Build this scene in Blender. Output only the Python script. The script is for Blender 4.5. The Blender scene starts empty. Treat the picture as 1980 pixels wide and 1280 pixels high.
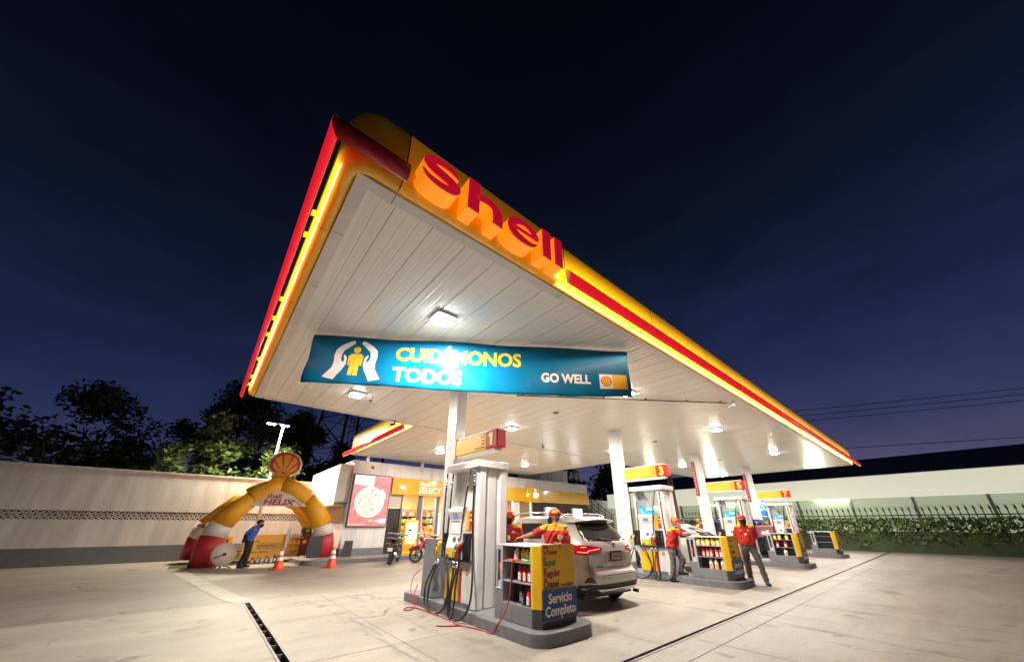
import bpy, bmesh, math, random
from mathutils import Vector, Matrix
R_ = math.radians
rnd = random.Random(7)
scene = bpy.context.scene
COL = scene.collection

# ------------------------------------------------------------------ camera
yaw, pitch, roll = 0.706493, 0.396987, 0.001145
fw = Vector((math.sin(yaw)*math.cos(pitch), math.cos(yaw)*math.cos(pitch), math.sin(pitch)))
rt = Vector((math.cos(yaw), -math.sin(yaw), 0))
up = rt.cross(fw)
rt, up = rt*math.cos(roll)+up*math.sin(roll), -rt*math.sin(roll)+up*math.cos(roll)
cd = bpy.data.cameras.new('camera')
cam = bpy.data.objects.new('camera', cd); COL.objects.link(cam)
cam.matrix_world = Matrix(((rt.x, up.x, -fw.x, 0), (rt.y, up.y, -fw.y, 0), (rt.z, up.z, -fw.z, 1.36), (0, 0, 0, 1)))
cd.sensor_width = 36; cd.lens = 12.1377; cd.shift_x = -0.003346; cd.shift_y = 0.047984
cd.clip_start = 0.05; cd.clip_end = 2000
scene.camera = cam

# ------------------------------------------------------------------ night sky
w = bpy.data.worlds.new('World'); scene.world = w; w.use_nodes = True
nt = w.node_tree; nt.nodes.clear()
wo = nt.nodes.new('ShaderNodeOutputWorld'); bg = nt.nodes.new('ShaderNodeBackground')
tc = nt.nodes.new('ShaderNodeTexCoord'); sx = nt.nodes.new('ShaderNodeSeparateXYZ')
rp = nt.nodes.new('ShaderNodeValToRGB')
nt.links.new(tc.outputs['Generated'], sx.inputs[0]); 
# dusk is a little brighter and more violet towards +X, where the sun went down
mx = nt.nodes.new('ShaderNodeMath'); mx.operation = 'MULTIPLY_ADD'; mx.inputs[1].default_value = -0.10
nt.links.new(sx.outputs['X'], mx.inputs[0]); nt.links.new(sx.outputs['Z'], mx.inputs[2])
nt.links.new(mx.outputs[0], rp.inputs[0])
cr = rp.color_ramp
stops = [(0.0, (0.052, 0.046, 0.092)), (0.10, (0.023, 0.026, 0.064)), (0.24, (0.0098, 0.0145, 0.044)), (0.38, (0.0055, 0.0092, 0.0290)), (0.55, (0.0028, 0.0044, 0.0130)), (0.72, (0.0016, 0.0023, 0.0060)), (0.92, (0.0009, 0.0012, 0.0028))]
cr.elements[0].position, cr.elements[1].position = stops[0][0], stops[-1][0]
cr.elements[0].color, cr.elements[1].color = (*stops[0][1], 1), (*stops[-1][1], 1)
for p, c in stops[1:-1]:
    e = cr.elements.new(p); e.color = (*c, 1)
# thin uneven veil of cloud
mpw = nt.nodes.new('ShaderNodeMapping'); mpw.inputs['Scale'].default_value = (1.6, 1.6, 4.5); nt.links.new(tc.outputs['Generated'], mpw.inputs[0])
nzw = nt.nodes.new('ShaderNodeTexNoise'); nzw.inputs['Scale'].default_value = 2.3; nzw.inputs['Detail'].default_value = 7; nzw.inputs['Roughness'].default_value = 0.6; nt.links.new(mpw.outputs[0], nzw.inputs['Vector'])
mrw = nt.nodes.new('ShaderNodeMapRange'); mrw.inputs['From Min'].default_value = 0.35; mrw.inputs['From Max'].default_value = 0.75; mrw.inputs['To Min'].default_value = 0.90; mrw.inputs['To Max'].default_value = 1.28; nt.links.new(nzw.outputs['Fac'], mrw.inputs['Value'])
mmw = nt.nodes.new('ShaderNodeMixRGB'); mmw.blend_type = 'MULTIPLY'; mmw.inputs[0].default_value = 1.0; nt.links.new(rp.outputs[0], mmw.inputs[1]); nt.links.new(mrw.outputs[0], mmw.inputs[2])
nt.links.new(mmw.outputs[0], bg.inputs[0]); bg.inputs[1].default_value = 1.0
nt.links.new(bg.outputs[0], wo.inputs[0])

vs = scene.view_settings
scene.display_settings.display_device = 'sRGB'
vs.view_transform = 'Standard'; vs.look = 'None'; vs.exposure = 0.68; vs.gamma = 1.0; vs.use_curve_mapping = False
scene.cycles.max_bounces = 8; scene.cycles.diffuse_bounces = 5; scene.cycles.glossy_bounces = 4
scene.cycles.transmission_bounces = 6; scene.cycles.transparent_max_bounces = 8
scene.cycles.sample_clamp_indirect = 4.0
try: scene.cycles.use_light_tree = True
except Exception: pass

LIGHT_W = 178.0     # canopy lamps

# ------------------------------------------------------------------ helpers
_mats = {}
def mat(name, col, rough=0.5, metal=0.0, emit=0.0, ecol=None, noise=0.0, nscale=6.0, bump=0.0, bscale=40.0, spec=0.5, coat=0.0, trans=0.0, alpha=1.0, nmap=None):
    if name in _mats: return _mats[name]
    m = bpy.data.materials.new(name); m.use_nodes = True; _mats[name] = m
    n = m.node_tree.nodes; l = m.node_tree.links; b = n['Principled BSDF']
    b.inputs['Base Color'].default_value = (*col, 1); b.inputs['Roughness'].default_value = rough
    b.inputs['Metallic'].default_value = metal; b.inputs['Specular IOR Level'].default_value = spec
    b.inputs['Coat Weight'].default_value = coat; b.inputs['Coat Roughness'].default_value = 0.06
    b.inputs['Transmission Weight'].default_value = trans; b.inputs['Alpha'].default_value = alpha
    if emit:
        b.inputs['Emission Color'].default_value = (*(ecol or col), 1); b.inputs['Emission Strength'].default_value = emit
    if noise or bump:
        t = n.new('ShaderNodeTexCoord')
    if noise:
        a = n.new('ShaderNodeTexNoise'); a.inputs['Scale'].default_value = nscale; a.inputs['Detail'].default_value = 5
        a.inputs['Roughness'].default_value = 0.62
        if nmap:
            mq = n.new('ShaderNodeMapping'); mq.inputs['Scale'].default_value = nmap; l.new(t.outputs['Object'], mq.inputs[0]); l.new(mq.outputs[0], a.inputs['Vector'])
        else: l.new(t.outputs['Object'], a.inputs['Vector'])
        rmp = n.new('ShaderNodeValToRGB'); rmp.color_ramp.elements[0].position = 0.3; rmp.color_ramp.elements[1].position = 0.7
        lo, hi = [max(0, c*(1-noise)) for c in col], [min(1, c*(1+noise*0.6)) for c in col]
        rmp.color_ramp.elements[0].color = (*lo, 1); rmp.color_ramp.elements[1].color = (*hi, 1)
        l.new(a.outputs['Fac'], rmp.inputs[0]); l.new(rmp.outputs[0], b.inputs['Base Color'])
        mr = n.new('ShaderNodeMapRange'); mr.inputs['To Min'].default_value = max(0.02, rough*0.8); mr.inputs['To Max'].default_value = min(1, rough*1.25)
        l.new(a.outputs['Fac'], mr.inputs['Value']); l.new(mr.outputs[0], b.inputs['Roughness'])
    if bump:
        a2 = n.new('ShaderNodeTexNoise'); a2.inputs['Scale'].default_value = bscale; a2.inputs['Detail'].default_value = 4
        l.new(t.outputs['Object'], a2.inputs['Vector'])
        bp = n.new('ShaderNodeBump'); bp.inputs['Strength'].default_value = bump; bp.inputs['Distance'].default_value = 0.02
        l.new(a2.outputs['Fac'], bp.inputs['Height']); l.new(bp.outputs[0], b.inputs['Normal'])
    return m

class MB:
    """collects shapes and links them as one mesh object"""
    def __init__(s): s.v = []; s.f = []; s.m = []; s.sm = []
    def add(s, vs, fs, mi=0, smooth=False, M=None):
        o = len(s.v)
        for p in vs:
            p = Vector(p)
            s.v.append(M @ p if M is not None else p)
        for f in fs: s.f.append([i+o for i in f]); s.m.append(mi); s.sm.append(smooth)
        return s
    def box(s, a, b, mi=0, M=None):
        x0, y0, z0 = a; x1, y1, z1 = b
        vs = [(x0,y0,z0),(x1,y0,z0),(x1,y1,z0),(x0,y1,z0),(x0,y0,z1),(x1,y0,z1),(x1,y1,z1),(x0,y1,z1)]
        return s.add(vs, [(0,3,2,1),(4,5,6,7),(0,1,5,4),(1,2,6,5),(2,3,7,6),(3,0,4,7)], mi, False, M)
    def quad(s, a, b, c, d, mi=0): return s.add([a,b,c,d], [(0,1,2,3)], mi)
    def prism(s, poly, h0, h1, M=None, mi=0, smooth=False, caps=True):
        n = len(poly)
        vs = [(x,y,h0) for x,y in poly]+[(x,y,h1) for x,y in poly]
        fs = [(i,(i+1)%n,n+(i+1)%n,n+i) for i in range(n)]
        o = len(s.f); s.add(vs, fs, mi, smooth, M)
        if caps: s.add(vs, [tuple(range(n-1,-1,-1)), tuple(range(n,2*n))], mi, False, M)
        return s
    def tube(s, path, r, n=8, mi=0, caps=True, smooth=True, M=None, sx=1.0):
        path = [Vector(p) for p in path]; k = len(path)
        rs = r if isinstance(r, (list, tuple)) else [r]*k
        vs = []; prev = None
        for i, p in enumerate(path):
            d = (path[min(i+1,k-1)]-path[max(i-1,0)]).normalized()
            if prev is None:
                a = Vector((0,0,1)) if abs(d.z) < 0.95 else Vector((1,0,0))
                u = d.cross(a).normalized()
            else:
                u = (prev - d*prev.dot(d))
                u = u.normalized() if u.length > 1e-6 else d.orthogonal().normalized()
            prev = u; v = d.cross(u)
            for j in range(n):
                t = 2*math.pi*j/n
                vs.append(p+u*(rs[i]*math.cos(t)*sx)+v*(rs[i]*math.sin(t)))
        fs = [(i*n+j, i*n+(j+1)%n, (i+1)*n+(j+1)%n, (i+1)*n+j) for i in range(k-1) for j in range(n)]
        s.add(vs, fs, mi, smooth, M)
        if caps: s.add(vs, [tuple(range(n-1,-1,-1)), tuple((k-1)*n+j for j in range(n))], mi, False, M)
        return s
    def lathe(s, prof, n=16, M=None, mi=0, smooth=True, caps=True):
        k = len(prof); vs = []
        for r, z in prof:
            for j in range(n):
                t = 2*math.pi*j/n; vs.append((r*math.cos(t), r*math.sin(t), z))
        fs = [(i*n+j, i*n+(j+1)%n, (i+1)*n+(j+1)%n, (i+1)*n+j) for i in range(k-1) for j in range(n)]
        s.add(vs, fs, mi, smooth, M)
        if caps: s.add(vs, [tuple(range(n-1,-1,-1)), tuple((k-1)*n+j for j in range(n))], mi, False, M)
        return s
    def ball(s, c, r, n=12, mi=0, M=None):
        rx, ry, rz = r if isinstance(r, (list, tuple)) else (r, r, r)
        k = max(4, n//2); vs = [(c[0],c[1],c[2]-rz)]
        for i in range(1, k):
            ph = -math.pi/2+math.pi*i/k
            for j in range(n):
                t = 2*math.pi*j/n
                vs.append((c[0]+rx*math.cos(ph)*math.cos(t), c[1]+ry*math.cos(ph)*math.sin(t), c[2]+rz*math.sin(ph)))
        vs.append((c[0],c[1],c[2]+rz)); L = len(vs)-1
        fs = [(0, 1+(j+1)%n, 1+j) for j in range(n)]
        fs += [(1+i*n+j, 1+i*n+(j+1)%n, 1+(i+1)*n+(j+1)%n, 1+(i+1)*n+j) for i in range(k-2) for j in range(n)]
        fs += [(L, 1+(k-2)*n+j, 1+(k-2)*n+(j+1)%n) for j in range(n)]
        return s.add(vs, fs, mi, True, M)
    def torus(s, c, R, r, n=28, k=8, axis='X', mi=0, M=None, sq=1.0):
        vs = []
        for i in range(n):
            a = 2*math.pi*i/n
            for j in range(k):
                b = 2*math.pi*j/k; q = R+r*math.cos(b); h = r*math.sin(b)*sq
                p = {'X': (h, q*math.cos(a), q*math.sin(a)), 'Y': (q*math.cos(a), h, q*math.sin(a)), 'Z': (q*math.cos(a), q*math.sin(a), h)}[axis]
                vs.append((c[0]+p[0], c[1]+p[1], c[2]+p[2]))
        fs = [(i*k+j, ((i+1)%n)*k+j, ((i+1)%n)*k+(j+1)%k, i*k+(j+1)%k) for i in range(n) for j in range(k)]
        return s.add(vs, fs, mi, True, M)
    def build(s, name, mats, parent=None, bevel=0.0, seg=2, loc=None, fix=True, shade=None):
        me = bpy.data.meshes.new(name); me.from_pydata([tuple(v) for v in s.v], [], s.f)
        ms = mats if isinstance(mats, (list, tuple)) else [mats]
        for q in ms: me.materials.append(q)
        me.polygons.foreach_set('material_index', s.m); me.polygons.foreach_set('use_smooth', s.sm)
        if fix:
            bm = bmesh.new(); bm.from_mesh(me); bmesh.ops.remove_doubles(bm, verts=bm.verts, dist=1e-5)
            bmesh.ops.recalc_face_normals(bm, faces=bm.faces); bm.to_mesh(me); bm.free()
        me.update()
        o = bpy.data.objects.new(name, me); COL.objects.link(o)
        if parent is not None: o.parent = parent
        if loc is not None: o.location = loc
        if bevel:
            md = o.modifiers.new('bevel', 'BEVEL'); md.width = bevel; md.segments = seg; md.limit_method = 'ANGLE'; md.angle_limit = R_(40); md.harden_normals = False
        return o

def tag(o, label, cat, group=None, kind=None):
    o['label'] = label; o['category'] = cat
    if group: o['group'] = group
    if kind: o['kind'] = kind
    return o
def struct(o): o['kind'] = 'structure'; return o
def thing(name, label, cat, loc=(0,0,0), rz=0.0, group=None):
    o = bpy.data.objects.new(name, None); COL.objects.link(o); o.empty_display_size = 0.1
    o.location = loc; o.rotation_euler = (0, 0, rz)
    return tag(o, label, cat, group)
def copy_tree(o, parent=None):
    c = o.copy(); COL.objects.link(c); c.parent = parent
    for ch in list(o.children): copy_tree(ch, c)
    return c
def dup(o, label, loc, rz=None):
    c = copy_tree(o); c.location = loc
    if rz is not None: c.rotation_euler = (0, 0, rz)
    c['label'] = label
    return c
def frame(o, x, y, z):
    """matrix with local axes x, y, z (vectors) at origin o"""
    x, y, z = Vector(x), Vector(y), Vector(z)
    return Matrix(((x.x,y.x,z.x,o[0]),(x.y,y.y,z.y,o[1]),(x.z,y.z,z.z,o[2]),(0,0,0,1)))
def face_my(o): return frame(o, (1,0,0), (0,0,1), (0,-1,0))     # drawing plane looking out towards -Y
def face_mx(o): return frame(o, (0,-1,0), (0,0,1), (-1,0,0))    # drawing plane looking out towards -X
def text_mb(mb, s, size, M, bold=0.0, ext=0.002, mi=0, align='LEFT', wide=1.0, shear=0.0, space=1.0):
    cu = bpy.data.curves.new('lettering', 'FONT'); cu.body = s; cu.size = size; cu.extrude = ext; cu.offset = bold*size
    cu.align_x = align; cu.resolution_u = 3; cu.shear = shear; cu.space_character = space
    ob = bpy.data.objects.new('lettering', cu); COL.objects.link(ob)
    dg = bpy.context.evaluated_depsgraph_get()
    me = bpy.data.meshes.new_from_object(ob.evaluated_get(dg))
    W = Matrix.Diagonal((wide, 1, 1, 1))
    mb.add([W @ v.co for v in me.vertices], [tuple(p.vertices) for p in me.polygons], mi, False, M)
    bpy.data.objects.remove(ob); bpy.data.curves.remove(cu); bpy.data.meshes.remove(me)
    return mb
def pecten_outline(R, n=30):
    """scallop shell outline, centred, about 2R wide"""
    pts = []
    for i in range(n+1):
        a = R_(-28) + R_(236)*i/n
        k = 1 + 0.025*abs(math.sin(a*7))
        pts.append((R*1.0*math.cos(a)*k, R*0.93*math.sin(a)*k+R*0.10))
    pts += [(-R*0.52, -R*0.62), (-R*0.50, -R*0.90), (-R*0.12, -R*0.90), (0, -R*0.96), (R*0.12, -R*0.90), (R*0.50, -R*0.90), (R*0.52, -R*0.62)]
    return pts
def pecten(mb, R, M, d=0.004, mi=(0,1), back=None):
    """red shell with yellow flutes; mi = (red, yellow), back = white margin"""
    if back is not None: mb.prism([(x*1.13, y*1.13) for x, y in pecten_outline(R)], 0, d, M, back); M = M @ Matrix.Translation((0,0,d))
    mb.prism(pecten_outline(R), 0, d, M, mi[0])
    M2 = M @ Matrix.Translation((0,0,d*0.6))
    c = (0, -R*0.62); k = 7
    for i in range(k):
        a0 = R_(-6)+R_(192)*(i+0.12)/k; a1 = R_(-6)+R_(192)*(i+0.88)/k
        p = [(c[0]+0.16*R*math.cos(a0), c[1]+0.16*R*math.sin(a0))]
        for j in range(6):
            a = a0+(a1-a0)*j/5
            # radius to the outer rim, measured from the hinge
            tx, ty = math.cos(a), math.sin(a); lo, hi = 0, 2.2*R
            for _ in range(18):
                md = (lo+hi)/2; x, y = c[0]+md*tx, c[1]+md*ty
                if (x/(0.84*R))**2+((y-0.10*R)/(0.78*R))**2 < 1 and y > -0.62*R: lo = md
                else: hi = md
            p.append((c[0]+lo*tx, c[1]+lo*ty))
        p.append((c[0]+0.16*R*math.cos(a1), c[1]+0.16*R*math.sin(a1)))
        mb.prism(p, 0, d, M2, mi[1])
    mb.prism([(-R*0.40,-R*0.80),(R*0.40,-R*0.80),(R*0.42,-R*0.60),(-R*0.42,-R*0.60)], 0, d, M2, mi[1])
    return mb
def arc(cx, cy, r, a0, a1, n):
    return [(cx+r*math.cos(R_(a0+(a1-a0)*i/n)), cy+r*math.sin(R_(a0+(a1-a0)*i/n))) for i in range(n+1)]
def area_light(name, loc, size, power, direction, col=(1,1,1), sy=None, parent=None, spread=180):
    L = bpy.data.lights.new(name, 'AREA'); L.energy = power; L.color = col
    L.shape = 'RECTANGLE' if sy else 'SQUARE'; L.size = size
    if sy: L.size_y = sy
    L.spread = R_(spread)
    o = bpy.data.objects.new(name, L); COL.objects.link(o); o.location = loc
    o.rotation_euler = Vector(direction).to_track_quat('-Z', 'Y').to_euler()
    if parent is not None: o.parent = parent
    return o

# ------------------------------------------------------------------ materials
WHITE = mat('white_paint', (0.78,0.77,0.74), 0.38, noise=0.05, nscale=3)
PILLAR = mat('pillar_white', (0.80,0.79,0.77), 0.28, noise=0.04, nscale=2, coat=0.3)
TRIMW = mat('soffit_trim', (0.70,0.68,0.65), 0.4, noise=0.08, nscale=2)
YEL = mat('signal_yellow', (0.86,0.50,0.012), 0.35, noise=0.08, nscale=3)
YELD = mat('board_yellow', (0.90,0.50,0.012), 0.42, noise=0.10, nscale=5)
RED = mat('signal_red', (0.62,0.018,0.02), 0.35, noise=0.10, nscale=4)
DRED = mat('dark_red', (0.33,0.015,0.02), 0.4)
GREY = mat('dark_grey_panel', (0.19,0.195,0.21), 0.42, noise=0.10, nscale=5)
LGREY = mat('light_grey_metal', (0.46,0.47,0.49), 0.35, metal=0.3, noise=0.08, nscale=6)
DARK = mat('black_void', (0.012,0.012,0.013), 0.6)
BLACK = mat('black_rubber', (0.014,0.014,0.015), 0.42, noise=0.15, nscale=20)
CHROME = mat('chrome', (0.72,0.72,0.73), 0.14, metal=1.0)
ALU = mat('brushed_aluminium', (0.55,0.55,0.57), 0.32, metal=0.9)
KERBM = mat('kerb_grey', (0.17,0.17,0.18), 0.55, noise=0.22, nscale=7, bump=0.15, bscale=60)
BLUE = mat('sign_blue', (0.006,0.060,0.23), 0.4, noise=0.06)
CYAN = mat('sticker_cyan', (0.02,0.42,0.72), 0.4)
GREEN = mat('sign_green', (0.01,0.24,0.07), 0.4)
CREAM = mat('sign_cream', (0.85,0.78,0.60), 0.45)
INK = mat('sign_black', (0.02,0.017,0.012), 0.4)
MAROON = mat('sign_maroon', (0.26,0.02,0.03), 0.4)
GLASSD = mat('tinted_glass', (0.006,0.007,0.008), 0.06, spec=0.7)
# ------------------------------------------------------------------ ground
def ground_mat(name, col, stain, scale, joints=None):
    m = bpy.data.materials.new(name); m.use_nodes = True
    n = m.node_tree.nodes; l = m.node_tree.links; b = n['Principled BSDF']
    t = n.new('ShaderNodeTexCoord'); b.inputs['Roughness'].default_value = 0.55
    def noise(sc, det=6, vec=None, rough=0.6):
        a = n.new('ShaderNodeTexNoise'); a.inputs['Scale'].default_value = sc; a.inputs['Detail'].default_value = det; a.inputs['Roughness'].default_value = rough
        l.new(vec or t.outputs['Object'], a.inputs['Vector']); return a
    def ramp(src, p0, c0, p1, c1):
        r = n.new('ShaderNodeValToRGB'); r.color_ramp.elements[0].position = p0; r.color_ramp.elements[1].position = p1
        r.color_ramp.elements[0].color = (*c0,1); r.color_ramp.elements[1].color = (*c1,1); l.new(src, r.inputs[0]); return r
    def mix(mode, fac, a, c):
        x = n.new('ShaderNodeMixRGB'); x.blend_type = mode
        if isinstance(fac, float): x.inputs[0].default_value = fac
        else: l.new(fac, x.inputs[0])
        l.new(a, x.inputs[1]); l.new(c, x.inputs[2]); return x.outputs[0]
    big = ramp(noise(scale).outputs['Fac'], 0.3, [c*(1-stain) for c in col], 0.68, col)
    mp = n.new('ShaderNodeMapping'); mp.inputs['Scale'].default_value = (0.35, 1.6, 1); l.new(t.outputs['Object'], mp.inputs[0])
    streak = ramp(noise(1.3, 8, mp.outputs[0], 0.7).outputs['Fac'], 0.38, (0.74,0.71,0.68), 0.58, (1,1,1))
    c = mix('MULTIPLY', 0.55, big.outputs[0], streak.outputs[0])
    fine = ramp(noise(38, 3).outputs['Fac'], 0.25, (0.80,0.79,0.78), 0.7, (1.06,1.05,1.04))
    c = mix('MULTIPLY', 0.8, c, fine.outputs[0])
    spot = ramp(noise(3.1, 2, None, 0.4).outputs['Fac'], 0.26, (0.50,0.47,0.44), 0.33, (1,1,1))
    c = mix('MULTIPLY', 0.8, c, spot.outputs[0])
    # hairline cracks
    wn = noise(0.9, 4); vm = n.new('ShaderNodeVectorMath'); vm.operation = 'MULTIPLY_ADD'; vm.inputs[1].default_value = (1.6,1.6,0)
    l.new(wn.outputs['Color'], vm.inputs[0]); l.new(t.outputs['Object'], vm.inputs[2])
    vo = n.new('ShaderNodeTexVoronoi'); vo.feature = 'DISTANCE_TO_EDGE'; vo.inputs['Scale'].default_value = 0.33; l.new(vm.outputs[0], vo.inputs['Vector'])
    ck = ramp(vo.outputs['Distance'], 0.002, (0.45,0.42,0.40), 0.007, (1,1,1)); cm = ramp(noise(0.5,2).outputs['Fac'], 0.52, (0,0,0), 0.60, (1,1,1))
    c = mix('MULTIPLY', cm.outputs[0], c, ck.outputs[0])
    # oil drips and darker blotches with soft edges
    oil = ramp(noise(1.05, 3, None, 0.45).outputs['Fac'], 0.63, (1,1,1), 0.72, (0.62,0.59,0.56)); c = mix('MULTIPLY', 0.9, c, oil.outputs[0])
    dots = n.new('ShaderNodeTexVoronoi'); dots.inputs['Scale'].default_value = 2.2; l.new(t.outputs['Object'], dots.inputs['Vector'])
    dr = ramp(dots.outputs['Distance'], 0.045, (0.52,0.48,0.45), 0.075, (1,1,1)); c = mix('MULTIPLY', 0.7, c, dr.outputs[0])
    l.new(c, b.inputs['Base Color'])
    bp = n.new('ShaderNodeBump'); bp.inputs['Strength'].default_value = 0.25; bp.inputs['Distance'].default_value = 0.01
    l.new(noise(70, 4).outputs['Fac'], bp.inputs['Height']); l.new(bp.outputs[0], b.inputs['Normal'])
    rr = n.new('ShaderNodeMapRange'); rr.inputs['To Min'].default_value = 0.42; rr.inputs['To Max'].default_value = 0.75
    l.new(noise(1.1).outputs['Fac'], rr.inputs['Value']); l.new(rr.outputs[0], b.inputs['Roughness'])
    return m
ASPH = ground_mat('old_asphalt', (0.30,0.262,0.222), 0.24, 0.35)
CONC = ground_mat('forecourt_concrete', (0.365,0.328,0.275), 0.19, 0.45)
JOINT = mat('slab_joint', (0.16,0.14,0.12), 0.8)

DX0, DX1, DY0, DY1 = 1.06, 1.14, 2.68, 2.77      # slot lines of the two drains
g = MB()
def gq(x0, y0, x1, y1): g.quad((x0,y0,0), (x1,y0,0), (x1,y1,0), (x0,y1,0))
gq(-260,-120,320,-6); gq(-260,-6,DX0,9.10); gq(DX1,-6,320,DY0+0.02); gq(DX1,DY0+0.02,DX1+0.15,DY1-0.02); gq(30,DY0+0.02,320,DY1-0.02); gq(DX1,DY1-0.02,320,9.10); gq(-260,9.10,320,420)
struct(g.build('ground', ASPH))
g = MB()   # lighter concrete slab under the canopy, cut round the two drain slots
ZS = 0.004
def slab(x0, y0, x1, y1): g.quad((x0,y0,ZS), (x1,y0,ZS), (x1,y1,ZS), (x0,y1,ZS))
slab(-8, -10, 40, -6); slab(-8, -6, DX0, 9.25); slab(DX1, -6, 40, DY0+0.02); slab(DX1, DY0+0.02, DX1+0.15, DY1-0.02); slab(30, DY0+0.02, 40, DY1-0.02); slab(DX1, DY1-0.02, 40, 9.25)
slab(DX0, 9.10, DX1, 9.25)
struct(g.build('forecourt', CONC))
g = MB()
for y in (4.9, 7.05): g.quad((DX1+0.1,y,0.0065), (3.40,y,0.0065), (3.40,y+0.012,0.0065), (DX1+0.1,y+0.012,0.0065))
for y in (4.9, 7.05):
    for k in (0, 1, 2): g.quad((4.5+6.3*k,y,0.0065), (9.7+6.3*k,y,0.0065), (9.7+6.3*k,y+0.011,0.0065), (4.5+6.3*k,y+0.011,0.0065))
for x, y0, y1 in ((2.35,2.9,9.2),(5.3,-4,2.6),(7.1,2.9,9.2),(8.9,-4,2.6),(13.6,2.9,9.2),(2.9,-4,2.6)):
    g.quad((x,y0,0.0065), (x+0.011,y0,0.0065), (x+0.011,y1,0.0065), (x,y1,0.0065))
g.quad((1.2,2.28,0.0065), (30,2.28,0.0065), (30,2.292,0.0065), (1.2,2.292,0.0065))
struct(g.build('slab_joints', JOINT))
# tyre marks worn into the lanes
TY = bpy.data.materials.new('tyre_mark'); TY.use_nodes = True
n = TY.node_tree.nodes; l = TY.node_tree.links; b = n['Principled BSDF']; b.inputs['Base Color'].default_value = (0.10,0.088,0.075,1); b.inputs['Roughness'].default_value = 0.6
t = n.new('ShaderNodeTexCoord'); mp = n.new('ShaderNodeMapping'); mp.inputs['Scale'].default_value = (9,0.8,1); l.new(t.outputs['Object'], mp.inputs[0]); a = n.new('ShaderNodeTexNoise'); a.inputs['Scale'].default_value = 1.3; a.inputs['Detail'].default_value = 6; l.new(mp.outputs[0], a.inputs['Vector'])
r = n.new('ShaderNodeValToRGB'); r.color_ramp.elements[0].position = 0.45; r.color_ramp.elements[1].position = 0.75; r.color_ramp.elements[0].color = (0,0,0,1); r.color_ramp.elements[1].color = (0.20,0.20,0.20,1); l.new(a.outputs['Fac'], r.inputs[0]); l.new(r.outputs[0], b.inputs['Alpha'])
g = MB(); rr0 = random.Random(2)
for x0 in (2.0,2.9,5.0,6.6,7.4,8.9,11.6,13.2,15.0,17.8,19.6):
    for q in range(2):
        y = rr0.uniform(-3,3); L_ = rr0.uniform(4,7); w_ = rr0.uniform(0.14,0.22); sk = rr0.uniform(-0.5,0.5); xx = x0+rr0.uniform(-0.3,0.3)
        k_ = 8; vs = []
        for i in range(k_+1):
            f = i/k_; vs += [(xx+sk*f*f,y+L_*f,0.0085+0.0007*q),(xx+sk*f*f+w_*(1-0.5*abs(2*f-1)**4),y+L_*f,0.0085+0.0007*q)]
        g.add(vs, [(2*i,2*i+1,2*i+3,2*i+2) for i in range(k_)])
o = g.build('tyre_marks', TY); struct(o)
# pale strip curving away from the drain over the asphalt
STRIP = ground_mat('pale_concrete_strip', (0.42,0.38,0.31), 0.2, 1.2)
g = MB(); pa = [(1.20,9.25),(1.02,9.9),(0.86,10.9),(0.66,12.2),(0.40,14.0),(0.1,16.0)]
vs = []
for i, (x, y) in enumerate(pa): vs += [(x-0.30,y,0.005), (x+0.06,y,0.005)]
g.add(vs, [(2*i,2*i+1,2*i+3,2*i+2) for i in range(len(pa)-1)])
struct(g.build('concrete_strip', STRIP))
g = MB(); g.box((2.78,8.55,0.0), (3.15,8.78,0.008)); g.box((2.95,8.655,0.008),(2.98,8.675,0.012), 1)
tag(g.build('tank_cover', [mat('cover_metal',(0.34,0.31,0.28),0.5,noise=0.2), DARK]), 'small rectangular metal tank cover set flush in the concrete left of the first pump island', 'cover')

DBAR = mat('drain_bar',(0.09,0.085,0.07),0.6)
# drains: slots with steel rails and cross bars
def drain(name, label, a, b, along):
    t = thing(name, label, 'drain', (0,0,0))
    tr = MB(); rl = MB(); br = MB(); L = b[1]-a[1] if along == 'Y' else b[0]-a[0]
    if along == 'Y':
        x0, x1 = a[0], b[0]
        tr.box((x0,a[1],-0.16), (x1,b[1],-0.14)); tr.box((x0-0.02,a[1],-0.16), (x0-0.001,b[1],-0.002)); tr.box((x1+0.001,a[1],-0.16), (x1+0.02,b[1],-0.002))
        for x, s in ((x0,-1),(x1,1)):
            for k in range(5):
                y0 = a[1]+L*k/5; y1 = a[1]+L*(k+1)/5-0.02; j = rnd.uniform(-0.004,0.004)
                rl.box((min(x,x+s*0.026)+j,y0,-0.02), (max(x,x+s*0.026)+j,y1,0.011))
        y = a[1]+0.1
        while y < b[1]: br = MB(); br.box((x0,y,-0.05), (x1,y+0.022,-0.008)); br.build('cross_bar', DBAR, t); y += 0.42
    else:
        y0, y1 = a[1], b[1]
        tr.box((a[0],y0,-0.16), (b[0],y1,-0.14)); tr.box((a[0],y0-0.02,-0.16), (b[0],y0-0.001,-0.002)); tr.box((a[0],y1+0.001,-0.16), (b[0],y1+0.02,-0.002))
        for y, s in ((y0,-1),(y1,1)): rl.box((a[0],min(y,y+s*0.03),-0.02), (b[0],max(y,y+s*0.03),0.009))
        x = a[0]+0.3
        while x < b[0]: br = MB(); br.box((x,y0,-0.05), (x+0.02,y1,-0.006)); br.build('cross_bar', DBAR, t); x += 0.62
    tr.build('channel', DARK, t); rl.build('steel_edge', mat('drain_edge',(0.27,0.23,0.22),0.5,metal=0.3,noise=0.25,nscale=5), t)
drain('drain_channel', 'open drainage slot with pale steel edges running away on the left of the forecourt', (DX0,-6), (DX1,9.10), 'Y')
drain('drain_channel', 'thin dark drainage slot running along the front of the forecourt below the canopy edge', (DX1+0.15,DY0+0.02), (30,DY1-0.02), 'X')

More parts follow.
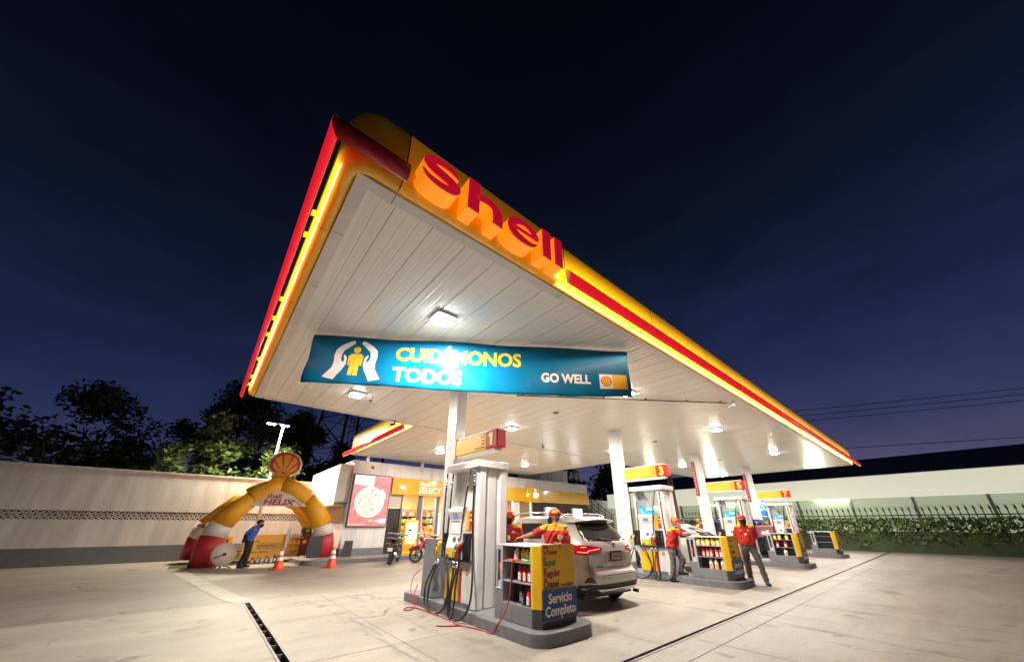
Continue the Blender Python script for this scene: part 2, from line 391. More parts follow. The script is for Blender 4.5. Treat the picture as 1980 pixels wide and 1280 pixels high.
# ------------------------------------------------------------------ canopy
X0, X1, Y0, Y1, HS = 0.325, 26.42, 2.647, 10.725, 4.405
SOF = bpy.data.materials.new('soffit_planks'); SOF.use_nodes = True
n = SOF.node_tree.nodes; l = SOF.node_tree.links; b = n['Principled BSDF']
b.inputs['Roughness'].default_value = 0.25; b.inputs['Specular IOR Level'].default_value = 0.5
t = n.new('ShaderNodeTexCoord'); mp = n.new('ShaderNodeMapping'); mp.inputs['Scale'].default_value = (1.0, 0.25, 1); l.new(t.outputs['Object'], mp.inputs[0])
a = n.new('ShaderNodeTexNoise'); a.inputs['Scale'].default_value = 1.4; a.inputs['Detail'].default_value = 6; l.new(mp.outputs[0], a.inputs['Vector'])
r = n.new('ShaderNodeValToRGB'); r.color_ramp.elements[0].color = (0.84,0.80,0.735,1); r.color_ramp.elements[1].color = (0.90,0.87,0.81,1); r.color_ramp.elements[0].position = 0.3; r.color_ramp.elements[1].position = 0.7
l.new(a.outputs['Fac'], r.inputs[0]); l.new(r.outputs[0], b.inputs['Base Color'])
mp2 = n.new('ShaderNodeMapping'); mp2.inputs['Scale'].default_value = (6.5, 0.32, 1); l.new(t.outputs['Object'], mp2.inputs[0])
a2 = n.new('ShaderNodeTexNoise'); a2.inputs['Scale'].default_value = 1.6; a2.inputs['Detail'].default_value = 2; l.new(mp2.outputs[0], a2.inputs['Vector'])
bp = n.new('ShaderNodeBump'); bp.inputs['Strength'].default_value = 0.55; bp.inputs['Distance'].default_value = 0.02; l.new(a2.outputs['Fac'], bp.inputs['Height']); l.new(bp.outputs[0], b.inputs['Normal'])

def soffit(mb, x0, x1, y0, y1, z, pitch=0.43, start=0.73):
    """planks running along Y: flat, two small ribs and a seam"""
    prof = []; x = x0; k = math.ceil((x0-start)/pitch)
    s = start+pitch*(k-1)
    while s < x1:
        for dx, dz in ((0.0,0.0),(0.005,0.016),(0.017,0.016),(0.022,0.0),(0.135,0.0),(0.143,0.003),(0.149,0.003),(0.157,0.0),(0.28,0.0),(0.288,0.003),(0.294,0.003),(0.302,0.0)):
            xx = s+dx
            if x0 < xx < x1: prof.append((xx, z+dz))
        s += pitch
    prof = [(x0,z)]+prof+[(x1,z)]
    m_ = len(prof); vs = [(x,y0,zz) for x,zz in prof]+[(x,y1,zz) for x,zz in prof]
    mb.add(vs, [(i,i+1,m_+i+1,m_+i) for i in range(m_-1)])
canopy = thing('canopy', 'big white planked canopy with yellow fascia, red light bars and giant lettering', 'canopy', (0,0,0))
T = 0.13
mb = MB(); soffit(mb, X0+T, X1-T, Y0+T, Y1-T, HS+0.004); mb.build('soffit', SOF, canopy, fix=False)
mb = MB()
for a_, b_ in (((X0,Y0),(X1,Y0+T)), ((X0,Y1-T),(X1,Y1))): mb.box((a_[0],a_[1],HS-0.012), (b_[0],b_[1],HS+0.09))
for a_, b_ in (((X0,Y0+T),(X0+T,Y1-T)), ((X1-T,Y0+T),(X1,Y1-T))): mb.box((a_[0],a_[1],HS-0.0121), (b_[0],b_[1],HS+0.0899))
for x in [0.69+2.45*i for i in range(11)]: mb.box((x,Y0-0.002,HS-0.0135), (x+0.008,Y0+T,HS-0.0125), 1)
for y in (3.55, 4.75, 6.0, 7.3, 8.6, 9.8): mb.box((X0-0.002,y,HS-0.0135), (X0+T,y+0.006,HS-0.0125), 1)
mb.build('soffit_trim', [TRIMW, JOINT], canopy)
mb = MB(); mb.box((X0+0.05,Y0+0.05,HS+0.10), (X1-0.05,Y1-0.05,HS+0.62)); mb.build('roof_slab', mat('roof_sheet',(0.25,0.25,0.25),0.6), canopy)

FPROF = [(0.004,HS+0.022),(0.02,HS-0.010),(0.045,HS-0.004),(0.06,HS+0.04),(0.066,HS+0.12),(0.070,HS+0.26),(0.068,HS+0.60),(0.06,HS+0.76),(0.03,HS+0.87),(-0.03,HS+0.94),(-0.10,HS+0.96),(-0.20,HS+0.965)]
LPROF = [(0.004,HS+0.022),(0.04,HS-0.012),(0.10,HS-0.006),(0.145,HS+0.03),(0.172,HS+0.10),(0.182,HS+0.22),(0.182,HS+0.54),(0.174,HS+0.62),(0.155,HS+0.70),(0.12,HS+0.76),(0.06,HS+0.805),(-0.02,HS+0.82),(-0.12,HS+0.825)]
def fascia_path(x0, y0, x1, y1, rc=0.13, n=7):
    """(point, outward) round the canopy starting on the back-left corner, counter-clockwise seen from below"""
    P = []
    for cx, cy, a0 in ((x0+rc,y0+rc,180),(x1-rc,y0+rc,270),(x1-rc,y1-rc,0),(x0+rc,y1-rc,90)):
        for i in range(n+1):
            a = R_(a0+90*i/n); P.append((Vector((cx+rc*math.cos(a), cy+rc*math.sin(a), 0)), Vector((math.cos(a), math.sin(a), 0))))
    return P
def sweep(mb, P, prof, mi=0, close=False):
    k = len(prof); vs = [p+o*d+Vector((0,0,z)) for p, o in P for d, z in prof]
    N = len(P); rng = range(N if close else N-1)
    mb.add(vs, [(i*k+j, ((i+1)%N)*k+j, ((i+1)%N)*k+j+1, i*k+j+1) for i in rng for j in range(k-1)], mi, True)
FP = fascia_path(X0, Y0, X1, Y1)
start = (Vector((X0,Y1-0.06,0)), Vector((-1,0,0)))
end = (Vector((X1,Y1-0.06,0)), Vector((1,0,0)))
FASY = mat('fascia_yellow',(0.88,0.47,0.006),0.30,noise=0.10,nscale=2,coat=0.2)
XL = 2.895      # right end of the lettered, forward-standing stretch
fo_ = Vector((0,-1,0))
mb = MB(); sweep(mb, [start]+FP[:8]+[(Vector((0.69,Y0,0)),fo_)], LPROF); mb.build('fascia', FASY, canopy, fix=False)
mb = MB(); sweep(mb, [(Vector((0.69,Y0,0)),fo_),(Vector((XL,Y0,0)),fo_)], LPROF); mb.add([Vector((XL,Y0-d,z)) for d,z in LPROF]+[Vector((XL,Y0,HS+0.3))], [tuple(range(len(LPROF)+1))]); mb.build('letter_panel', mat('glow_added_panel',(0.88,0.45,0.006),0.32,noise=0.10,nscale=2.5,emit=0.07,ecol=(1.0,0.36,0.006)), canopy, fix=False)  # faint glow put into the material to brighten the lettered stretch
mb = MB(); sweep(mb, [(Vector((XL,Y0,0)),fo_)]+FP[8:16]+[end], FPROF); mb.build('fascia', FASY, canopy, fix=False)
mb = MB(); mb.box((X0-0.05,Y1-0.055,HS-0.005), (X1+0.05,Y1-0.005,HS+0.80)); mb.build('rear_fascia', mat('fascia_back',(0.42,0.40,0.37),0.5), canopy)
# dark joints between the fascia sheets
def strip(p, o, tdir, wid=0.012):
    pr = [(d+0.002,z) for d,z in (LPROF if o.x < 0 or p.x < XL else FPROF)]
    vs = [p+o*d+Vector((0,0,z))+tdir*s*wid*0.5 for s in (-1,1) for d,z in pr]; k = len(pr); mb = MB()
    mb.add(vs, [(j,j+1,k+j+1,k+j) for j in range(k-1)]); mb.build('fascia_joint', DARK, canopy, fix=False)
for x in [0.69+2.45*i for i in range(11)]: strip(Vector((x,Y0,0)), Vector((0,-1,0)), Vector((1,0,0)))
for y in (3.6,5.4,7.2,9.0): strip(Vector((X0,y,0)), Vector((-1,0,0)), Vector((0,1,0)))

# red light bars: half tubes open towards the fascia, lamps inside
BARLIT = mat('lit_red_bar', (0.70,0.012,0.022), 0.25, emit=0.42, ecol=(1.0,0.012,0.03), noise=0.16, nscale=2.5, coat=0.3)
BAROFF = mat('unlit_red_bar', (0.40,0.012,0.022), 0.3, noise=0.15, nscale=3)
CAPW = mat('bar_end_cap', (0.85,0.85,0.83), 0.4)
ZB = HS+0.005; DB = 0.27; SH = 0.03      # the side bars sit a little closer in
BPROF = [(DB+0.075*math.sin(R_(a))*1.0-0.0, ZB-0.105*math.cos(R_(a))) for a in range(0, 181, 15)]
def bar(mb, pts): sweep(mb, pts, BPROF)
bx0, by0 = X0, Y0
def seg(pts, name, mats, joints):
    m_ = MB(); bar(m_, pts)
    md = m_.build(name, mats, canopy, fix=False); so = md.modifiers.new('shell', 'SOLIDIFY'); so.thickness = 0.008; so.offset = -1
    return md
lo = Vector((-1,0,0)); fo = Vector((0,-1,0)); co = Vector((-1,-1,0))
C0 = (Vector((X0+SH,Y0,0)), co)
seg([(Vector((X0+SH,Y1-0.05,0)),lo), C0], 'light_bar', BARLIT, None)
seg([C0, (Vector((0.69,Y0,0)),fo)], 'light_bar', BAROFF, None)['label'] = 'short unlit maroon light bar at the corner'
seg([(Vector((2.93,Y0,0)),fo), (Vector((X1+0.2,Y0,0)),fo)], 'light_bar', BARLIT, None)
mb = MB()
def endcap(p, o, tdir):
    pr = [(d*1.0,z) for d,z in BPROF]; k = len(pr)
    a_ = [p+o*d+Vector((0,0,z)) for d,z in pr]; b_ = [q+tdir*0.014 for q in a_]
    mb.add(a_+b_, [tuple(range(k)), tuple(range(2*k-1,k-1,-1))]+[(j,j+1,k+j+1,k+j) for j in range(k-1)])
endcap(Vector((2.91,Y0,0)), fo, Vector((1,0,0))); mb.build('bar_end_cap', CAPW, canopy); mb = MB(); endcap(Vector((X0+SH,Y1-0.045,0)), lo, Vector((0,1,0)))
mb.build('bar_end_cap', CAPW, canopy)
mb = MB()    # sleeves where bar pieces meet, pale edge at the corner mitre
def sleeve(p, o, tdir, w_, grow=0.004, mi=0):
    k = len(BPROF); pr = [(DB+(d-DB)*1.0+grow*max(0.15,(d-DB)/0.1), ZB+(z-ZB)*(1+grow*8)) for d,z in BPROF]
    vs = [p+o*d+Vector((0,0,z))+tdir*s for s in (0,w_) for d,z in pr]
    mb.add(vs, [(j,j+1,k+j+1,k+j) for j in range(k-1)], mi)
for y in (4.05,6.4,7.0,9.6): sleeve(Vector((X0+SH,y,0)), lo, Vector((0,1,0)), 0.012)
for x in (5.1,6.9,9.1,12.4,14.6,17.9,21.3,24.2): sleeve(Vector((x,Y0,0)), fo, Vector((1,0,0)), 0.014, mi=1 if x > 8 else 0)
vs = [Vector((X0+SH,Y0,0))+co*(d+0.004)+Vector((0,0,z)) for d,z in BPROF[6:]]; vs += [v+Vector((0.010,-0.004,0)) for v in vs]; k = len(BPROF[6:])
mb.add(vs, [(j,j+1,k+j+1,k+j) for j in range(k-1)], 1)
mb.build('bar_sleeve', [DRED, mat('pale_plastic',(0.8,0.66,0.62),0.4)], canopy, fix=False)
mb = MB()    # curved yellow brackets carrying the bars
def bracket(p, o, tdir):
    pts = []
    for i in range(7):
        f = i/6; pts.append((0.14+0.11*f, HS+0.02+0.05*f+0.03*math.sin(math.pi*f)))
    w_ = 0.02; q = [p+o*d+Vector((0,0,z)) for d,z in pts]+[p+o*d+Vector((0,0,z+0.07)) for d,z in reversed(pts)]
    k = len(q); mb.add(q+[v+tdir*w_ for v in q], [tuple(range(k)), tuple(range(2*k-1,k-1,-1))]+[(j,(j+1)%k,k+(j+1)%k,k+j) for j in range(k)])
for y in (3.55,3.95,5.6,6.3,7.0,8.3,9.5,10.1):
    mb = MB(); bracket(Vector((X0+SH,y,0)), lo, Vector((0,1,0))); mb.build('bar_bracket', YEL, canopy)
for x in (0.62,3.0,4.9,6.1,8.0,9.2,10.8,12.4,14.1,15.8,17.5,19.6,21.7,23.8,25.6):
    mb = MB(); bracket(Vector((x,Y0,0)), fo, Vector((1,0,0))); mb.build('bar_bracket', YEL, canopy)
WARM = (1.0, 0.86, 0.62)
# lamps inside the bars shining onto the fascia
for y in (4.0, 6.6, 9.2): area_light('bar_lamp', (X0+SH-DB-0.015,y,ZB+0.05), 2.5, 7, (1,0,0.35), WARM, 0.05, canopy).rotation_euler = (R_(132), R_(0), R_(-90))
for x in (4.4, 7.4, 10.4, 13.4, 16.4, 19.4, 22.4, 25.0): area_light('bar_lamp', (x,Y0-DB-0.015,ZB+0.05), 2.9, 47, (0,1,0), WARM, 0.05, canopy).rotation_euler = (R_(132), 0, 0)

# giant letters, red faces on deep orange returns
LET = mat('letter_return', (0.95,0.34,0.015), 0.45, emit=0.42, ecol=(1.0,0.30,0.008), noise=0.06, nscale=8)
LFACE = mat('letter_face', (0.55,0.008,0.05), 0.4, emit=0.22, ecol=(1.0,0.01,0.05), noise=0.15, nscale=9)
def stroke_poly(pts, ws):
    L, Rr = [], []
    for i, p in enumerate(pts):
        a_ = Vector(pts[max(i-1,0)]); b_ = Vector(pts[min(i+1,len(pts)-1)]); d = (b_-a_).normalized(); nn = Vector((-d.y,d.x))
        L.append(Vector(p)+nn*ws[i]/2); Rr.append(Vector(p)-nn*ws[i]/2)
    return L, Rr
def letter(name, strokes, x, z, back=0.19, face=0.012):
    """strokes: list of (points, widths); deep block with a red face"""
    fr = face_my((x, Y0-0.375, z))
    body = MB(); fc = MB()
    for pts, ws in strokes:
        L, Rr = stroke_poly(pts, ws); k = len(L)
        for mb_, h0, h1 in ((body,-0.205,-0.001),(fc,0.0,face)):
            vs = [(p.x,p.y,h) for h in (h0,h1) for p in L+Rr]
            K = 2*k; fs = []
            for i in range(k-1):
                fs += [(i,i+1,k+i+1,k+i), (K+i,K+k+i,K+k+i+1,K+i+1), (i,K+i,K+i+1,i+1), (k+i,k+i+1,K+k+i+1,K+k+i)]
            fs += [(0,k,K+k,K), (k-1,K+k-1,K+2*k-1,2*k-1)]
            mb_.add(vs, fs, 0, False, fr)
    o = body.build(name, LET, canopy); fc.build('letter_face', LFACE, o)
    return o
def sm(ctrl, n=6):
    """Catmull-Rom through (x, y, width)"""
    out = []; P = [ctrl[0]]+ctrl+[ctrl[-1]]
    for i in range(1, len(P)-2):
        for j in range(n):
            t_ = j/n; p0,p1,p2,p3 = [Vector(P[i+q]) for q in (-1,0,1,2)]
            out.append(0.5*((2*p1)+(p2-p0)*t_+(2*p0-5*p1+4*p2-p3)*t_*t_+(3*p1-p0-3*p2+p3)*t_**3))
    out.append(Vector(P[-2])); return [(v.x,v.y) for v in out], [v.z for v in out]
S = sm([(0.415,0.235,0.01),(0.37,0.285,0.055),(0.28,0.315,0.075),(0.16,0.305,0.09),(0.085,0.245,0.105),(0.125,0.19,0.115),(0.235,0.165,0.12),(0.345,0.135,0.115),(0.395,0.09,0.105),(0.34,0.035,0.09),(0.22,0.022,0.075),(0.10,0.045,0.055),(0.035,0.105,0.01)], 5)
letter('letter', [S], 0.750, HS-0.025)
hs = [([(0.07,0),(0.07,0.42)],[0.14,0.14]), sm([(0.10,0.20,0.03),(0.18,0.245,0.09),(0.28,0.255,0.10),(0.36,0.21,0.12),(0.385,0.12,0.13),(0.385,0,0.13)],5)]
letter('letter', hs, 1.29, HS-0.05)
es = [sm([(0.455,0.075,0.01),(0.38,0.022,0.05),(0.25,0.012,0.085),(0.11,0.045,0.115),(0.06,0.135,0.12),(0.11,0.235,0.11),(0.24,0.272,0.075),(0.37,0.24,0.09),(0.43,0.175,0.09),(0.435,0.13,0.08)],5), ([(0.07,0.145),(0.455,0.145)],[0.045,0.045])]
letter('letter', es, 1.82, HS-0.02)
letter('letter', [([(0.07,0),(0.07,0.43)],[0.14,0.14])], 2.37, HS-0.045)
letter('letter', [([(0.07,0),(0.07,0.43)],[0.14,0.14])], 2.585, HS-0.045)

# second canopy over the shop front
RX0, RX1, RY0, RY1 = 4.75, 15.75, Y1+0.02, 17.35
rc = thing('canopy', 'lower rear canopy over the shop front with a yellow fascia and a red light bar', 'canopy', (0,0,0))
mb = MB(); soffit(mb, RX0+0.1, RX1, RY0, RY1-0.1, HS+0.004, 0.43, 0.73); mb.build('soffit', SOF, rc, fix=False)
mb = MB(); mb.box((RX0,RY0+0.005,HS-0.012), (RX0+0.1,RY1,HS+0.09)); mb.box((RX0+0.1,RY1-0.1,HS-0.0121), (RX1,RY1,HS+0.0899)); mb.box((RX1,RY0+0.005,HS-0.0122), (RX1+0.1,RY1,HS+0.0898)); mb.build('soffit_trim', TRIMW, rc)
mb = MB(); mb.box((RX0+0.05,RY0+0.06,HS+0.10), (RX1+0.05,RY1-0.05,HS+0.6)); mb.build('roof_slab', mat('roof_sheet',(0.25,0.25,0.25),0.6), rc)
pl = [(Vector((RX0,RY1-0.02,0)),Vector((-1,0,0))), (Vector((RX0,RY0+0.08,0)),Vector((-1,0,0)))]
mb = MB(); sweep(mb, pl, FPROF); 
vs = [Vector((RX0,RY1,0))+Vector((-1,0,0))*d+Vector((0,0,z)) for d,z in FPROF]+[Vector((RX0+0.2,RY1,HS+0.965)), Vector((RX0+0.1,RY1,HS))]
mb.add(vs, [tuple(range(len(vs)))]); mb.build('fascia', _mats['fascia_yellow'], rc, fix=False)
m_ = MB(); sweep(m_, [(Vector((RX0,RY1+0.35,0)),Vector((-1,0,0))), (Vector((RX0,RY0+0.1,0)),Vector((-1,0,0)))], BPROF); o = m_.build('light_bar', BARLIT, rc, fix=False); so = o.modifiers.new('shell','SOLIDIFY'); so.thickness = 0.008; so.offset = -1
for y in (12.3, 15.0): area_light('bar_lamp', (RX0-DB-0.02,y,ZB+0.03), 2.9, 44, (1,0,0), WARM, 0.05, rc).rotation_euler = (R_(132), 0, R_(-90))
mb = MB()
for x in (5.4, 8.2, 11.0, 13.9): mb.box((x,17.10,4.07), (x+0.1,17.2,HS))
mb.build('support_post', WHITE, rc)

# ------------------------------------------------------------------ canopy lamps
LENS = mat('lamp_lens', (0.95,0.95,0.95), 0.3, emit=40, ecol=(1.0,0.97,0.93))
def lamp(x, y, label, power=LIGHT_W, z=HS, big=True):
    t = thing('ceiling_light', label, 'ceiling light', (x,y,z), 0, 'square lamps under the canopies')
    mb = MB(); mb.box((-0.17,-0.17,-0.04), (0.17,0.17,-0.005)); mb.build('housing', WHITE, t, bevel=0.012)
    mb = MB(); mb.box((-0.135,-0.135,-0.072), (0.135,0.135,-0.041)); mb.build('lens', LENS, t, bevel=0.02)
    area_light('lamp_light', (0,0,-0.082), 0.25, power, (0,0,-1), (1.0,0.945,0.87), None, t)
LX = [(2.16,4.31,'big glaring square lamp on the soffit just above the blue banner'),(7.31,4.31,'square lamp on the soffit at the right end of the blue banner'),(12.69,4.31,'square lamp in the front row, above and right of the first two pillars'),(19.11,4.31,'front row square lamp high above the sign with the number seven'),(25.0,4.31,'front row square lamp farthest right near the canopy end'),
 (2.25,8.77,'square lamp on the soffit under the left end of the blue banner'),(7.31,8.77,'back row square lamp right of the sign with the number one'),(13.2,8.77,'back row square lamp left of the second pillar'),(19.6,8.77,'back row square lamp right of the sign with the number three'),(25.4,8.77,'farthest back row square lamp behind the sign with the number five')]
for x, y, lb in LX: lamp(x, y, lb)
for x, y, lb in ((7.5,14.0,'square lamp under the rear canopy left of the first pillar'),(12.9,14.3,'square lamp under the rear canopy above the coffee cup sign')): lamp(x, y, lb, LIGHT_W*0.62)
# ------------------------------------------------------------------ islands, pillars, pumps, signs, cabinets
DX = [0.0, 6.325, 12.565, 18.98]
IX, IY, ZI = 3.85, 6.0, 0.15
ORD = ['first', 'second', 'third', 'fourth']
NUM = ['one', 'three', 'five', 'seven']
def iloc(k, z=0.0): return (IX+DX[k], IY, z)

def make_island(k, label):
    t = thing('pump_island', label, 'island', iloc(k), 0, 'grey kerbed pump islands')
    m = MB()
    nar = [(-0.396,-1.13),(0.42,-1.13),(0.42,1.25)]+arc(0.30,1.37,0.12,0,90,5)+arc(-0.28,1.37,0.12,90,180,5)
    m.prism(nar, -0.02, ZI); m.build('kerb', KERBM, t, bevel=0.012)
    wid = [(-0.44,-1.122)]+arc(-0.20,-2.22,0.24,180,255,7)+[(-0.05,-2.475),(0.22,-2.475)]+arc(0.42,-2.22,0.25,-80,0,7)+[(0.67,-1.122)]
    m = MB(); m.prism(wid, -0.02, ZI+0.004); m.build('nose_kerb', KERBM, t, bevel=0.015, seg=3)
    return t
isl = make_island(0, 'grey kerbed concrete island under the nearest pump')
for k in (1, 2, 3): dup(isl, 'grey kerbed island under the pump below the sign with number '+NUM[k], iloc(k))

# pillars
PX_, PY_, PW = 0.016, 0.573, 0.377
ICON = [mat('icon_red',(0.55,0.04,0.05),0.5), mat('icon_grey',(0.30,0.28,0.27),0.5), mat('icon_yellow',(0.75,0.33,0.01),0.5)]
def make_pillar(label, strip_red, cols):
    t = thing('canopy_pillar', label, 'pillar', iloc(0), 0, 'white pillars carrying the canopy')
    x0, y0 = PX_, PY_
    m = MB(); m.box((x0,y0,ZI+0.20), (x0+0.25,y0+PW,HS+0.01)); m.build('shaft', PILLAR, t, bevel=0.012)
    m = MB(); m.box((x0-0.008,y0-0.008,ZI), (x0+0.258,y0+PW+0.008,ZI+0.20)); m.build('foot', GREY, t, bevel=0.006)
    if strip_red:
        m = MB(); m.box((x0-0.035,y0+0.235,2.55), (x0-0.002,y0+0.375,4.02)); s = m.build('red_strip', mat('strip_red',(0.36,0.012,0.02),0.35), t)
        m = MB()
        for i in range(11): m.box((x0-0.037,y0+0.29,2.66+0.125*i), (x0-0.0352,y0+0.32,2.70+0.125*i))
        m.build('strip_mark', CREAM, s)
    m = MB(); wq = 0.16 if cols == 1 else 0.27; yc = y0+PW/2
    fr = face_mx((x0-0.002, yc, 0))
    top = 2.12 if cols == 1 else 2.32
    m.prism([(-wq/2,1.02),(wq/2,1.02),(wq/2,top),(wq*0.2,top+0.05*(cols>1)),(-wq*0.2,top+0.05*(cols>1)),(-wq/2,top)], 0, 0.006, fr)
    s = m.build('notice_strip', mat('notice_white',(0.82,0.81,0.79),0.35), t)
    m = MB(); f2 = face_mx((x0-0.0085, yc, 0)); n_ = 7
    for i in range(n_):
        for c in range(cols):
            cx = 0 if cols == 1 else (-0.065+0.13*c); cz = 1.13+0.148*i
            rr = 0.030 if cols == 1 else 0.036
            mi = 2 if (cols == 2 and i == 1 and c == 1) else (i+c) % 2
            k = 16; o_ = arc(cx,cz,rr,0,360,k)[:-1]; q = arc(cx,cz,rr*0.72,0,360,k)[:-1]
            m.add([(x,y,0.001) for x,y in o_]+[(x,y,0.001) for x,y in q], [(j,(j+1)%k,k+(j+1)%k,k+j) for j in range(k)], mi, False, f2)
            m.prism([(cx-rr*0.35,cz-rr*0.35),(cx+rr*0.35,cz-rr*0.28),(cx+rr*0.1,cz+rr*0.4)], 0, 0.0012, f2, (mi+1)%2)
            m.box((cx-rr*0.7,cz-rr*1.6,0), (cx+rr*0.7,cz-rr*1.35,0.001), 1, f2)
    m.box((-wq*0.3,top-0.055,0), (wq*0.3,top-0.040,0.001), 0, f2)
    m.build('icon_print', ICON, s)
    return t
make_pillar('nearest white canopy pillar, behind the first pump and under the blue banner', False, 1)
p2 = make_pillar('white canopy pillar right of the silver car, with notice icons but no red strip', False, 2); p2.location = iloc(1)
p3 = make_pillar('white canopy pillar with a red strip just left of sign number five', True, 2); p3.location = iloc(2)
dup(p3, 'farthest white canopy pillar with a red strip, left of sign number seven', iloc(3))

# number signs
SIGNY = mat('lit_sign_yellow', (0.86,0.50,0.035), 0.5, emit=0.10, ecol=(1.0,0.58,0.06))
SIGNR = mat('lit_sign_red', (0.52,0.010,0.012), 0.55, emit=0.04, ecol=(1.0,0.03,0.03))
DIGIT = mat('digit_yellow', (0.90,0.62,0.04), 0.4, emit=0.15, ecol=(1.0,0.62,0.05))
SINK = mat('sign_small_print', (0.50,0.06,0.01), 0.5)
def number_sign(k, d):
    t = thing('number_sign', 'yellow and red fuel sign with the number '+NUM[k]+' on its red end', 'number sign', iloc(k), 0, 'numbered fuel signs on the pillars')
    x0, x1 = -0.005, 0.20; y1, y0, yr = 0.49, -0.62, -0.98
    m = MB(); m.box((x0,yr+0.36,2.70), (x1,y1,3.03)); m.build('panel', SIGNY, t, bevel=0.015)
    m = MB(); m.box((x0-0.01,yr,2.70), (x1+0.01,yr+0.357,3.035)); m.build('red_end', SIGNR, t, bevel=0.02)
    for z0, z1 in ((3.036,3.075),(2.645,2.697)):
        m = MB(); m.box((x0+0.02,yr+0.10,z0), (x1-0.02,y1-0.0201,z1)); m.build('white_frame', WHITE, t, bevel=0.006)
    m = MB(); m.box((x0-0.012,y1-0.02,2.645), (x1+0.012,y1+0.075,3.075))
    m.build('white_frame', WHITE, t, bevel=0.006)
    m = MB()
    if d == '1': m.prism([(-0.025,0.0),(0.045,0.0),(0.045,0.235),(-0.015,0.235),(-0.065,0.205),(-0.065,0.165),(-0.025,0.18)], 0, 0.004, face_mx((x0-0.013, yr+0.18, 2.75)))
    else: text_mb(m, d, 0.33, face_mx((x0-0.013, yr+0.18, 2.75)), 0.045, 0.003, 0, 'CENTER')
    m.build('digit', DIGIT, t, fix=False)
    for s, z, sz in (('Shell',2.975,0.038),('V-Power',2.935,0.045),('Super',2.87,0.045),('Regular',2.805,0.045),('Diesel Low Sulphur',2.735,0.045)):
        m = MB(); text_mb(m, s, sz, face_mx((x0-0.002, -0.59, z)), 0.015, 0.0015, 0, 'RIGHT', 0.95); m.build('fuel_name', SINK, t, fix=False)
for k, d in enumerate('1357'): number_sign(k, d)

# pumps
HOSES = [[(-0.35,0.135,2.291),(-0.35,0.157,1.674),(-0.352,0.125,1.14),(-0.385,0.0,0.851),(-0.43,-0.23,0.6),(-0.46,-0.35,0.316),(-0.47,-0.30,0.149),(-0.47,-0.08,0.032),(-0.47,0.13,0.010),(-0.47,0.29,0.119),(-0.455,0.32,0.349),(-0.43,0.26,0.557),(-0.41,0.20,0.71),(-0.40,0.17,0.82)],
 [(-0.35,-0.08,2.269),(-0.35,-0.04,1.622),(-0.352,-0.013,1.059),(-0.40,-0.18,0.754),(-0.45,-0.33,0.459),(-0.47,-0.32,0.24),(-0.47,-0.19,0.077),(-0.47,0.007,0.012),(-0.47,0.222,0.012),(-0.47,0.40,0.104),(-0.45,0.45,0.375),(-0.42,0.34,0.59),(-0.40,0.23,0.80)],
 [(-0.35,-0.68,2.281),(-0.35,-0.56,1.821),(-0.352,-0.47,1.195),(-0.40,-0.54,0.818),(-0.43,-0.55,0.629),(-0.46,-0.56,0.411),(-0.47,-0.566,0.236),(-0.47,-0.527,0.059),(-0.47,-0.44,0.018),(-0.47,-0.385,0.177),(-0.45,-0.397,0.429),(-0.42,-0.40,0.659),(-0.40,-0.36,0.80)],
 [(-0.35,-0.811,2.275),(-0.35,-0.801,1.641),(-0.355,-0.84,1.011),(-0.43,-0.98,0.6),(-0.46,-1.0,0.329),(-0.47,-0.91,0.152),(-0.47,-0.739,0.046),(-0.47,-0.56,0.044),(-0.47,-0.448,0.185),(-0.45,-0.445,0.434),(-0.42,-0.49,0.662),(-0.40,-0.48,0.80)]]
def spline(P, n=6):
    P = [Vector(p) for p in P]; Q = [P[0]]+P+[P[-1]]; out = []
    for i in range(1, len(Q)-2):
        p0,p1,p2,p3 = Q[i-1:i+3]
        for j in range(n):
            t_ = j/n; out.append(0.5*((2*p1)+(p2-p0)*t_+(2*p0-5*p1+4*p2-p3)*t_*t_+(3*p1-p0-3*p2+p3)*t_**3))
    return out+[Q[-1]]
NOZC = {'yellow': mat('nozzle_yellow',(0.85,0.50,0.01),0.4), 'black': mat('nozzle_black',(0.02,0.02,0.022),0.4), 'green': mat('nozzle_green',(0.01,0.26,0.06),0.4), 'red': mat('nozzle_red',(0.55,0.02,0.03),0.4)}
def nozzle(t, y, col, x=-0.40, z=1.0):
    m = MB()   # handle hanging down, spout pointing up and into the holster
    m.tube([(x,y,z-0.19),(x-0.004,y,z-0.07),(x-0.002,y-0.002,z-0.035),(x+0.0,y-0.005,z+0.0),(x+0.02,y-0.012,z+0.045),(x+0.06,y-0.03,z+0.07)], [0.014,0.016,0.020,0.036,0.038,0.018], 10)
    m.tube([(x-0.015,y+0.045,z-0.02),(x-0.02,y+0.05,z-0.10),(x-0.01,y+0.03,z-0.17)], 0.009, 6)
    o = m.build('nozzle', NOZC[col], t)
    m = MB(); m.tube([(x+0.055,y-0.03,z+0.07),(x+0.085,y-0.05,z+0.12),(x+0.11,y-0.06,z+0.14)], 0.011, 8); m.tube([(x,y,z-0.30),(x,y,z-0.20)], 0.018, 8); m.lathe([(0.024,0),(0.024,0.03)], 8, Matrix.Translation((x,y,z-0.28)))
    m.build('nozzle_fitting', CHROME, o)
PUMPW = mat('pump_white', (0.74,0.73,0.70), 0.33, noise=0.05, nscale=3, coat=0.2)
SCRM = mat('pump_screen', (0.10,0.13,0.30), 0.15, emit=0.35, ecol=(0.28,0.34,0.75))
PANELG = mat('pump_panel_grey', (0.42,0.42,0.43), 0.4)
def column_poly(y, s):
    pts = [(-0.30,0.0),(-0.27,-0.060),(-0.15,-0.060),(-0.115,-0.008),(-0.07,-0.03),(0.10,-0.03),(0.145,-0.008),(0.18,-0.060),(0.32,-0.060),(0.34,0.0)]
    return [(x, y+s*yy) for x, yy in pts]+[(0.34, y+s*0.105), (-0.30, y+s*0.105)]
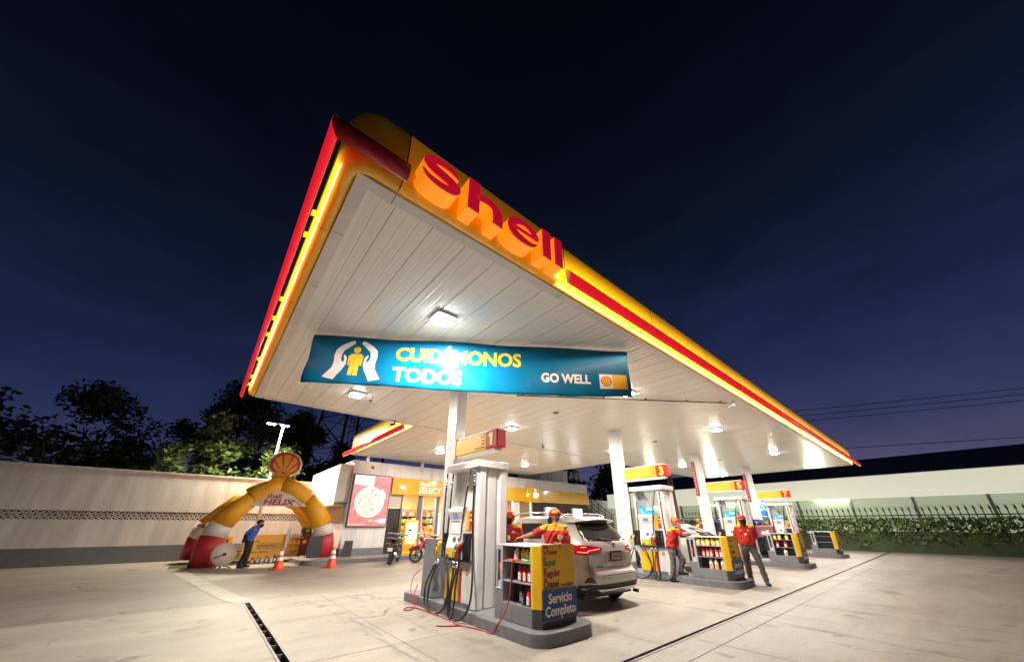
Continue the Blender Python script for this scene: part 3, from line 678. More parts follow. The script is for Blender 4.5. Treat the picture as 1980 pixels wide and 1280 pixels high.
def make_pump(k, sticker, label):
    t = thing('fuel_pump', label, 'fuel pump', iloc(k), 0, 'white fuel pumps with overhead hoses')
    m = MB(); m.box((-0.36,-0.905,2.305), (0.345,0.155,2.43)); m.build('top_cap', PUMPW, t, bevel=0.012)
    m = MB(); m.prism(column_poly(-0.81, 1)[::-1], ZI+0.006, 2.304); m.build('end_column', PUMPW, t, bevel=0.004)
    m = MB(); m.box((-0.20,0.045,ZI+0.006), (0.22,0.128,2.304)); m.build('end_column', PUMPW, t, bevel=0.01)
    m = MB()
    if not sticker: m.box((-0.10,-0.71,1.60), (0.10,0.042,2.303)); m.build('back_panel', PUMPW, t)
    else:
        m.add([(-0.06,0.03,1.6),(-0.06,-0.30,1.6),(-0.06,-0.24,2.0),(-0.06,-0.08,2.303),(-0.06,0.03,2.303),(0.06,0.03,1.6),(0.06,-0.30,1.6),(0.06,-0.24,2.0),(0.06,-0.08,2.303),(0.06,0.03,2.303)], [(0,1,2,3,4),(9,8,7,6,5),(0,5,6,1),(1,6,7,2),(2,7,8,3),(3,8,9,4),(4,9,5,0)])
        m.build('back_panel', PANELG, t)
    # lower cabinet
    fx = -0.30
    m = MB(); m.box((fx+0.004,-0.72,ZI+0.005), (0.30,0.044,0.80)); m.build('lower_cabinet', GREY, t)
    m = MB(); m.box((fx-0.004,-0.41,0.215), (fx+0.002,0.038,0.70)); m.build('yellow_panel', YEL, t)
    m = MB(); m.box((fx-0.004,-0.488,0.215), (fx+0.002,-0.4115,0.70)); m.build('red_panel', RED, t)
    m = MB(); m.box((fx-0.004,-0.755,0.215), (fx+0.002,-0.4895,0.70)); p_ = m.build('white_panel', PUMPW, t)
    m = MB(); pecten(m, 0.050, face_mx((fx-0.0045,-0.645,0.645)), 0.002); m.build('shell_emblem', [DRED, YELD], p_)
    m = MB(); m.box((fx-0.005,-0.755,0.703), (fx+0.003,0.04,0.795)); m.build('trim_band', mat('band_grey',(0.55,0.55,0.55),0.4), t)
    m = MB(); m.box((fx-0.06,-0.76,0.80), (0.25,0.044,0.818)); m.build('black_ledge', BLACK, t, bevel=0.004)
    # head
    m = MB(); m.box((fx+0.03,-0.72,0.819), (0.27,0.044,1.60)); m.build('head_body', PUMPW, t)
    m = MB()
    prof = [(-0.03,0.82),(-0.085,0.85),(-0.095,1.0),(-0.05,1.18),(-0.045,1.45),(-0.085,1.58),(-0.075,1.64),(0.03,1.66)]
    ya, yb = -0.06, -0.50
    vs = [(fx+a_,ya,z) for a_,z in prof]+[(fx+a_,yb,z) for a_,z in prof]; kk = len(prof)
    vs += [(fx+0.05,ya,z) for a_,z in prof]+[(fx+0.05,yb,z) for a_,z in prof]
    fs = [(i,i+1,kk+i+1,kk+i) for i in range(kk-1)]+[(2*kk+i,2*kk+i+1,i+1,i) for i in range(kk-1)]+[(kk+i,kk+i+1,3*kk+i+1,3*kk+i) for i in range(kk-1)]
    m.add(vs, fs); m.build('display_housing', PUMPW, t)
    m = MB(); m.add([(fx-0.052,-0.20,1.46),(fx-0.052,-0.36,1.46),(fx-0.078,-0.36,1.55),(fx-0.078,-0.20,1.55)], [(0,1,2,3)]); m.build('screen', SCRM, t, fix=False)
    m = MB()
    m.box((fx-0.056,-0.40,1.22), (fx-0.047,-0.16,1.40)); m.build('display_window', mat('display_white',(0.85,0.85,0.83),0.25), t, bevel=0.003)
    m = MB(); m.box((fx-0.062,-0.42,1.42), (fx-0.05,-0.14,1.432)); m.box((fx-0.074,-0.335,1.06),(fx-0.06,-0.24,1.17)); m.box((fx-0.072,-0.45,1.07),(fx-0.06,-0.40,1.16)); m.build('card_reader', mat('reader_grey',(0.16,0.16,0.18),0.35), t, bevel=0.004)
    m = MB(); m.add([(fx-0.097,-0.09,0.86),(fx-0.097,-0.38,0.86),(fx-0.0985,-0.38,1.0),(fx-0.0985,-0.09,1.0)], [(0,1,2,3)]); m.add([(fx-0.097,-0.385,0.86),(fx-0.097,-0.47,0.86),(fx-0.0985,-0.47,1.0),(fx-0.0985,-0.385,1.0)], [(0,1,2,3)], 1)
    for i in range(3):
        m.add([(fx-0.1,-0.12-0.09*i,0.955),(fx-0.1,-0.17-0.09*i,0.955),(fx-0.1005,-0.17-0.09*i,0.98),(fx-0.1005,-0.12-0.09*i,0.98)], [(0,1,2,3)], 2)
    m.add([(fx-0.1,-0.10,0.865),(fx-0.1,-0.18,0.865),(fx-0.1003,-0.18,0.895),(fx-0.1003,-0.10,0.895)], [(0,1,2,3)], 3)
    m.build('price_keys', [YEL, RED, LGREY, INK], t, fix=False)
    for y0, y1 in ((0.04,-0.055),(-0.505,-0.60)):
        m = MB(); m.box((fx+0.02,y1,1.28), (fx+0.029,y0,1.59)); m.build('yellow_side_panel', YEL, t)
    m = MB(); m.box((fx+0.02,-0.70,1.28), (fx+0.0285,-0.603,1.59)); q = m.build('red_side_panel', RED, t)
    m = MB(); m.prism(arc(0,0,0.025,0,360,12)[:-1], 0, 0.002, face_mx((fx+0.019,-0.65,1.44))); m.box((fx+0.0175,-0.68,1.50),(fx+0.0195,-0.62,1.53)); m.build('panel_print', WHITE, q)
    for y0, y1 in ((0.20,0.0),(-0.50,-0.72)):
        m = MB(); ym = (y0+y1)/2
        m.box((fx-0.03,y1,0.825), (fx+0.05,y0,1.23)); 
        m.add([(fx-0.10,y1+0.01,1.0),(fx-0.03,y1+0.01,1.22),(fx-0.03,y1+0.01,0.83),(fx-0.10,y1+0.03,1.0),(fx-0.03,y1+0.03,1.22),(fx-0.03,y1+0.03,0.83)], [(0,1,2),(5,4,3),(0,3,4,1),(0,2,5,3)])
        m.box((fx-0.06,ym-0.012,0.86), (fx-0.03,ym+0.012,1.2))
        m.build('nozzle_holster', BLACK, t, bevel=0.008)
    nozzle(t, 0.17, 'yellow', -0.41, 1.02); nozzle(t, 0.235, 'black', -0.39, 1.02)
    nozzle(t, -0.40, 'green', -0.40, 1.0); nozzle(t, -0.49, 'red', -0.41, 1.0)
    for H in HOSES:
        m = MB(); m.tube(spline(H, 6), 0.0155, 8); h = m.build('hose', BLACK, t)
        m = MB()
        a_ = Vector(H[0]); d = (Vector(H[1])-a_).normalized()
        for s, r in ((0.10,0.018),(0.15,0.016),(0.20,0.020),(0.25,0.017)): m.tube([a_+d*s, a_+d*(s+0.028)], r, 8)
        b_ = Vector(H[-1]); m.tube([b_, b_-(b_-Vector(H[-2])).normalized()*0.10], 0.018, 8)
        m.build('hose_coupling', CHROME, h)
    # the far side
    Hh = [(0.355,-0.79,2.30),(0.36,-0.80,1.6),(0.40,-0.80,1.0),(0.45,-0.72,0.5),(0.46,-0.60,0.22),(0.45,-0.50,0.3),(0.43,-0.45,0.7)]
    m = MB(); m.tube(spline(Hh,6), 0.0135, 8); h = m.build('hose', BLACK, t)
    m = MB(); m.tube([(0.356,-0.792,2.20),(0.357,-0.793,2.17)], 0.018, 8); m.tube([(0.357,-0.795,2.12),(0.357,-0.796,2.09)], 0.02, 8); m.build('hose_coupling', CHROME, h)
    nozzle(t, -0.45, 'black', 0.42, 0.98)
    if sticker:
        m = MB(); m.box((fx-0.005,-0.52,1.67), (fx+0.004,-0.10,1.88)); q = m.build('blue_notice', CYAN, t)
        m = MB(); f_ = face_mx((fx-0.006,0,0))
        m.box((0.30,1.76,0),(0.50,1.785,0.001),0,f_); m.box((0.30,1.80,0),(0.50,1.82,0.001),0,f_); m.box((0.14,1.70,0),(0.18,1.80,0.001),0,f_); m.box((0.18,1.70,0),(0.26,1.72,0.001),0,f_); m.box((0.30,1.84,0),(0.50,1.855,0.001),1,f_)
        m.build('notice_print', [WHITE, YEL], q)
    return t
make_pump(0, False, 'nearest tall white fuel pump with four black overhead hoses, beside the grey oil cabinet')
p3_ = make_pump(1, True, 'white fuel pump with a cyan notice behind the leaning attendant, under sign three')
dup(p3_, 'white fuel pump with a cyan notice behind the standing attendant, under sign five', iloc(2))
dup(p3_, 'farthest white fuel pump with a cyan notice, under sign seven', iloc(3))

# service cabinets
SHELFM = mat('shelf_grey', (0.30,0.30,0.32), 0.4)
def make_cabinet(k, label):
    t = thing('service_cabinet', label, 'cabinet', iloc(k, ZI), 0, 'grey oil cabinets with yellow price boards')
    x0, x1 = -0.29, 0.40; yb, ym, yf = -1.28, -1.53, -2.16     # far end, bin partition, start of the yellow corner
    z0 = 0.006
    m = MB()
    far = arc(x0+0.14, yb-0.14, 0.14, 180, 90, 6)
    m.prism([(x0,ym)]+far+[(x1,yb),(x1,ym)], z0, 0.36); m.box((x0,yf,z0), (x1,ym-0.001,0.22))
    m.build('plinth', GREY, t, bevel=0.006)
    m = MB(); m.prism([(x0,ym)]+far+[(x1,yb),(x1,ym)], 0.87, 0.945); m.box((x0,yf,0.925), (x1,ym-0.001,0.9452)); m.build('top', LGREY, t, bevel=0.006)
    m = MB(); m.box((x1-0.02,yf,0.221), (x1,ym-0.001,0.924)); m.box((x1-0.02,ym,0.361), (x1,yb,0.869)); m.build('back_panel', GREY, t)
    for y_ in (ym-0.015,yf):
        m = MB(); m.box((x0,y_,0.221), (x1-0.021,y_+0.015,0.924)); m.build('side_panel', LGREY, t)
    m = MB(); m.box((x0+0.14,yb-0.012,0.361), (x1-0.021,yb,0.869)); m.build('end_panel', GREY, t)
    for y_ in (ym+0.001,yb-0.15):
        m = MB(); m.box((x0,y_,0.361), (x0+0.015,y_+0.034,0.869)); m.build('bin_frame', LGREY, t)
    m = MB(); m.box((x0+0.06,ym+0.001,0.362), (x1-0.021,yb-0.02,0.868)); m.build('bin_shade_block', DARK, t)  # solid black block put in for the shade inside the bin
    m = MB(); m.add([(x0-0.006,ym+0.03,0.37),(x0-0.006,yb-0.12,0.37),(x0+0.055,yb-0.12,0.47),(x0+0.055,ym+0.03,0.47)], [(0,1,2,3)]); m.build('bin_flap', LGREY, t, fix=False)
    for z in (0.475, 0.725):
        m = MB(); m.box((x0+0.004,yf+0.016,z), (x1-0.021,ym-0.016,z+0.012)); m.build('shelf', SHELFM, t)
    m = MB(); m.box((x0+0.22,yf+0.016,0.222), (x0+0.225,ym-0.016,0.924)); m.build('shelf_back', mat('shelf_back_dark',(0.02,0.018,0.016),0.5), t)
    # yellow corner post and price board on the front end
    m = MB(); m.prism([(x0-0.005,yf-0.001),(x0-0.005,yf-0.03),(x0+0.05,yf-0.135),(x1,yf-0.135),(x1,yf-0.001)], z0, 0.949); m.build('board_box', YEL, t, bevel=0.003)
    m = MB(); m.prism([(x0-0.009,yf-0.002),(x0-0.009,yf-0.034),(x0+0.046,yf-0.140),(x1+0.003,yf-0.140),(x1+0.003,yf-0.002)], z0-0.001, 0.215); m.build('board_foot', mat('foot_dark',(0.055,0.052,0.05),0.5,noise=0.25,nscale=12), t)
    th = 0.0
    fr = Matrix.Translation((x0+0.05, yf-0.142, 0.0)) @ Matrix.Rotation(-th, 4, 'X') @ Matrix(((1,0,0,0),(0,0,-1,0),(0,1,0,0),(0,0,0,1)))
    W_ = x1-x0-0.05+0.015
    m = MB(); m.box((0,0.43,0), (W_,0.965,0.008), 0, fr); q = m.build('price_board', YELD, t)
    m = MB(); f2 = fr @ Matrix.Translation((0,0,0.0085))
    for s, x, y, sz, mi in (('Shell',0.03,0.915,0.062,0),('V-Power',0.03,0.84,0.085,0),('Shell',0.03,0.795,0.034,1),('Super',0.03,0.71,0.115,1),('Shell',0.03,0.665,0.034,2),('Regular',0.03,0.58,0.115,2),('Shell',0.03,0.545,0.034,3),('Diesel',0.03,0.45,0.125,3),('Low Sulphur',0.355,0.452,0.056,3)):
        m = MB(); text_mb(m, s, sz, f2 @ Matrix.Translation((x,y,0)), 0.032, 0.001, 0, 'LEFT', 0.90); m.build('fuel_name', [MAROON, GREEN, MAROON, INK][mi], q, fix=False)
    m = MB(); k_ = 18; o_ = arc(0.36,0.935,0.022,0,360,k_)[:-1]; i_ = arc(0.36,0.935,0.013,0,360,k_)[:-1]
    m.add([(x,y,0.001) for x,y in o_]+[(x,y,0.001) for x,y in i_], [(j,(j+1)%k_,k_+(j+1)%k_,k_+j) for j in range(k_)], 0, False, f2)
    m.build('ring_mark', MAROON, q, fix=False)
    m = MB(); m.box((0.012,0.095,0.002), (W_+0.004,0.425,0.012), 0, fr); q = m.build('blue_board', BLUE, t)
    m = MB(); f2 = fr @ Matrix.Translation((0,0,0.0125))
    for s, y in (('Servicio',0.275),('Completo',0.135)):
        m = MB(); text_mb(m, s, 0.155, f2 @ Matrix.Translation((W_/2+0.005,y,0)), 0.028, 0.001, 0, 'CENTER', 0.92); m.build('board_word', CREAM, q, fix=False)
    for z_ in (0.4255,0.082):
        m = MB(); m.box((0,z_,0.001), (W_,z_+0.0105,0.018), 0, fr); m.build('board_rail', mat('rail_brown',(0.22,0.16,0.08),0.5), t)
    return t
cab = make_cabinet(0, 'nearest grey oil cabinet with shelves and a yellow price board, right of the first pump')
dup(cab, 'grey oil cabinet with shelves of bottles between the leaning and the standing attendants', iloc(1, ZI))
dup(cab, 'grey oil cabinet on the third island, at the right behind the standing attendant', iloc(2, ZI))
dup(cab, 'farthest grey oil cabinet on the island below sign seven', iloc(3, ZI))

# bottles
BM = {'yellow': mat('bottle_yellow',(0.85,0.55,0.02),0.35), 'red': mat('bottle_red',(0.62,0.02,0.025),0.35), 'white': mat('bottle_white',(0.75,0.74,0.70),0.4), 'dark': mat('bottle_black',(0.02,0.02,0.022),0.4), 'grey': mat('bottle_grey',(0.42,0.42,0.42),0.4), 'milky': mat('bottle_milky',(0.62,0.58,0.50),0.3), 'gold': mat('bottle_gold',(0.55,0.33,0.08),0.35)}
LAB = {'w': mat('label_white',(0.80,0.78,0.70),0.5), 'y': mat('label_yellow',(0.80,0.48,0.02),0.5), 'r': mat('label_red',(0.55,0.03,0.03),0.5), 'b': mat('label_blue',(0.05,0.2,0.5),0.5)}
def bottle(label, col, lab, cap, w_, d_, h, loc, rz=0.0, grp=None, handle=False):
    t = thing('oil_bottle', label, 'bottle', loc, rz, grp)
    m = MB(); k = 16
    def ring(sw, sd, z, ox=0.0, pw=0.55):
        return [(ox+sw*math.copysign(abs(math.cos(2*math.pi*j/k))**pw, math.cos(2*math.pi*j/k)), sd*math.copysign(abs(math.sin(2*math.pi*j/k))**pw, math.sin(2*math.pi*j/k)), z) for j in range(k)]
    a_, b_ = w_/2, d_/2; ox = -a_*0.35 if handle else 0
    rs = [ring(a_*0.94,b_*0.94,0), ring(a_,b_,h*0.03), ring(a_,b_,h*0.66), ring(a_*0.93,b_*0.95,h*0.72,ox*0.15), ring(a_*0.66,b_*0.85,h*0.81,ox*0.5,0.75), ring(a_*0.36,b_*0.60,h*0.88,ox,1), ring(a_*0.34,b_*0.58,h*0.91,ox,1)]
    vs = [p for r_ in rs for p in r_]
    m.add(vs, [(i*k+j, i*k+(j+1)%k, (i+1)*k+(j+1)%k, (i+1)*k+j) for i in range(len(rs)-1) for j in range(k)], 0, True)
    m.add(vs, [tuple(range(k-1,-1,-1)), tuple((len(rs)-1)*k+j for j in range(k))])
    if handle: m.tube([(a_*0.35,0,h*0.80),(a_*0.75,0,h*0.86),(a_*0.98,0,h*0.76),(a_*0.99,0,h*0.55)], w_*0.07, 6)
    m.build('body', BM[col], t)
    m = MB(); m.lathe([(a_*0.37,0),(a_*0.37,h*0.09),(a_*0.30,h*0.10)], 12, Matrix.Translation((ox,0,h*0.905))); m.build('cap', BM[cap], t)
    m = MB()
    m.prism([(-a_*0.62,h*0.10),(a_*0.62,h*0.10),(a_*0.62,h*0.52),(0,h*0.60),(-a_*0.62,h*0.52)], 0, 0.0025, face_my((0,-b_-0.0005,0)))
    q = m.build('label_print', LAB[lab], t)
    m = MB(); m.prism(arc(0,h*0.38,a_*0.30,0,360,10)[:-1], 0, 0.001, face_my((0,-b_-0.0035,0)), 1); m.build('label_mark', [LAB['r'] if lab != 'r' else LAB['w'], LAB['y'] if lab != 'y' else LAB['r']], q)
    return t
def cl(k, dx, dy, z): return (IX+DX[k]+dx, IY+dy, z)
FX = R_(-90)      # labels face -X
Z1, Z2, Z3 = ZI+0.222, ZI+0.488, ZI+0.738
G1 = 'bottles on the shelves of the nearest oil cabinet'
for i, (dy, lb) in enumerate(((-1.90,'left of the three yellow oil bottles on the top shelf of the nearest cabinet'),(-1.98,'middle one of the three yellow oil bottles on the top shelf of the nearest cabinet'),(-2.07,'right of the three yellow oil bottles, next to the yellow board'))):
    bottle(lb, 'yellow', 'w', 'yellow', 0.075, 0.055, 0.165, cl(0,-0.19,dy,Z3), FX, G1)
bottle('milky plastic spray bottle with a green cap on the top shelf of the nearest cabinet', 'milky', 'w', 'white', 0.075, 0.075, 0.17, cl(0,-0.20,-1.77,Z3), FX, G1)
for dy, lb in ((-1.86,'left red oil bottle on the middle shelf of the nearest cabinet'),(-1.96,'right red oil bottle on the middle shelf of the nearest cabinet'),(-2.06,'red oil bottle half hidden behind the post, middle shelf of nearest cabinet')):
    bottle(lb, 'red', 'w', 'red', 0.085, 0.06, 0.205, cl(0,-0.21,dy,Z2), FX, G1, True)
bottle('tall ribbed dark grey bottle on the bottom shelf of the nearest cabinet', 'dark', 'w', 'dark', 0.075, 0.06, 0.235, cl(0,-0.16,-1.83,Z1), FX, G1)
bottle('small black bottle with pale top and blue label on the bottom shelf', 'dark', 'b', 'milky', 0.065, 0.06, 0.165, cl(0,-0.22,-1.93,Z1), FX, G1)
bottle('tall red oil bottle beside the yellow post on the bottom shelf', 'red', 'w', 'red', 0.075, 0.06, 0.20, cl(0,-0.23,-2.05,Z1), FX, G1)
G3 = 'bottles on the shelves of the second oil cabinet'
for i in range(5):
    bottle(['leftmost','second from left','third from left','fourth from left','rightmost'][i]+' yellow oil jug on the top shelf below the leaning attendant\'s arms', 'yellow', 'w', 'yellow', 0.105, 0.07, 0.178, cl(1,-0.20+rnd.uniform(-0.02,0.02),-1.60-0.118*i,Z3), FX+rnd.uniform(-0.25,0.25), G3, True)
for i in range(5):
    bottle(['leftmost','second from left','third from left','fourth from left','rightmost'][i]+' red oil bottle on the middle shelf of the second cabinet', 'red', 'w', 'red', 0.088, 0.06, 0.20, cl(1,-0.20+rnd.uniform(-0.02,0.02),-1.68-0.10*i-0.02*(i > 2),Z2), FX+rnd.uniform(-0.25,0.25), G3, True)
for i, dy in enumerate((-1.82,-1.94,-2.09)):
    bottle(['left','middle','right'][i]+' white oil carton bottle on the bottom shelf of the second cabinet', 'white', 'y', 'white', 0.085, 0.06, 0.21, cl(1,-0.21,dy,Z1), FX, G3)
for i, (c, dy, z, lb) in enumerate((('yellow',-1.62,Z3,'left yellow jug on the top shelf of the third oil cabinet'),('yellow',-1.76,Z3,'middle yellow jug on the top shelf of the third oil cabinet'),('yellow',-1.98,Z3,'right yellow jug on the top shelf of the third oil cabinet'),('red',-1.66,Z2,'left red bottle on the middle shelf of the third oil cabinet'),('red',-1.90,Z2,'right red bottle on the middle shelf of the third oil cabinet'),('white',-1.84,Z1,'lone white bottle on the bottom shelf of the third oil cabinet'))):
    bottle(lb, c, 'w' if c != 'white' else 'y', c, 0.098, 0.065, 0.18 if c == 'yellow' else 0.20, cl(2,-0.20,dy,z), FX+rnd.uniform(-0.2,0.2), 'bottles on the shelves of the third oil cabinet', True)
m = MB(); m.box((-0.03,-0.13,0), (0.03,0.13,0.018)); m.box((-0.02,-0.12,0.018),(0.02,-0.05,0.03)); o = m.build('brush_tray', mat('orange_plastic',(0.75,0.14,0.02),0.45), None, bevel=0.004); o.location = cl(0,-0.245,-1.74,Z3+0.001); tag(o, 'flat orange plastic tray at the front edge of the cabinet top shelf', 'tray')
m = MB(); m.ball((0,0,0.012),(0.035,0.07,0.014),10); m.ball((0.01,0.05,0.02),(0.03,0.05,0.016),8); o = m.build('green_cloth', mat('cloth_green',(0.20,0.42,0.05),0.8)); o.location = cl(0,-0.245,-2.02,Z3+0.001); tag(o, 'crumpled light green cloth on the top shelf in front of the yellow bottles', 'cloth')
# red squeegee handles leaning in the bins
for k, lb in ((0,'red squeegee handle sticking out of the waste bin of the nearest cabinet'),(1,'red squeegee handle in the bin beside the leaning attendant\'s knee')):
    m = MB(); m.tube([(0,0,0),(0.012,0.06,0.30)], 0.012, 8); o = m.build('squeegee_handle', RED); o.location = cl(k,-0.27,-1.50,ZI+0.40); tag(o, lb, 'squeegee')

# grey box behind the first pump, and its tray of things
t = thing('grey_bin_box', 'plain tall grey metal box standing on the far end of the nearest island', 'box', (3.52,6.40,ZI), 0)
m = MB(); m.box((0.0,0.0,0.005), (0.30,0.46,0.955)); m.build('body', GREY, t, bevel=0.012)
m = MB(); m.box((-0.006,-0.006,0.956), (0.306,0.466,0.968)); m.build('lid', LGREY, t, bevel=0.003)
t = thing('glove', 'black and yellow work gloves lying on top of the grey metal box', 'gloves', (3.60,6.63,ZI+0.969), R_(70))
m = MB(); m.ball((0,0,0.03),(0.11,0.05,0.03),10); 
for i in range(4): m.tube([(0.08,-0.035+0.024*i,0.03),(0.15,-0.045+0.03*i,0.028),(0.19,-0.05+0.033*i,0.02)], [0.014,0.013,0.009], 6)
m.build('palm', BLACK, t); m = MB(); m.ball((-0.03,0.01,0.05),(0.07,0.04,0.022),8); m.build('cuff', YEL, t)

# red air hose lying on the concrete and climbing into the nearest cabinet
def zg(x, y): return (x, y, 0.014)
path = [(3.56,7.05,0.55),(3.46,7.10,0.42),(3.38,6.98,0.22),(3.40,6.86,0.165),(3.44,6.76,0.165)]
P2 = [(3.50,6.95,0.33),(3.42,6.88,0.22),(3.38,6.80,0.10),zg(3.36,6.72),zg(3.28,6.60),zg(3.16,6.50),zg(3.10,6.58),zg(3.17,6.70),zg(3.28,6.70),zg(3.34,6.48),zg(3.33,6.20),zg(3.34,5.90),zg(3.33,5.55),zg(3.30,5.25),zg(3.30,5.08),zg(3.33,4.96),zg(3.38,4.80),zg(3.40,4.66),zg(3.40,4.56),(3.415,4.46,0.03),(3.405,4.37,0.12),(3.44,4.30,0.22),(3.50,4.26,0.36),(3.54,4.24,0.60),(3.55,4.235,0.80),(3.565,4.22,0.895),(3.60,4.20,0.902)]
RH = mat('red_hose', (0.42,0.03,0.05), 0.4)
m = MB(); m.tube(spline(P2, 8), 0.0095, 8); m.tube(spline(path, 6), 0.008, 8); m.tube([zg(3.02,5.30),zg(3.14,5.18),zg(3.30,5.085)], 0.009, 8)
tag(m.build('air_hose', RH), 'thin red air hose looping over the concrete and up into the nearest cabinet', 'hose')

# blue banner under the soffit
A_, B_ = Vector((0.74,6.19,0)), Vector((5.36,3.05,0))
bd = (B_-A_); LB = bd.length; bd.normalize(); bn = Vector((bd.y,-bd.x,0))   # towards the camera
ZT, ZB_ = 4.375, 3.47
def bpt(u, v, h=0.0):
    """u along 0..LB, v 0..1 up the cloth"""
    f = u/LB
    sag = -0.012*math.sin(math.pi*f)*(1-v)+0.028*math.sin(f*5.5+1)*(1-v)**2
    wav = 0.007*math.sin(u*5.1+v*2)*(1.2-v)+0.015*math.sin(u*11+math.sin(v*3)*1.5)*max(0,0.5-v)+0.010*math.sin(u*2.3-4*v)
    edge = 0.02*math.sin(v*9)*math.exp(-u*4) 
    p = A_+bd*(u-0.17*(1-v)*max(0,1-f*2.5)*0.25)+bn*(wav+edge+h)
    p.z = ZB_+(ZT-ZB_)*v+sag+0.012*math.sin(f*math.pi*6)*v*(v > 0.9)
    return p
BAN = mat('banner_blue', (0.003,0.135,0.27), 0.30, noise=0.10, nscale=2.5, spec=0.10, coat=0.02)
_bc = BAN.node_tree.nodes['Principled BSDF']; _bc.inputs['Coat Roughness'].default_value = 0.12
t = thing('banner', 'long blue vinyl banner with a hands emblem and yellow and white lettering under the soffit', 'banner', (0,0,0))
NU, NV = 150, 18
m = MB(); vs = [bpt(LB*i/NU, j/NV) for j in range(NV+1) for i in range(NU+1)]
m.add(vs, [(j*(NU+1)+i, j*(NU+1)+i+1, (j+1)*(NU+1)+i+1, (j+1)*(NU+1)+i) for j in range(NV) for i in range(NU)], 0, True)
o = m.build('cloth', BAN, t, fix=False); so = o.modifiers.new('thick','SOLIDIFY'); so.thickness = 0.003; so.offset = -1
def on_banner(name, mb, mi, cuts=2, h=0.004):
    """lay flat drawing (metres along, metres up from the hem) on the cloth"""
    me = bpy.data.meshes.new(name); me.from_pydata([tuple(v) for v in mb.v], [], mb.f)
    me.polygons.foreach_set('material_index', mb.m)
    bm = bmesh.new(); bm.from_mesh(me); bmesh.ops.triangulate(bm, faces=bm.faces)
    for _ in range(cuts):
        le = [e for e in bm.edges if e.calc_length() > 0.09]
        if le: bmesh.ops.subdivide_edges(bm, edges=le, cuts=1)
        bmesh.ops.triangulate(bm, faces=bm.faces)
    for v in bm.verts: v.co = bpt(v.co.x, v.co.y/0.905, h+v.co.z)
    bm.to_mesh(me); bm.free()
    for q in mi: me.materials.append(q)
    ob = bpy.data.objects.new(name, me); COL.objects.link(ob); ob.parent = t; return ob
BW = mat('banner_white', (0.82,0.79,0.74), 0.35, coat=0.4); BY = mat('banner_yellow', (0.85,0.56,0.03), 0.35, coat=0.4)
I4 = Matrix.Identity(4)
def flat(strs):
    m_ = MB()
    for s, x, y, sz, mi, al, wd in strs: text_mb(m_, s, sz, Matrix.Translation((x,y,0)), 0.034, 0.0, mi, al, wd)
    return m_
on_banner('word', flat([('CUIDÉMONOS',1.40,0.50,0.345,0,'LEFT',0.96)]), [BY], 3); on_banner('word', flat([('TODOS',1.40,0.115,0.345,0,'LEFT',0.96)]), [BW], 3); on_banner('word', flat([('GO WELL',3.93,0.235,0.225,0,'LEFT',0.92)]), [BW], 3)
m = MB()
# two cupped hands
hand = [(0.0,0.05),(0.20,0.0),(0.245,0.11),(0.30,0.20),(0.345,0.33),(0.34,0.46),(0.29,0.53),(0.27,0.50),(0.30,0.42),(0.29,0.36),(0.245,0.42),(0.235,0.50),(0.26,0.60),(0.37,0.70),(0.44,0.76),(0.42,0.81),(0.34,0.79),(0.20,0.70),(0.13,0.62),(0.11,0.50),(0.13,0.36),(0.12,0.25)]
m.add([(0.30+x*0.92,0.07+y*0.94,0) for x,y in hand], [tuple(range(len(hand)))]); on_banner('hand_emblem', m, [BW], 3)
m = MB(); m.add([(1.21-x*0.92,0.07+y*0.94,0) for x,y in hand], [tuple(range(len(hand)-1,-1,-1))])
on_banner('hand_emblem', m, [BW], 3)
m = MB(); cx = 0.755
m.add([(x,y,0) for x,y in arc(cx,0.66,0.062,0,360,18)[:-1]], [tuple(range(18))])
fig = [(cx-0.115,0.36),(cx-0.085,0.36),(cx-0.075,0.48),(cx-0.075,0.17),(cx-0.01,0.17),(cx-0.002,0.37),(cx+0.006,0.17),(cx+0.075,0.17),(cx+0.075,0.48),(cx+0.085,0.36),(cx+0.115,0.36),(cx+0.12,0.54),(cx+0.08,0.585),(cx-0.08,0.585),(cx-0.12,0.54)]
m.add([(x,y,0) for x,y in fig], [tuple(range(len(fig)))]); on_banner('figure_emblem', m, [BY], 2)
m = MB()
m.add([(5.00,0.14,0),(5.25,0.14,0),(5.25,0.42,0),(5.00,0.42,0)], [(0,1,2,3)], 0); m.add([(5.252,0.14,0),(5.52,0.14,0),(5.52,0.42,0),(5.252,0.42,0)], [(0,1,2,3)], 1)
on_banner('emblem_tile', m, [BW, BY], 3)
m = MB(); pecten(m, 0.098, Matrix.Translation((5.125,0.278,0.002)), 0.002); on_banner('shell_emblem', m, [RED, BY], 1)
m = MB()
for u in (0.02, LB*0.5, LB-0.02): m.tube([bpt(u,1.0), bpt(u,1.0)+Vector((0,0,0.035))], 0.004, 6)
m.tube([bpt(0,0.02), bpt(0,0.0)+Vector((-0.04,0.02,-0.05))], 0.006, 6)
m.build('tie_cord', WHITE, t)
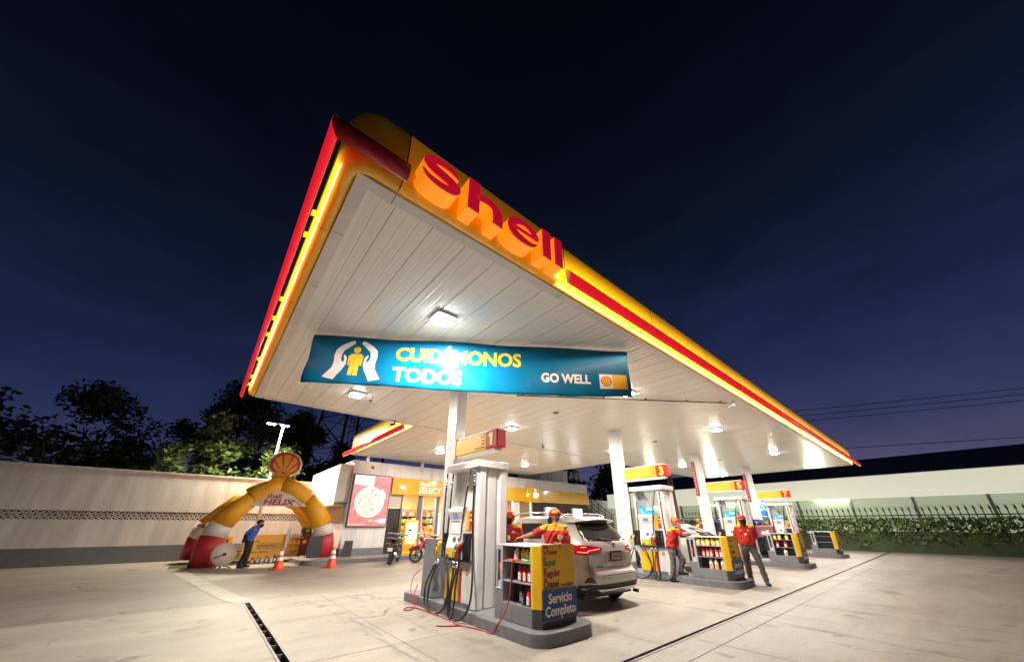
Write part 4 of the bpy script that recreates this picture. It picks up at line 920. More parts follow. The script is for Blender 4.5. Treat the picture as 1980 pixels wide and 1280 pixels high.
# small things on the soffit
m = MB(); m.tube([(5.30,6.16,HS-0.05),(9.92,2.97,HS-0.05)], 0.018, 8)
for f in (0.03,0.2,0.4,0.6,0.8,0.97): m.box((5.30+4.62*f-0.02,6.16-3.19*f-0.02,HS-0.04), (5.30+4.62*f+0.02,6.16-3.19*f+0.02,HS-0.01))
tag(m.build('conduit', mat('conduit_brown',(0.13,0.10,0.07),0.5)), 'thin brown conduit crossing the soffit diagonally behind the banner', 'pipe')
def spot(name, loc, label, rz, col):
    t_ = thing(name, label, 'camera', loc, rz)
    m_ = MB(); m_.lathe([(0.045,-0.012),(0.045,0.0)], 12); m_.tube([(0,0,-0.01),(0,0,-0.09)], 0.012, 8); m_.build('mount', col, t_)
    m_ = MB(); m_.tube([(0.0,-0.02,-0.09),(0,0.03,-0.10),(0,0.13,-0.145)], [0.032,0.036,0.036], 10); m_.tube([(0,0.13,-0.145),(0,0.15,-0.155)], 0.041, 10); m_.build('head', col, t_)
spot('security_camera', (2.63,8.73,HS-0.014), 'small pale security camera on the soffit right of the lamp below the banner', 2.6, CHROME)
spot('security_camera', (3.98,10.55,HS-0.014), 'small dark security camera on the rear edge of the soffit above the shop', 2.0, DARK)
spot('security_camera', (9.9,9.9,HS-0.014), 'small grey security camera under the soffit above the coffee cup sign', 2.6, GREY)
spot('security_camera', (10.05,2.86,HS-0.014), 'small grey security camera at the end of the brown conduit', 0.6, LGREY)
for x, y, lb in ((7.21,6.62,'round dark cap set in the soffit behind the right half of the banner'),(12.95,6.68,'round dark cap in the soffit right of the second pillar'),(19.3,6.69,'round dark cap in the soffit near the third pillar')):
    m = MB(); m.lathe([(0.0,-0.02),(0.075,-0.02),(0.085,-0.004)], 18, Matrix.Translation((x,y,HS-0.002)), caps=False); tag(m.build('soffit_cap', mat('cap_brown',(0.10,0.085,0.07),0.5)), lb, 'cap')
# ------------------------------------------------------------------ shop
YS = 17.06
BEIGE = mat('render_beige', (0.66,0.60,0.53), 0.55, noise=0.06, nscale=1.5)
WALLW = mat('wall_white', (0.76,0.73,0.71), 0.6, noise=0.22, nscale=1.3, bump=0.2, bscale=9, nmap=(2.2,2.2,0.35))
m = MB()
pv = [(3.2,17.3)]+arc(3.7,15.95,0.45,180,250,6)+[(5.0,15.50),(22.0,15.50),(22.0,17.6),(3.2,17.6)]
m.prism(pv, -0.02, 0.15); o = m.build('pavement', [ground_mat('pavement_concrete',(0.36,0.33,0.29),0.25,0.8)]); struct(o)
m = MB()
kp = arc(3.7,15.95,0.462,185,250,6)+[(5.0,15.488),(22.0,15.488)]
vs = [(x,y,z) for z in (0.0,0.152) for x,y in kp]; k = len(kp); m.add(vs, [(i,i+1,k+i+1,k+i) for i in range(k-1)]); struct(m.build('pavement_kerb', KERBM, fix=False))

shop = thing('shop_building', 'white fuel station shop with a yellow band, lit glass front and pizza poster', 'shop', (0,0,0))
YB_ = mat('band_yellow', (0.74,0.40,0.006), 0.22, noise=0.04, nscale=1.2, coat=0.5)
m = MB()
m.box((4.85,YS,0.431), (6.70,YS+0.25,4.08)); m.box((4.85,YS+0.2501,0.431), (5.1,24,4.079))
m.box((6.7001,YS,3.505), (21.60,YS+0.25,4.08)); m.box((21.35,YS+0.2501,0.431), (21.6,24,4.079)); m.box((5.1001,23.8,0.15), (21.3499,24.0,4.0785))
m.build('wall', WALLW, shop)
m = MB(); m.box((4.83,YS-0.02,0.15), (6.705,YS+0.27,0.43)); m.box((4.8301,YS+0.2701,0.15), (5.12,24,0.4299)); m.build('plinth', GREY, shop)
m = MB(); m.box((4.80,YS-0.04,4.081), (21.65,YS+0.33,4.12)); m.box((4.80,YS+0.3301,4.081),(5.15,24,4.1195)); m.build('coping', WALLW, shop)
m = MB(); m.box((5.1,YS+0.3,3.2), (21.4,23.8,3.3)); m.build('ceiling_slab', mat('shop_ceiling',(0.75,0.70,0.62),0.6), shop)
m = MB(); m.box((6.72,YS-0.10,2.72), (21.60,YS+0.10,3.50)); m.build('yellow_band', YB_, shop, bevel=0.01)
m = MB(); text_mb(m, 'Shell', 0.30, face_my((8.14,YS-0.102,3.19)), 0.018, 0.02, 0, 'LEFT', 1.0); 
q = m.build('shop_name', mat('lit_white_letters',(0.95,0.95,0.92),0.4,emit=0.12,ecol=(1,0.97,0.9)), shop, fix=False)
m = MB(); text_mb(m, 'SELECT', 0.40, face_my((8.08,YS-0.102,2.845)), 0.016, 0.02, 0, 'LEFT', 0.98); m.build('shop_name', _mats['lit_white_letters'], shop, fix=False)
m = MB(); m.box((5.62,YS-0.02,3.80),(5.76,YS,3.93),0); m.box((5.84,YS-0.02,3.81),(5.97,YS,3.92),1); m.build('alarm_box', [DRED, LGREY], shop)

# backlit poster of a pizza on red planks
pw = bpy.data.materials.new('poster_planks'); pw.use_nodes = True
n = pw.node_tree.nodes; l = pw.node_tree.links; b = n['Principled BSDF']
t_ = n.new('ShaderNodeTexCoord'); mp = n.new('ShaderNodeMapping'); mp.inputs['Rotation'].default_value = (0,R_(-58),0); l.new(t_.outputs['Object'], mp.inputs[0])
wv = n.new('ShaderNodeTexWave'); wv.inputs['Scale'].default_value = 0.9; wv.inputs['Distortion'].default_value = 1.2; wv.inputs['Detail'].default_value = 3; l.new(mp.outputs[0], wv.inputs['Vector'])
mp3 = n.new('ShaderNodeMapping'); mp3.inputs['Rotation'].default_value = (0,R_(-58),0); mp3.inputs['Scale'].default_value = (18,1,1.2); l.new(t_.outputs['Object'], mp3.inputs[0])
nz = n.new('ShaderNodeTexNoise'); nz.inputs['Scale'].default_value = 2.2; nz.inputs['Detail'].default_value = 6; l.new(mp3.outputs[0], nz.inputs['Vector'])
mxx = n.new('ShaderNodeMath'); mxx.operation = 'MULTIPLY_ADD'; mxx.inputs[1].default_value = 0.15; l.new(wv.outputs['Fac'], mxx.inputs[0]); l.new(nz.outputs['Fac'], mxx.inputs[2])
r = n.new('ShaderNodeValToRGB'); r.color_ramp.elements[0].position = 0.35; r.color_ramp.elements[1].position = 0.95
r.color_ramp.elements[0].color = (0.50,0.14,0.15,1); r.color_ramp.elements[1].color = (0.70,0.28,0.27,1); l.new(mxx.outputs[0], r.inputs[0])
l.new(r.outputs[0], b.inputs['Base Color']); l.new(r.outputs[0], b.inputs['Emission Color']); b.inputs['Emission Strength'].default_value = 0.42; b.inputs['Roughness'].default_value = 0.25
PGLOW = mat('poster_white', (0.60,0.58,0.55), 0.4, emit=0.42, ecol=(1.0,0.95,0.92))
PCRUST = mat('poster_crust', (0.50,0.44,0.38), 0.4, emit=0.38, ecol=(1.0,0.88,0.80))
PTOP = mat('poster_topping', (0.42,0.26,0.20), 0.4, emit=0.26, ecol=(1.0,0.66,0.62))
t = thing('poster_lightbox', 'tall backlit poster of a pizza on reddish planks on the shop wall', 'poster', (4.91,YS,1.27))
PWd, PH = 1.74, 2.25
m = MB(); m.box((0,-0.10,0), (PWd,0.0,PH)); m.build('case', mat('case_dark',(0.045,0.045,0.05),0.4), t, bevel=0.006)
m = MB(); m.box((0.04,-0.106,0.04), (PWd-0.04,-0.1001,PH-0.04)); m.build('picture', pw, t)
f_ = face_my((0,-0.1065,0))
m = MB(); m.prism([(0.05,PH-0.05),(0.05,1.80),(0.60,1.73),(0.88,1.73),(0.93,1.80),(0.93,PH-0.05)], 0, 0.002, f_); m.build('tray_picture', PGLOW, t)
m = MB()
pz = [(x,y) for x,y in arc(0.84,1.06,0.66,42,376,46)]+[(1.36,1.24),(1.20,1.38)]
m.prism(pz, 0, 0.002, f_); q = m.build('pizza_picture', PGLOW, t)
m = MB(); pz2 = [(0.84+(x-0.84)*0.90, 1.06+(y-1.06)*0.90) for x,y in pz]; m.prism(pz2, 0.0021, 0.003, f_); m.build('cheese', PCRUST, q)
m = MB(); sl = [(0.98,1.24),(1.30,1.62)]+arc(0.98,1.16,0.60,52,8,8)+[(1.42,1.19)]; m.prism(sl, 0.0032, 0.0042, f_); m.build('slice', PGLOW, q)
m = MB(); rr_ = random.Random(3)
for i in range(16):
    a_, d_ = rr_.uniform(0,6.28), 0.5*math.sqrt(rr_.random()); m = MB(); m.prism(arc(0.84+d_*math.cos(a_),1.06+d_*math.sin(a_),rr_.uniform(0.03,0.055),0,360,10)[:-1], 0.0043, 0.005+0.00005*i, f_); m.build('topping', PTOP, q)
for x, y in ((1.02,1.30),(0.96,1.20),(0.82,1.02),(1.08,1.39)): m = MB(); m.prism([(x,y),(x+0.06,y+0.015),(x+0.085,y+0.06),(x+0.03,y+0.045)], 0.0043, 0.0062, f_); m.build('topping', mat('pepper_red',(0.6,0.08,0.10),0.4,emit=0.5), q)
m = MB(); text_mb(m, 'GO WELL', 0.125, f_ @ Matrix.Translation((0.92,0.22,0.001)), 0.02, 0.001); m.build('poster_words', PGLOW, t, fix=False)
m = MB(); m.box((1.36,0.17,0), (PWd-0.045,0.36,0.002), 0, f_); m.build('poster_tile', PGLOW, t)
m = MB(); m.box((0.08,0.10,0), (0.80,0.125,0.002), 0, f_); m.build('poster_line', PGLOW, t)

# glazing
FRAME = mat('frame_grey', (0.16,0.16,0.17), 0.4, metal=0.2); FRAMEL = mat('frame_silver', (0.60,0.59,0.57), 0.35, metal=0.3)
GLZ = bpy.data.materials.new('shop_glass'); GLZ.use_nodes = True
n = GLZ.node_tree.nodes; l = GLZ.node_tree.links; n.remove(n['Principled BSDF'])
tr = n.new('ShaderNodeBsdfTransparent'); tr.inputs[0].default_value = (0.93,0.95,0.94,1); gl = n.new('ShaderNodeBsdfGlossy'); gl.inputs['Roughness'].default_value = 0.02; fr_ = n.new('ShaderNodeFresnel'); fr_.inputs[0].default_value = 1.45
ms = n.new('ShaderNodeMixShader'); l.new(fr_.outputs[0], ms.inputs[0]); l.new(tr.outputs[0], ms.inputs[1]); l.new(gl.outputs[0], ms.inputs[2]); l.new(ms.outputs[0], n['Material Output'].inputs[0])
m = MB(); m.box((6.72,YS+0.12,0.15), (7.33,YS+0.2,2.10)); m.build('dark_panel', mat('panel_black',(0.03,0.031,0.033),0.35), shop)
m = MB(); m.box((6.72,YS+0.10,2.13), (7.36,YS+0.2,2.719)); m.build('blind', mat('blind_beige',(0.55,0.50,0.40),0.6), shop)
for x0, x1, mm in ((7.335,7.40,FRAME),(8.24,8.43,FRAME),(9.26,9.40,FRAME),(14.44,14.96,WALLW),(15.95,16.05,WALLW),(11.6,11.7,FRAME),(13.0,13.1,FRAME)):
    m = MB(); m.box((x0,YS+0.06,0.15), (x1,YS+0.22,2.7199)); m.build('mullion', mm, shop)
for x0, x1 in ((7.40,8.24),(9.40,11.6),(11.7,13.0),(13.1,14.44),(14.96,15.95)):
    m = MB(); m.box((x0,YS+0.13,0.16), (x1,YS+0.14,2.718)); w_ = m.build('window', GLZ, shop)
d_ = MB()
for a_, c_ in (((8.432,0.16),(8.52,2.70)),((9.17,0.16),(9.258,2.70)),((8.52,2.10),(9.17,2.20)),((8.52,0.16),(9.17,0.30)),((8.52,2.66),(9.17,2.70))): d_.box((a_[0],YS+0.09,a_[1]), (c_[0],YS+0.16,c_[1]))
dd = d_.build('door', FRAMEL, shop)
m = MB(); m.box((8.5205,YS+0.12,0.301), (9.1695,YS+0.13,2.0995)); m.build('door_glass', GLZ, dd)
m = MB(); m.tube([(8.58,YS+0.05,0.9),(8.58,YS+0.05,1.3)], 0.015, 8); m.build('handle', ALU, dd)
t = thing('exit_sign', 'small glowing green exit sign above the shop door', 'exit sign', (8.50,YS+0.7,2.47))
m = MB(); m.box((0,0,0), (0.30,0.03,0.15)); m.tube([(0.15,0.015,0.15),(0.15,0.015,0.72)],0.008,6); m.build('case', mat('exit_green',(0.05,0.7,0.25),0.4,emit=1.6,ecol=(0.15,1.0,0.35)), t)
m = MB(); text_mb(m, 'EXIT', 0.11, face_my((0.15,-0.002,0.035)), 0.01, 0.001, 0, 'CENTER'); m.build('exit_word', mat('exit_white',(0.9,0.9,0.9),0.4,emit=1.5), t, fix=False)

# interior
m = MB(); m.box((5.1,YS+0.26,0.1), (21.3,23.8,0.155)); m.build('shop_floor', mat('tile_floor',(0.45,0.38,0.28),0.25), shop)
m = MB(); m.box((6.6,21.0,0.156), (21.3,21.1,3.199)); m.build('inner_wall', mat('inner_wall',(0.62,0.36,0.15),0.6,noise=0.08,nscale=2), shop)
WCOL = (1.0,0.80,0.56)
for x, y in ((7.6,17.9),(8.9,18.6),(8.2,20.0),(10.5,18.6),(12.6,19.5),(14.0,18.3),(15.4,18.6),(15.2,20.2)):
    t = thing('downlight', 'small round warm ceiling downlight inside the shop', 'downlight', (x,y,3.199), 0, 'downlights inside the shop')
    m = MB(); m.lathe([(0.10,-0.03),(0.11,-0.03),(0.12,0.0)], 16, caps=False); m.build('ring', WHITE, t)
    m = MB(); m.lathe([(0.0,-0.02),(0.10,-0.02)], 16, caps=False); m.build('lens', mat('downlight_lens',(1,1,1),0.4,emit=22,ecol=(1.0,0.9,0.75)), t)
    area_light('downlight_lamp', (0,0,-0.04), 0.18, 100, (0,0,-1), WCOL, None, t)
GCOL = [mat('goods_%s' % nm, c, 0.5) for nm, c in (('red',(0.5,0.04,0.03)),('orange',(0.7,0.22,0.03)),('yellow',(0.75,0.50,0.05)),('blue',(0.05,0.16,0.45)),('white',(0.7,0.7,0.68)),('green',(0.06,0.30,0.08)),('pink',(0.7,0.30,0.32)),('brown',(0.16,0.07,0.03)))]
def shelves(label, x, y, wd, z0, nsh, dz, seed):
    t = thing('goods_shelf', label, 'shelf', (x,y,0.156))
    r2 = random.Random(seed); m = MB(); m.box((0,0.32,0), (wd,0.36,z0+nsh*dz)); m.box((-0.03,0,0),(0,0.36,z0+nsh*dz)); m.box((wd,0,0),(wd+0.03,0.36,z0+nsh*dz)); m.build('rack', mat('rack_brown',(0.20,0.10,0.05),0.5), t)
    for i in range(nsh):
        m = MB(); m.box((0,0.0,z0+i*dz-0.03), (wd,0.319,z0+i*dz)); m.build('shelf_board', _mats['rack_brown'], t)
        g_ = MB(); xx = 0.02
        while xx < wd-0.12:
            w2 = r2.uniform(0.07,0.20); h2 = r2.uniform(0.45,0.85)*dz; g_.box((xx,0.05,z0+i*dz+0.001), (xx+w2-0.01,0.28,z0+i*dz+h2), r2.randrange(8)); xx += w2
        g_.build('goods', GCOL, t)['kind'] = 'stuff'
shelves('brown shelf of coloured goods behind the left shop window', 7.0, 20.0, 1.6, 0.25, 5, 0.36, 1)
shelves('brown shelf of coloured goods seen through the shop door', 8.75, 20.1, 2.2, 0.25, 5, 0.36, 2)
shelves('low brown shelf of goods behind the window next to the cup sign', 14.2, 19.6, 1.9, 0.25, 4, 0.36, 4)
t = thing('shop_counter', 'warm lit shop counter with a yellow front seen through the door', 'counter', (8.6,18.9,0.156))
m = MB(); m.box((0,0,0), (2.6,0.6,0.62)); m.build('front', YEL, t); m = MB(); m.box((-0.02,-0.02,0.621), (2.62,0.62,0.86)); m.build('case', mat('counter_wood',(0.62,0.40,0.20),0.4), t); m = MB(); m.box((0,0.05,0.861), (2.6,0.5,1.1)); m.build('goods', GCOL[1], t)
m = MB(); m.prism([(0,0),(0.32,0),(0.32,0.06),(0.27,0.55),(0.05,0.55),(0,0.06)], 0, 0.03, face_my((8.25,17.9,0.45))); 
t = thing('plastic_chair', 'pale plastic chair behind the glass beside the shop door', 'chair', (8.42,17.75,0.156)); o = MB(); o.box((0,0,0.40),(0.40,0.40,0.43)); o.build('seat', CREAM, t, bevel=0.01)
o = MB(); o.prism([(0.02,0.43),(0.38,0.43),(0.35,0.85),(0.05,0.85)], 0, 0.025, face_my((0,0.40,0))); o.build('backrest', CREAM, t)
for x in (0.03,0.37):
    for y in (0.03,0.37): o = MB(); o.tube([(x,y,0),(x,y,0.40)],0.015,6); o.build('leg', LGREY, t)
t = thing('menu_stand', 'yellow framed menu stand with a white sheet in front of the shop window', 'stand', (7.30,16.45,0.15), R_(6))
m = MB(); m.prism([(0,0),(0.72,0),(0.72,1.42),(0,1.42)], 0, 0.10, face_my((0,0,0))); m.build('frame', YEL, t, bevel=0.02)
m = MB(); m.box((0.09,0.62,0),(0.63,1.33,0.004),0,face_my((0,-0.1005,0))); m.build('sheet', mat('lit_sheet',(0.9,0.9,0.87),0.4,emit=0.5), t)
m = MB(); m.box((0.05,0.12,0),(0.36,0.40,0.004),0,face_my((0,-0.1005,0))); m.build('price_print', mat('price_orange',(0.80,0.30,0.01),0.4), t)
m = MB(); m.box((0.12,0.42,0),(0.60,0.58,0.004),0,face_my((0,-0.1005,0))); m.build('price_print', CREAM, t)
t = thing('white_board_sign', 'plain white notice board standing between the shop door and the pillar', 'notice board', (8.90,16.2,0.15))
m = MB(); m.box((0,0,0.75),(0.62,0.03,1.75)); m.build('board', mat('notice_bright',(0.88,0.88,0.88),0.4), t); m = MB(); m.box((0.29,0.031,0),(0.33,0.06,1.6)); m.build('post', LGREY, t)
t = thing('hand_rail', 'thin grey tubular barrier rail standing on the pavement by the motorcycles', 'rail', (7.75,15.9,0.15))
m = MB(); m.tube(spline([(0,0,0),(0,0,0.75),(0.06,0,0.85),(0.30,0,0.85),(0.36,0,0.75),(0.36,0,0)],5),0.02,8); m.build('tube', ALU, t); m = MB(); m.tube([(0,0,0.45),(0.36,0,0.45)],0.014,8); m.build('cross_bar', ALU, t)

# coffee cup sign, slatted wall and its lit panels
t = thing('cup_sign', 'square yellow box sign with a glowing white coffee cup', 'sign', (15.26,YS-0.62,2.66))
m = MB(); m.box((0,0,0), (0.86,0.515,0.90)); m.build('box', YB_, t, bevel=0.01)
CUP = mat('lit_cup', (0.95,0.95,0.92), 0.4, emit=1.8)
def cup(m, f2, s):
    m.prism([(x*s,y*s) for x,y in ((-0.17,0.14),(0.17,0.14),(0.16,-0.06),(0.11,-0.15),(-0.11,-0.15),(-0.16,-0.06))], 0, 0.012, f2)
    o2 = arc(0.18*s,0.04*s,0.085*s,90,-90,8); i2 = arc(0.18*s,0.04*s,0.045*s,-90,90,8); m.prism(o2+i2, 0, 0.012, f2)
    m.prism([(x*s,y*s) for x,y in ((-0.03,0.20),(0.02,0.20),(0.05,0.27),(0.01,0.32),(0.02,0.37),(-0.03,0.37),(-0.05,0.31),(-0.01,0.26))], 0, 0.012, f2)
m = MB(); cup(m, face_my((0.43,-0.002,0.42)), 1.0); m.build('cup_emblem', CUP, t)
m = MB(); cup(m, face_mx((-0.002,0.26,0.42)), 0.85); m.build('cup_emblem', mat('dim_cup',(0.9,0.7,0.3),0.4,emit=0.35), t)
m = MB()
x = 16.06
while x < 21.5: m.box((x,YS-0.02,0.16),(x+0.10,YS+0.06,2.7195)); x += 0.13
m.box((16.05,YS+0.0601,0.16),(21.6,YS+0.2,2.7194)); m.build('slat_wall', mat('slat_brown',(0.055,0.030,0.022),0.5,noise=0.15,nscale=4), shop)
for x0, lb in ((16.95,'left of the two bright white lit panels on the brown slatted wall'),(19.62,'right of the two bright white lit panels on the brown slatted wall')):
    t = thing('light_panel', lb, 'light panel', (x0,YS-0.12,1.25), 0, 'lit panels on the slatted wall')
    m = MB(); m.box((0,0,0),(1.12,0.095,1.20)); m.build('case', LGREY, t); m = MB(); m.box((0.16,-0.006,0.04),(1.08,-0.0005,1.16)); m.build('face', mat('panel_lit',(0.95,0.95,0.95),0.4,emit=3.0), t)
t = thing('side_lightbox', 'big overexposed lit billboard on the left side wall of the shop', 'billboard', (4.30,17.2,2.12))
m = MB(); m.box((0.03,0,0),(0.549,5.2,1.80)); m.build('case', BEIGE, t, bevel=0.01)
m = MB(); m.box((0.0,0.06,0.05),(0.0299,5.15,1.75)); m.build('face', mat('billboard_lit',(0.60,0.57,0.57),0.4,emit=0.55,ecol=(1.0,0.95,0.96)), t)
m = MB(); f_ = face_mx((-0.0005,0,0)); rr_ = random.Random(5)
for i in range(46): x, y = -5.0+rr_.random()*1.8, 1.1+rr_.random()*0.5; m.box((x,y,0),(x+0.10,y+0.02,0.001),0,f_)
m.build('small_print', mat('print_grey',(0.3,0.3,0.34),0.5,emit=0.12,ecol=(0.6,0.6,0.66)), t)
m = MB(); m.prism([(-4.2,0.06),(-2.7,1.35),(-2.2,1.38),(-2.6,0.7),(-2.9,0.06)],0,0.001,f_); m.prism([(-2.0,0.06),(-1.9,0.9),(-1.3,0.95),(-1.2,0.06)],0,0.001,f_); m.prism(arc(-1.6,1.15,0.2,0,360,14)[:-1],0,0.001,f_); m.prism([(-1.0,0.06),(-0.9,0.4),(-0.1,0.45),(-0.1,0.06)],0,0.001,f_)
m.build('figure_print', mat('print_pink',(0.75,0.36,0.34),0.5,emit=0.45,ecol=(1.0,0.55,0.50)), t)
t = thing('wall_bracket', 'dark metal ledge with a bracket on the corner of the shop', 'ledge', (4.85,YS,2.25))
m = MB(); m.box((-0.52,-0.18,0),(0.0,0.25,0.035)); m.build('ledge', FRAME, t); m = MB(); m.box((-0.10,-0.03,-0.48),(-0.001,0.07,-0.001)); m.build('bracket', FRAME, t)
m = MB(); m.box((-0.02,0.4,-0.75),(-0.001,3.4,-0.14)); m.build('panel', BEIGE, t)
# upper storey block and stair behind the shop
t = thing('roof_block', 'white upper room rising above the roof at the right end of the shop', 'building', (19.6,20.0,3.9))
m = MB(); m.box((0,0,0),(2.9,2.6,1.62)); m.build('wall', WALLW, t); m = MB(); m.box((2.9001,0,0),(3.25,2.6,1.7)); m.build('pilaster', WALLW, t)
m = MB(); m.box((-0.05,-0.05,1.621),(2.9,2.65,1.68)); m.build('roof', LGREY, t)

# ------------------------------------------------------------------ left corner: wall, arch, displays
def lattice_wall(name, label, x0, x1, y, top):
    t = thing(name, label, 'wall', (x0,y,0)); L = x1-x0
    m = MB(); m.box((0,0,0.60),(L,0.2,1.53)); m.build('wall', WALLW, t)
    m = MB(); m.box((0,0,1.85),(L,0.2,top)); m.build('wall', WALLW, t)
    m = MB(); m.box((-0.01,-0.015,0),(L,0.215,0.599)); m.build('plinth', GREY, t)
    m = MB(); m.box((0,0.20,1.531),(L,0.22,1.849)); m.build('shade_sheet', DARK, t)  # black sheet behind the blocks, put in as the shade in their holes
    m = MB(); dx, rows = 0.155, 3; dz = 0.319/rows
    for r in range(rows):
        for i in range(int(L/dx)-1):
            cx = 0.10+dx*i+(dx/2 if r % 2 else 0); cz = 1.531+dz*(r+0.5)
            # hexagonal breeze block cell: ring of six walls
            o_ = [(cx+dx*0.52*math.cos(R_(60*q)), cz+dz*0.60*math.sin(R_(60*q))) for q in range(6)]
            n_ = [(cx+dx*0.33*math.cos(R_(60*q)), cz+dz*0.36*math.sin(R_(60*q))) for q in range(6)]
            vs = [(px,0.01,pz) for px,pz in o_]+[(px,0.01,pz) for px,pz in n_]+[(px,0.19,pz) for px,pz in n_]
            m.add(vs, [(q,(q+1)%6,6+(q+1)%6,6+q) for q in range(6)]+[(6+q,6+(q+1)%6,12+(q+1)%6,12+q) for q in range(6)])
    m.build('breeze_blocks', WALLW, t, fix=False)
    m = MB(); m.box((-0.02,-0.03,top+0.001),(L+0.02,0.23,top+0.05)); m.build('coping', WALLW, t)
lattice_wall('boundary_wall', 'long white boundary wall with a band of openwork blocks behind the inflatable arch', -6, 4.82, 21.0, 3.36)
def plain_wall(label, x0, x1, y, top):
    t = thing('boundary_wall', label, 'wall', (x0,y,0)); m = MB(); m.box((0,0,0.5),(x1-x0,0.2,top)); m.build('wall', WALLW, t); m = MB(); m.box((-0.01,-0.015,0),(x1-x0+0.01,0.215,0.499)); m.build('plinth', GREY, t)
    m = MB(); m.box((0,-0.02,top+0.001),(x1-x0,0.22,top+0.06)); m.build('coping', CREAM, t)
plain_wall('long white boundary wall continuing far left of the inflatable arch', -40, -6.02, 21.05, 3.3)
plain_wall('white boundary wall with a stair rail behind the silver car', 21.7, 44, 24.0, 3.75)
t = thing('stair_rail', 'dark sloping stair railing against the white wall behind the silver car', 'railing', (29.2,23.4,0))
a_, b_ = Vector((0,0,4.35)), Vector((6.4,0,1.5))
for dz in (0,-0.45,-0.85):
    m = MB(); m.tube([a_+Vector((0,0,dz)), b_+Vector((0,0,dz))], 0.045, 6); m.build('rail', GREY, t)
for i in range(7):
    p = a_+(b_-a_)*(i/6); m = MB(); m.tube([p+Vector((0,0,0.05)), p+Vector((0,0,-1.1))], 0.05, 6); m.build('post', GREY, t)
m = MB()
for i in range(12): p = a_+(b_-a_)*(i/12); m.box((p.x,0.05,p.z-1.35),(p.x+0.55,0.5,p.z-1.15))
m.build('treads', GREY, t)

INFY = mat('inflatable_yellow', (0.85,0.39,0.012), 0.5, noise=0.12, nscale=2.5, bump=0.7, bscale=4.5)
INFO = mat('inflatable_white', (0.72,0.66,0.60), 0.55, bump=0.6, bscale=4.5); INFR = mat('inflatable_red', (0.52,0.03,0.035), 0.5, noise=0.12, nscale=3, bump=0.6, bscale=4.5)
arch = thing('inflatable_arch', 'yellow inflatable arch with white bands, red feet and a big shell emblem on top', 'arch', (2.25,17.5,0))
def arch_leg(y, s, zf):
    P = [(2.05,zf+0.0),(2.02,0.55+zf*0.5),(1.96,0.98),(1.86,1.38),(1.55,1.82),(1.05,2.34),(0.52,2.68),(0.0,2.88)]
    rad = [0.40,0.42,0.41,0.40,0.38,0.37,0.38,0.40]
    P = [(s*x*(1 if s > 0 else 0.84),y,z) for x,z in P]
    m = MB(); m.tube([P[0],P[1],P[2]], [0.41,0.42,0.40], 18); m.build('red_foot', INFR, arch)
    m = MB(); m.tube([P[2],P[3]], [0.405,0.39], 18); m.build('white_band', INFO, arch)
    m = MB(); m.tube([P[3],P[4],P[5]], [0.395,0.37,0.37], 18); m.build('yellow_tube', INFY, arch)
    m = MB(); m.tube([P[5],(s*(0.98 if s > 0 else 0.82),y,2.39),P[6],P[7]], [0.375,0.40,0.38,0.40], 18); m.build('yellow_tube', INFY, arch)
arch_leg(0, 1, 0.16); arch_leg(0, -1, 0.0)
def back_leg(s):
    P = [(2.16,0.16),(2.10,0.9),(1.98,1.30),(1.2,2.25),(0,2.75)]; P = [(s*x*0.96,2.3-0.5*i/4,z) for i,(x,z) in enumerate(P)]
    m = MB(); m.tube(P[:2], [0.36,0.36], 16); m.build('red_foot', INFR, arch); m = MB(); m.tube(P[1:3], [0.36,0.35], 16); m.build('white_band', INFO, arch); m = MB(); m.tube(P[2:], [0.35,0.34,0.36], 16); m.build('yellow_tube', INFY, arch)
back_leg(1); back_leg(-1)
m = MB(); m.ball((0,0.15,2.90),(0.45,0.55,0.40),18); m.build('yellow_hub', INFY, arch)
M_ = face_my((-0.02,-0.06,3.62)) @ Matrix.Rotation(R_(-2),4,'Z')
m = MB(); m.prism([(x*1.14,y*1.13) for x,y in pecten_outline(0.53)], -0.20, 0.0, M_); o = m.build('shell_balloon', INFO, arch, bevel=0.06, seg=3)
m = MB(); pecten(m, 0.53, M_ @ Matrix.Translation((0,0,0.004)), 0.02); m.build('shell_emblem', [INFR, INFY], o)
m = MB(); f_ = face_my((0,-0.30,0)); m.prism([(-1.02,2.02),(1.12,2.06),(0.80,2.36),(0.32,2.66),(-0.30,2.64),(-0.74,2.34)], 0, 0.006, f_); q = m.build('arch_banner', mat('banner_cream',(0.62,0.52,0.44),0.6,noise=0.08,nscale=5), arch)
m = MB(); text_mb(m, 'Shell', 0.24, f_ @ Matrix.Translation((-0.42,2.335,0.008)), 0.03, 0.001, 0, 'LEFT', 1.15); m.build('word', DRED, q, fix=False)
m = MB(); text_mb(m, 'HELIX', 0.30, f_ @ Matrix.Translation((-0.48,2.09,0.008)), 0.035, 0.001, 0, 'LEFT', 1.28, 0.12); m.build('word', DRED, q, fix=False)
m = MB(); m.prism([(0.30,2.36),(0.52,2.30),(0.74,2.18),(0.84,2.07),(0.80,2.07),(0.70,2.17),(0.50,2.28)],0.006,0.009,f_); m.build('swoosh', BLUE, q)

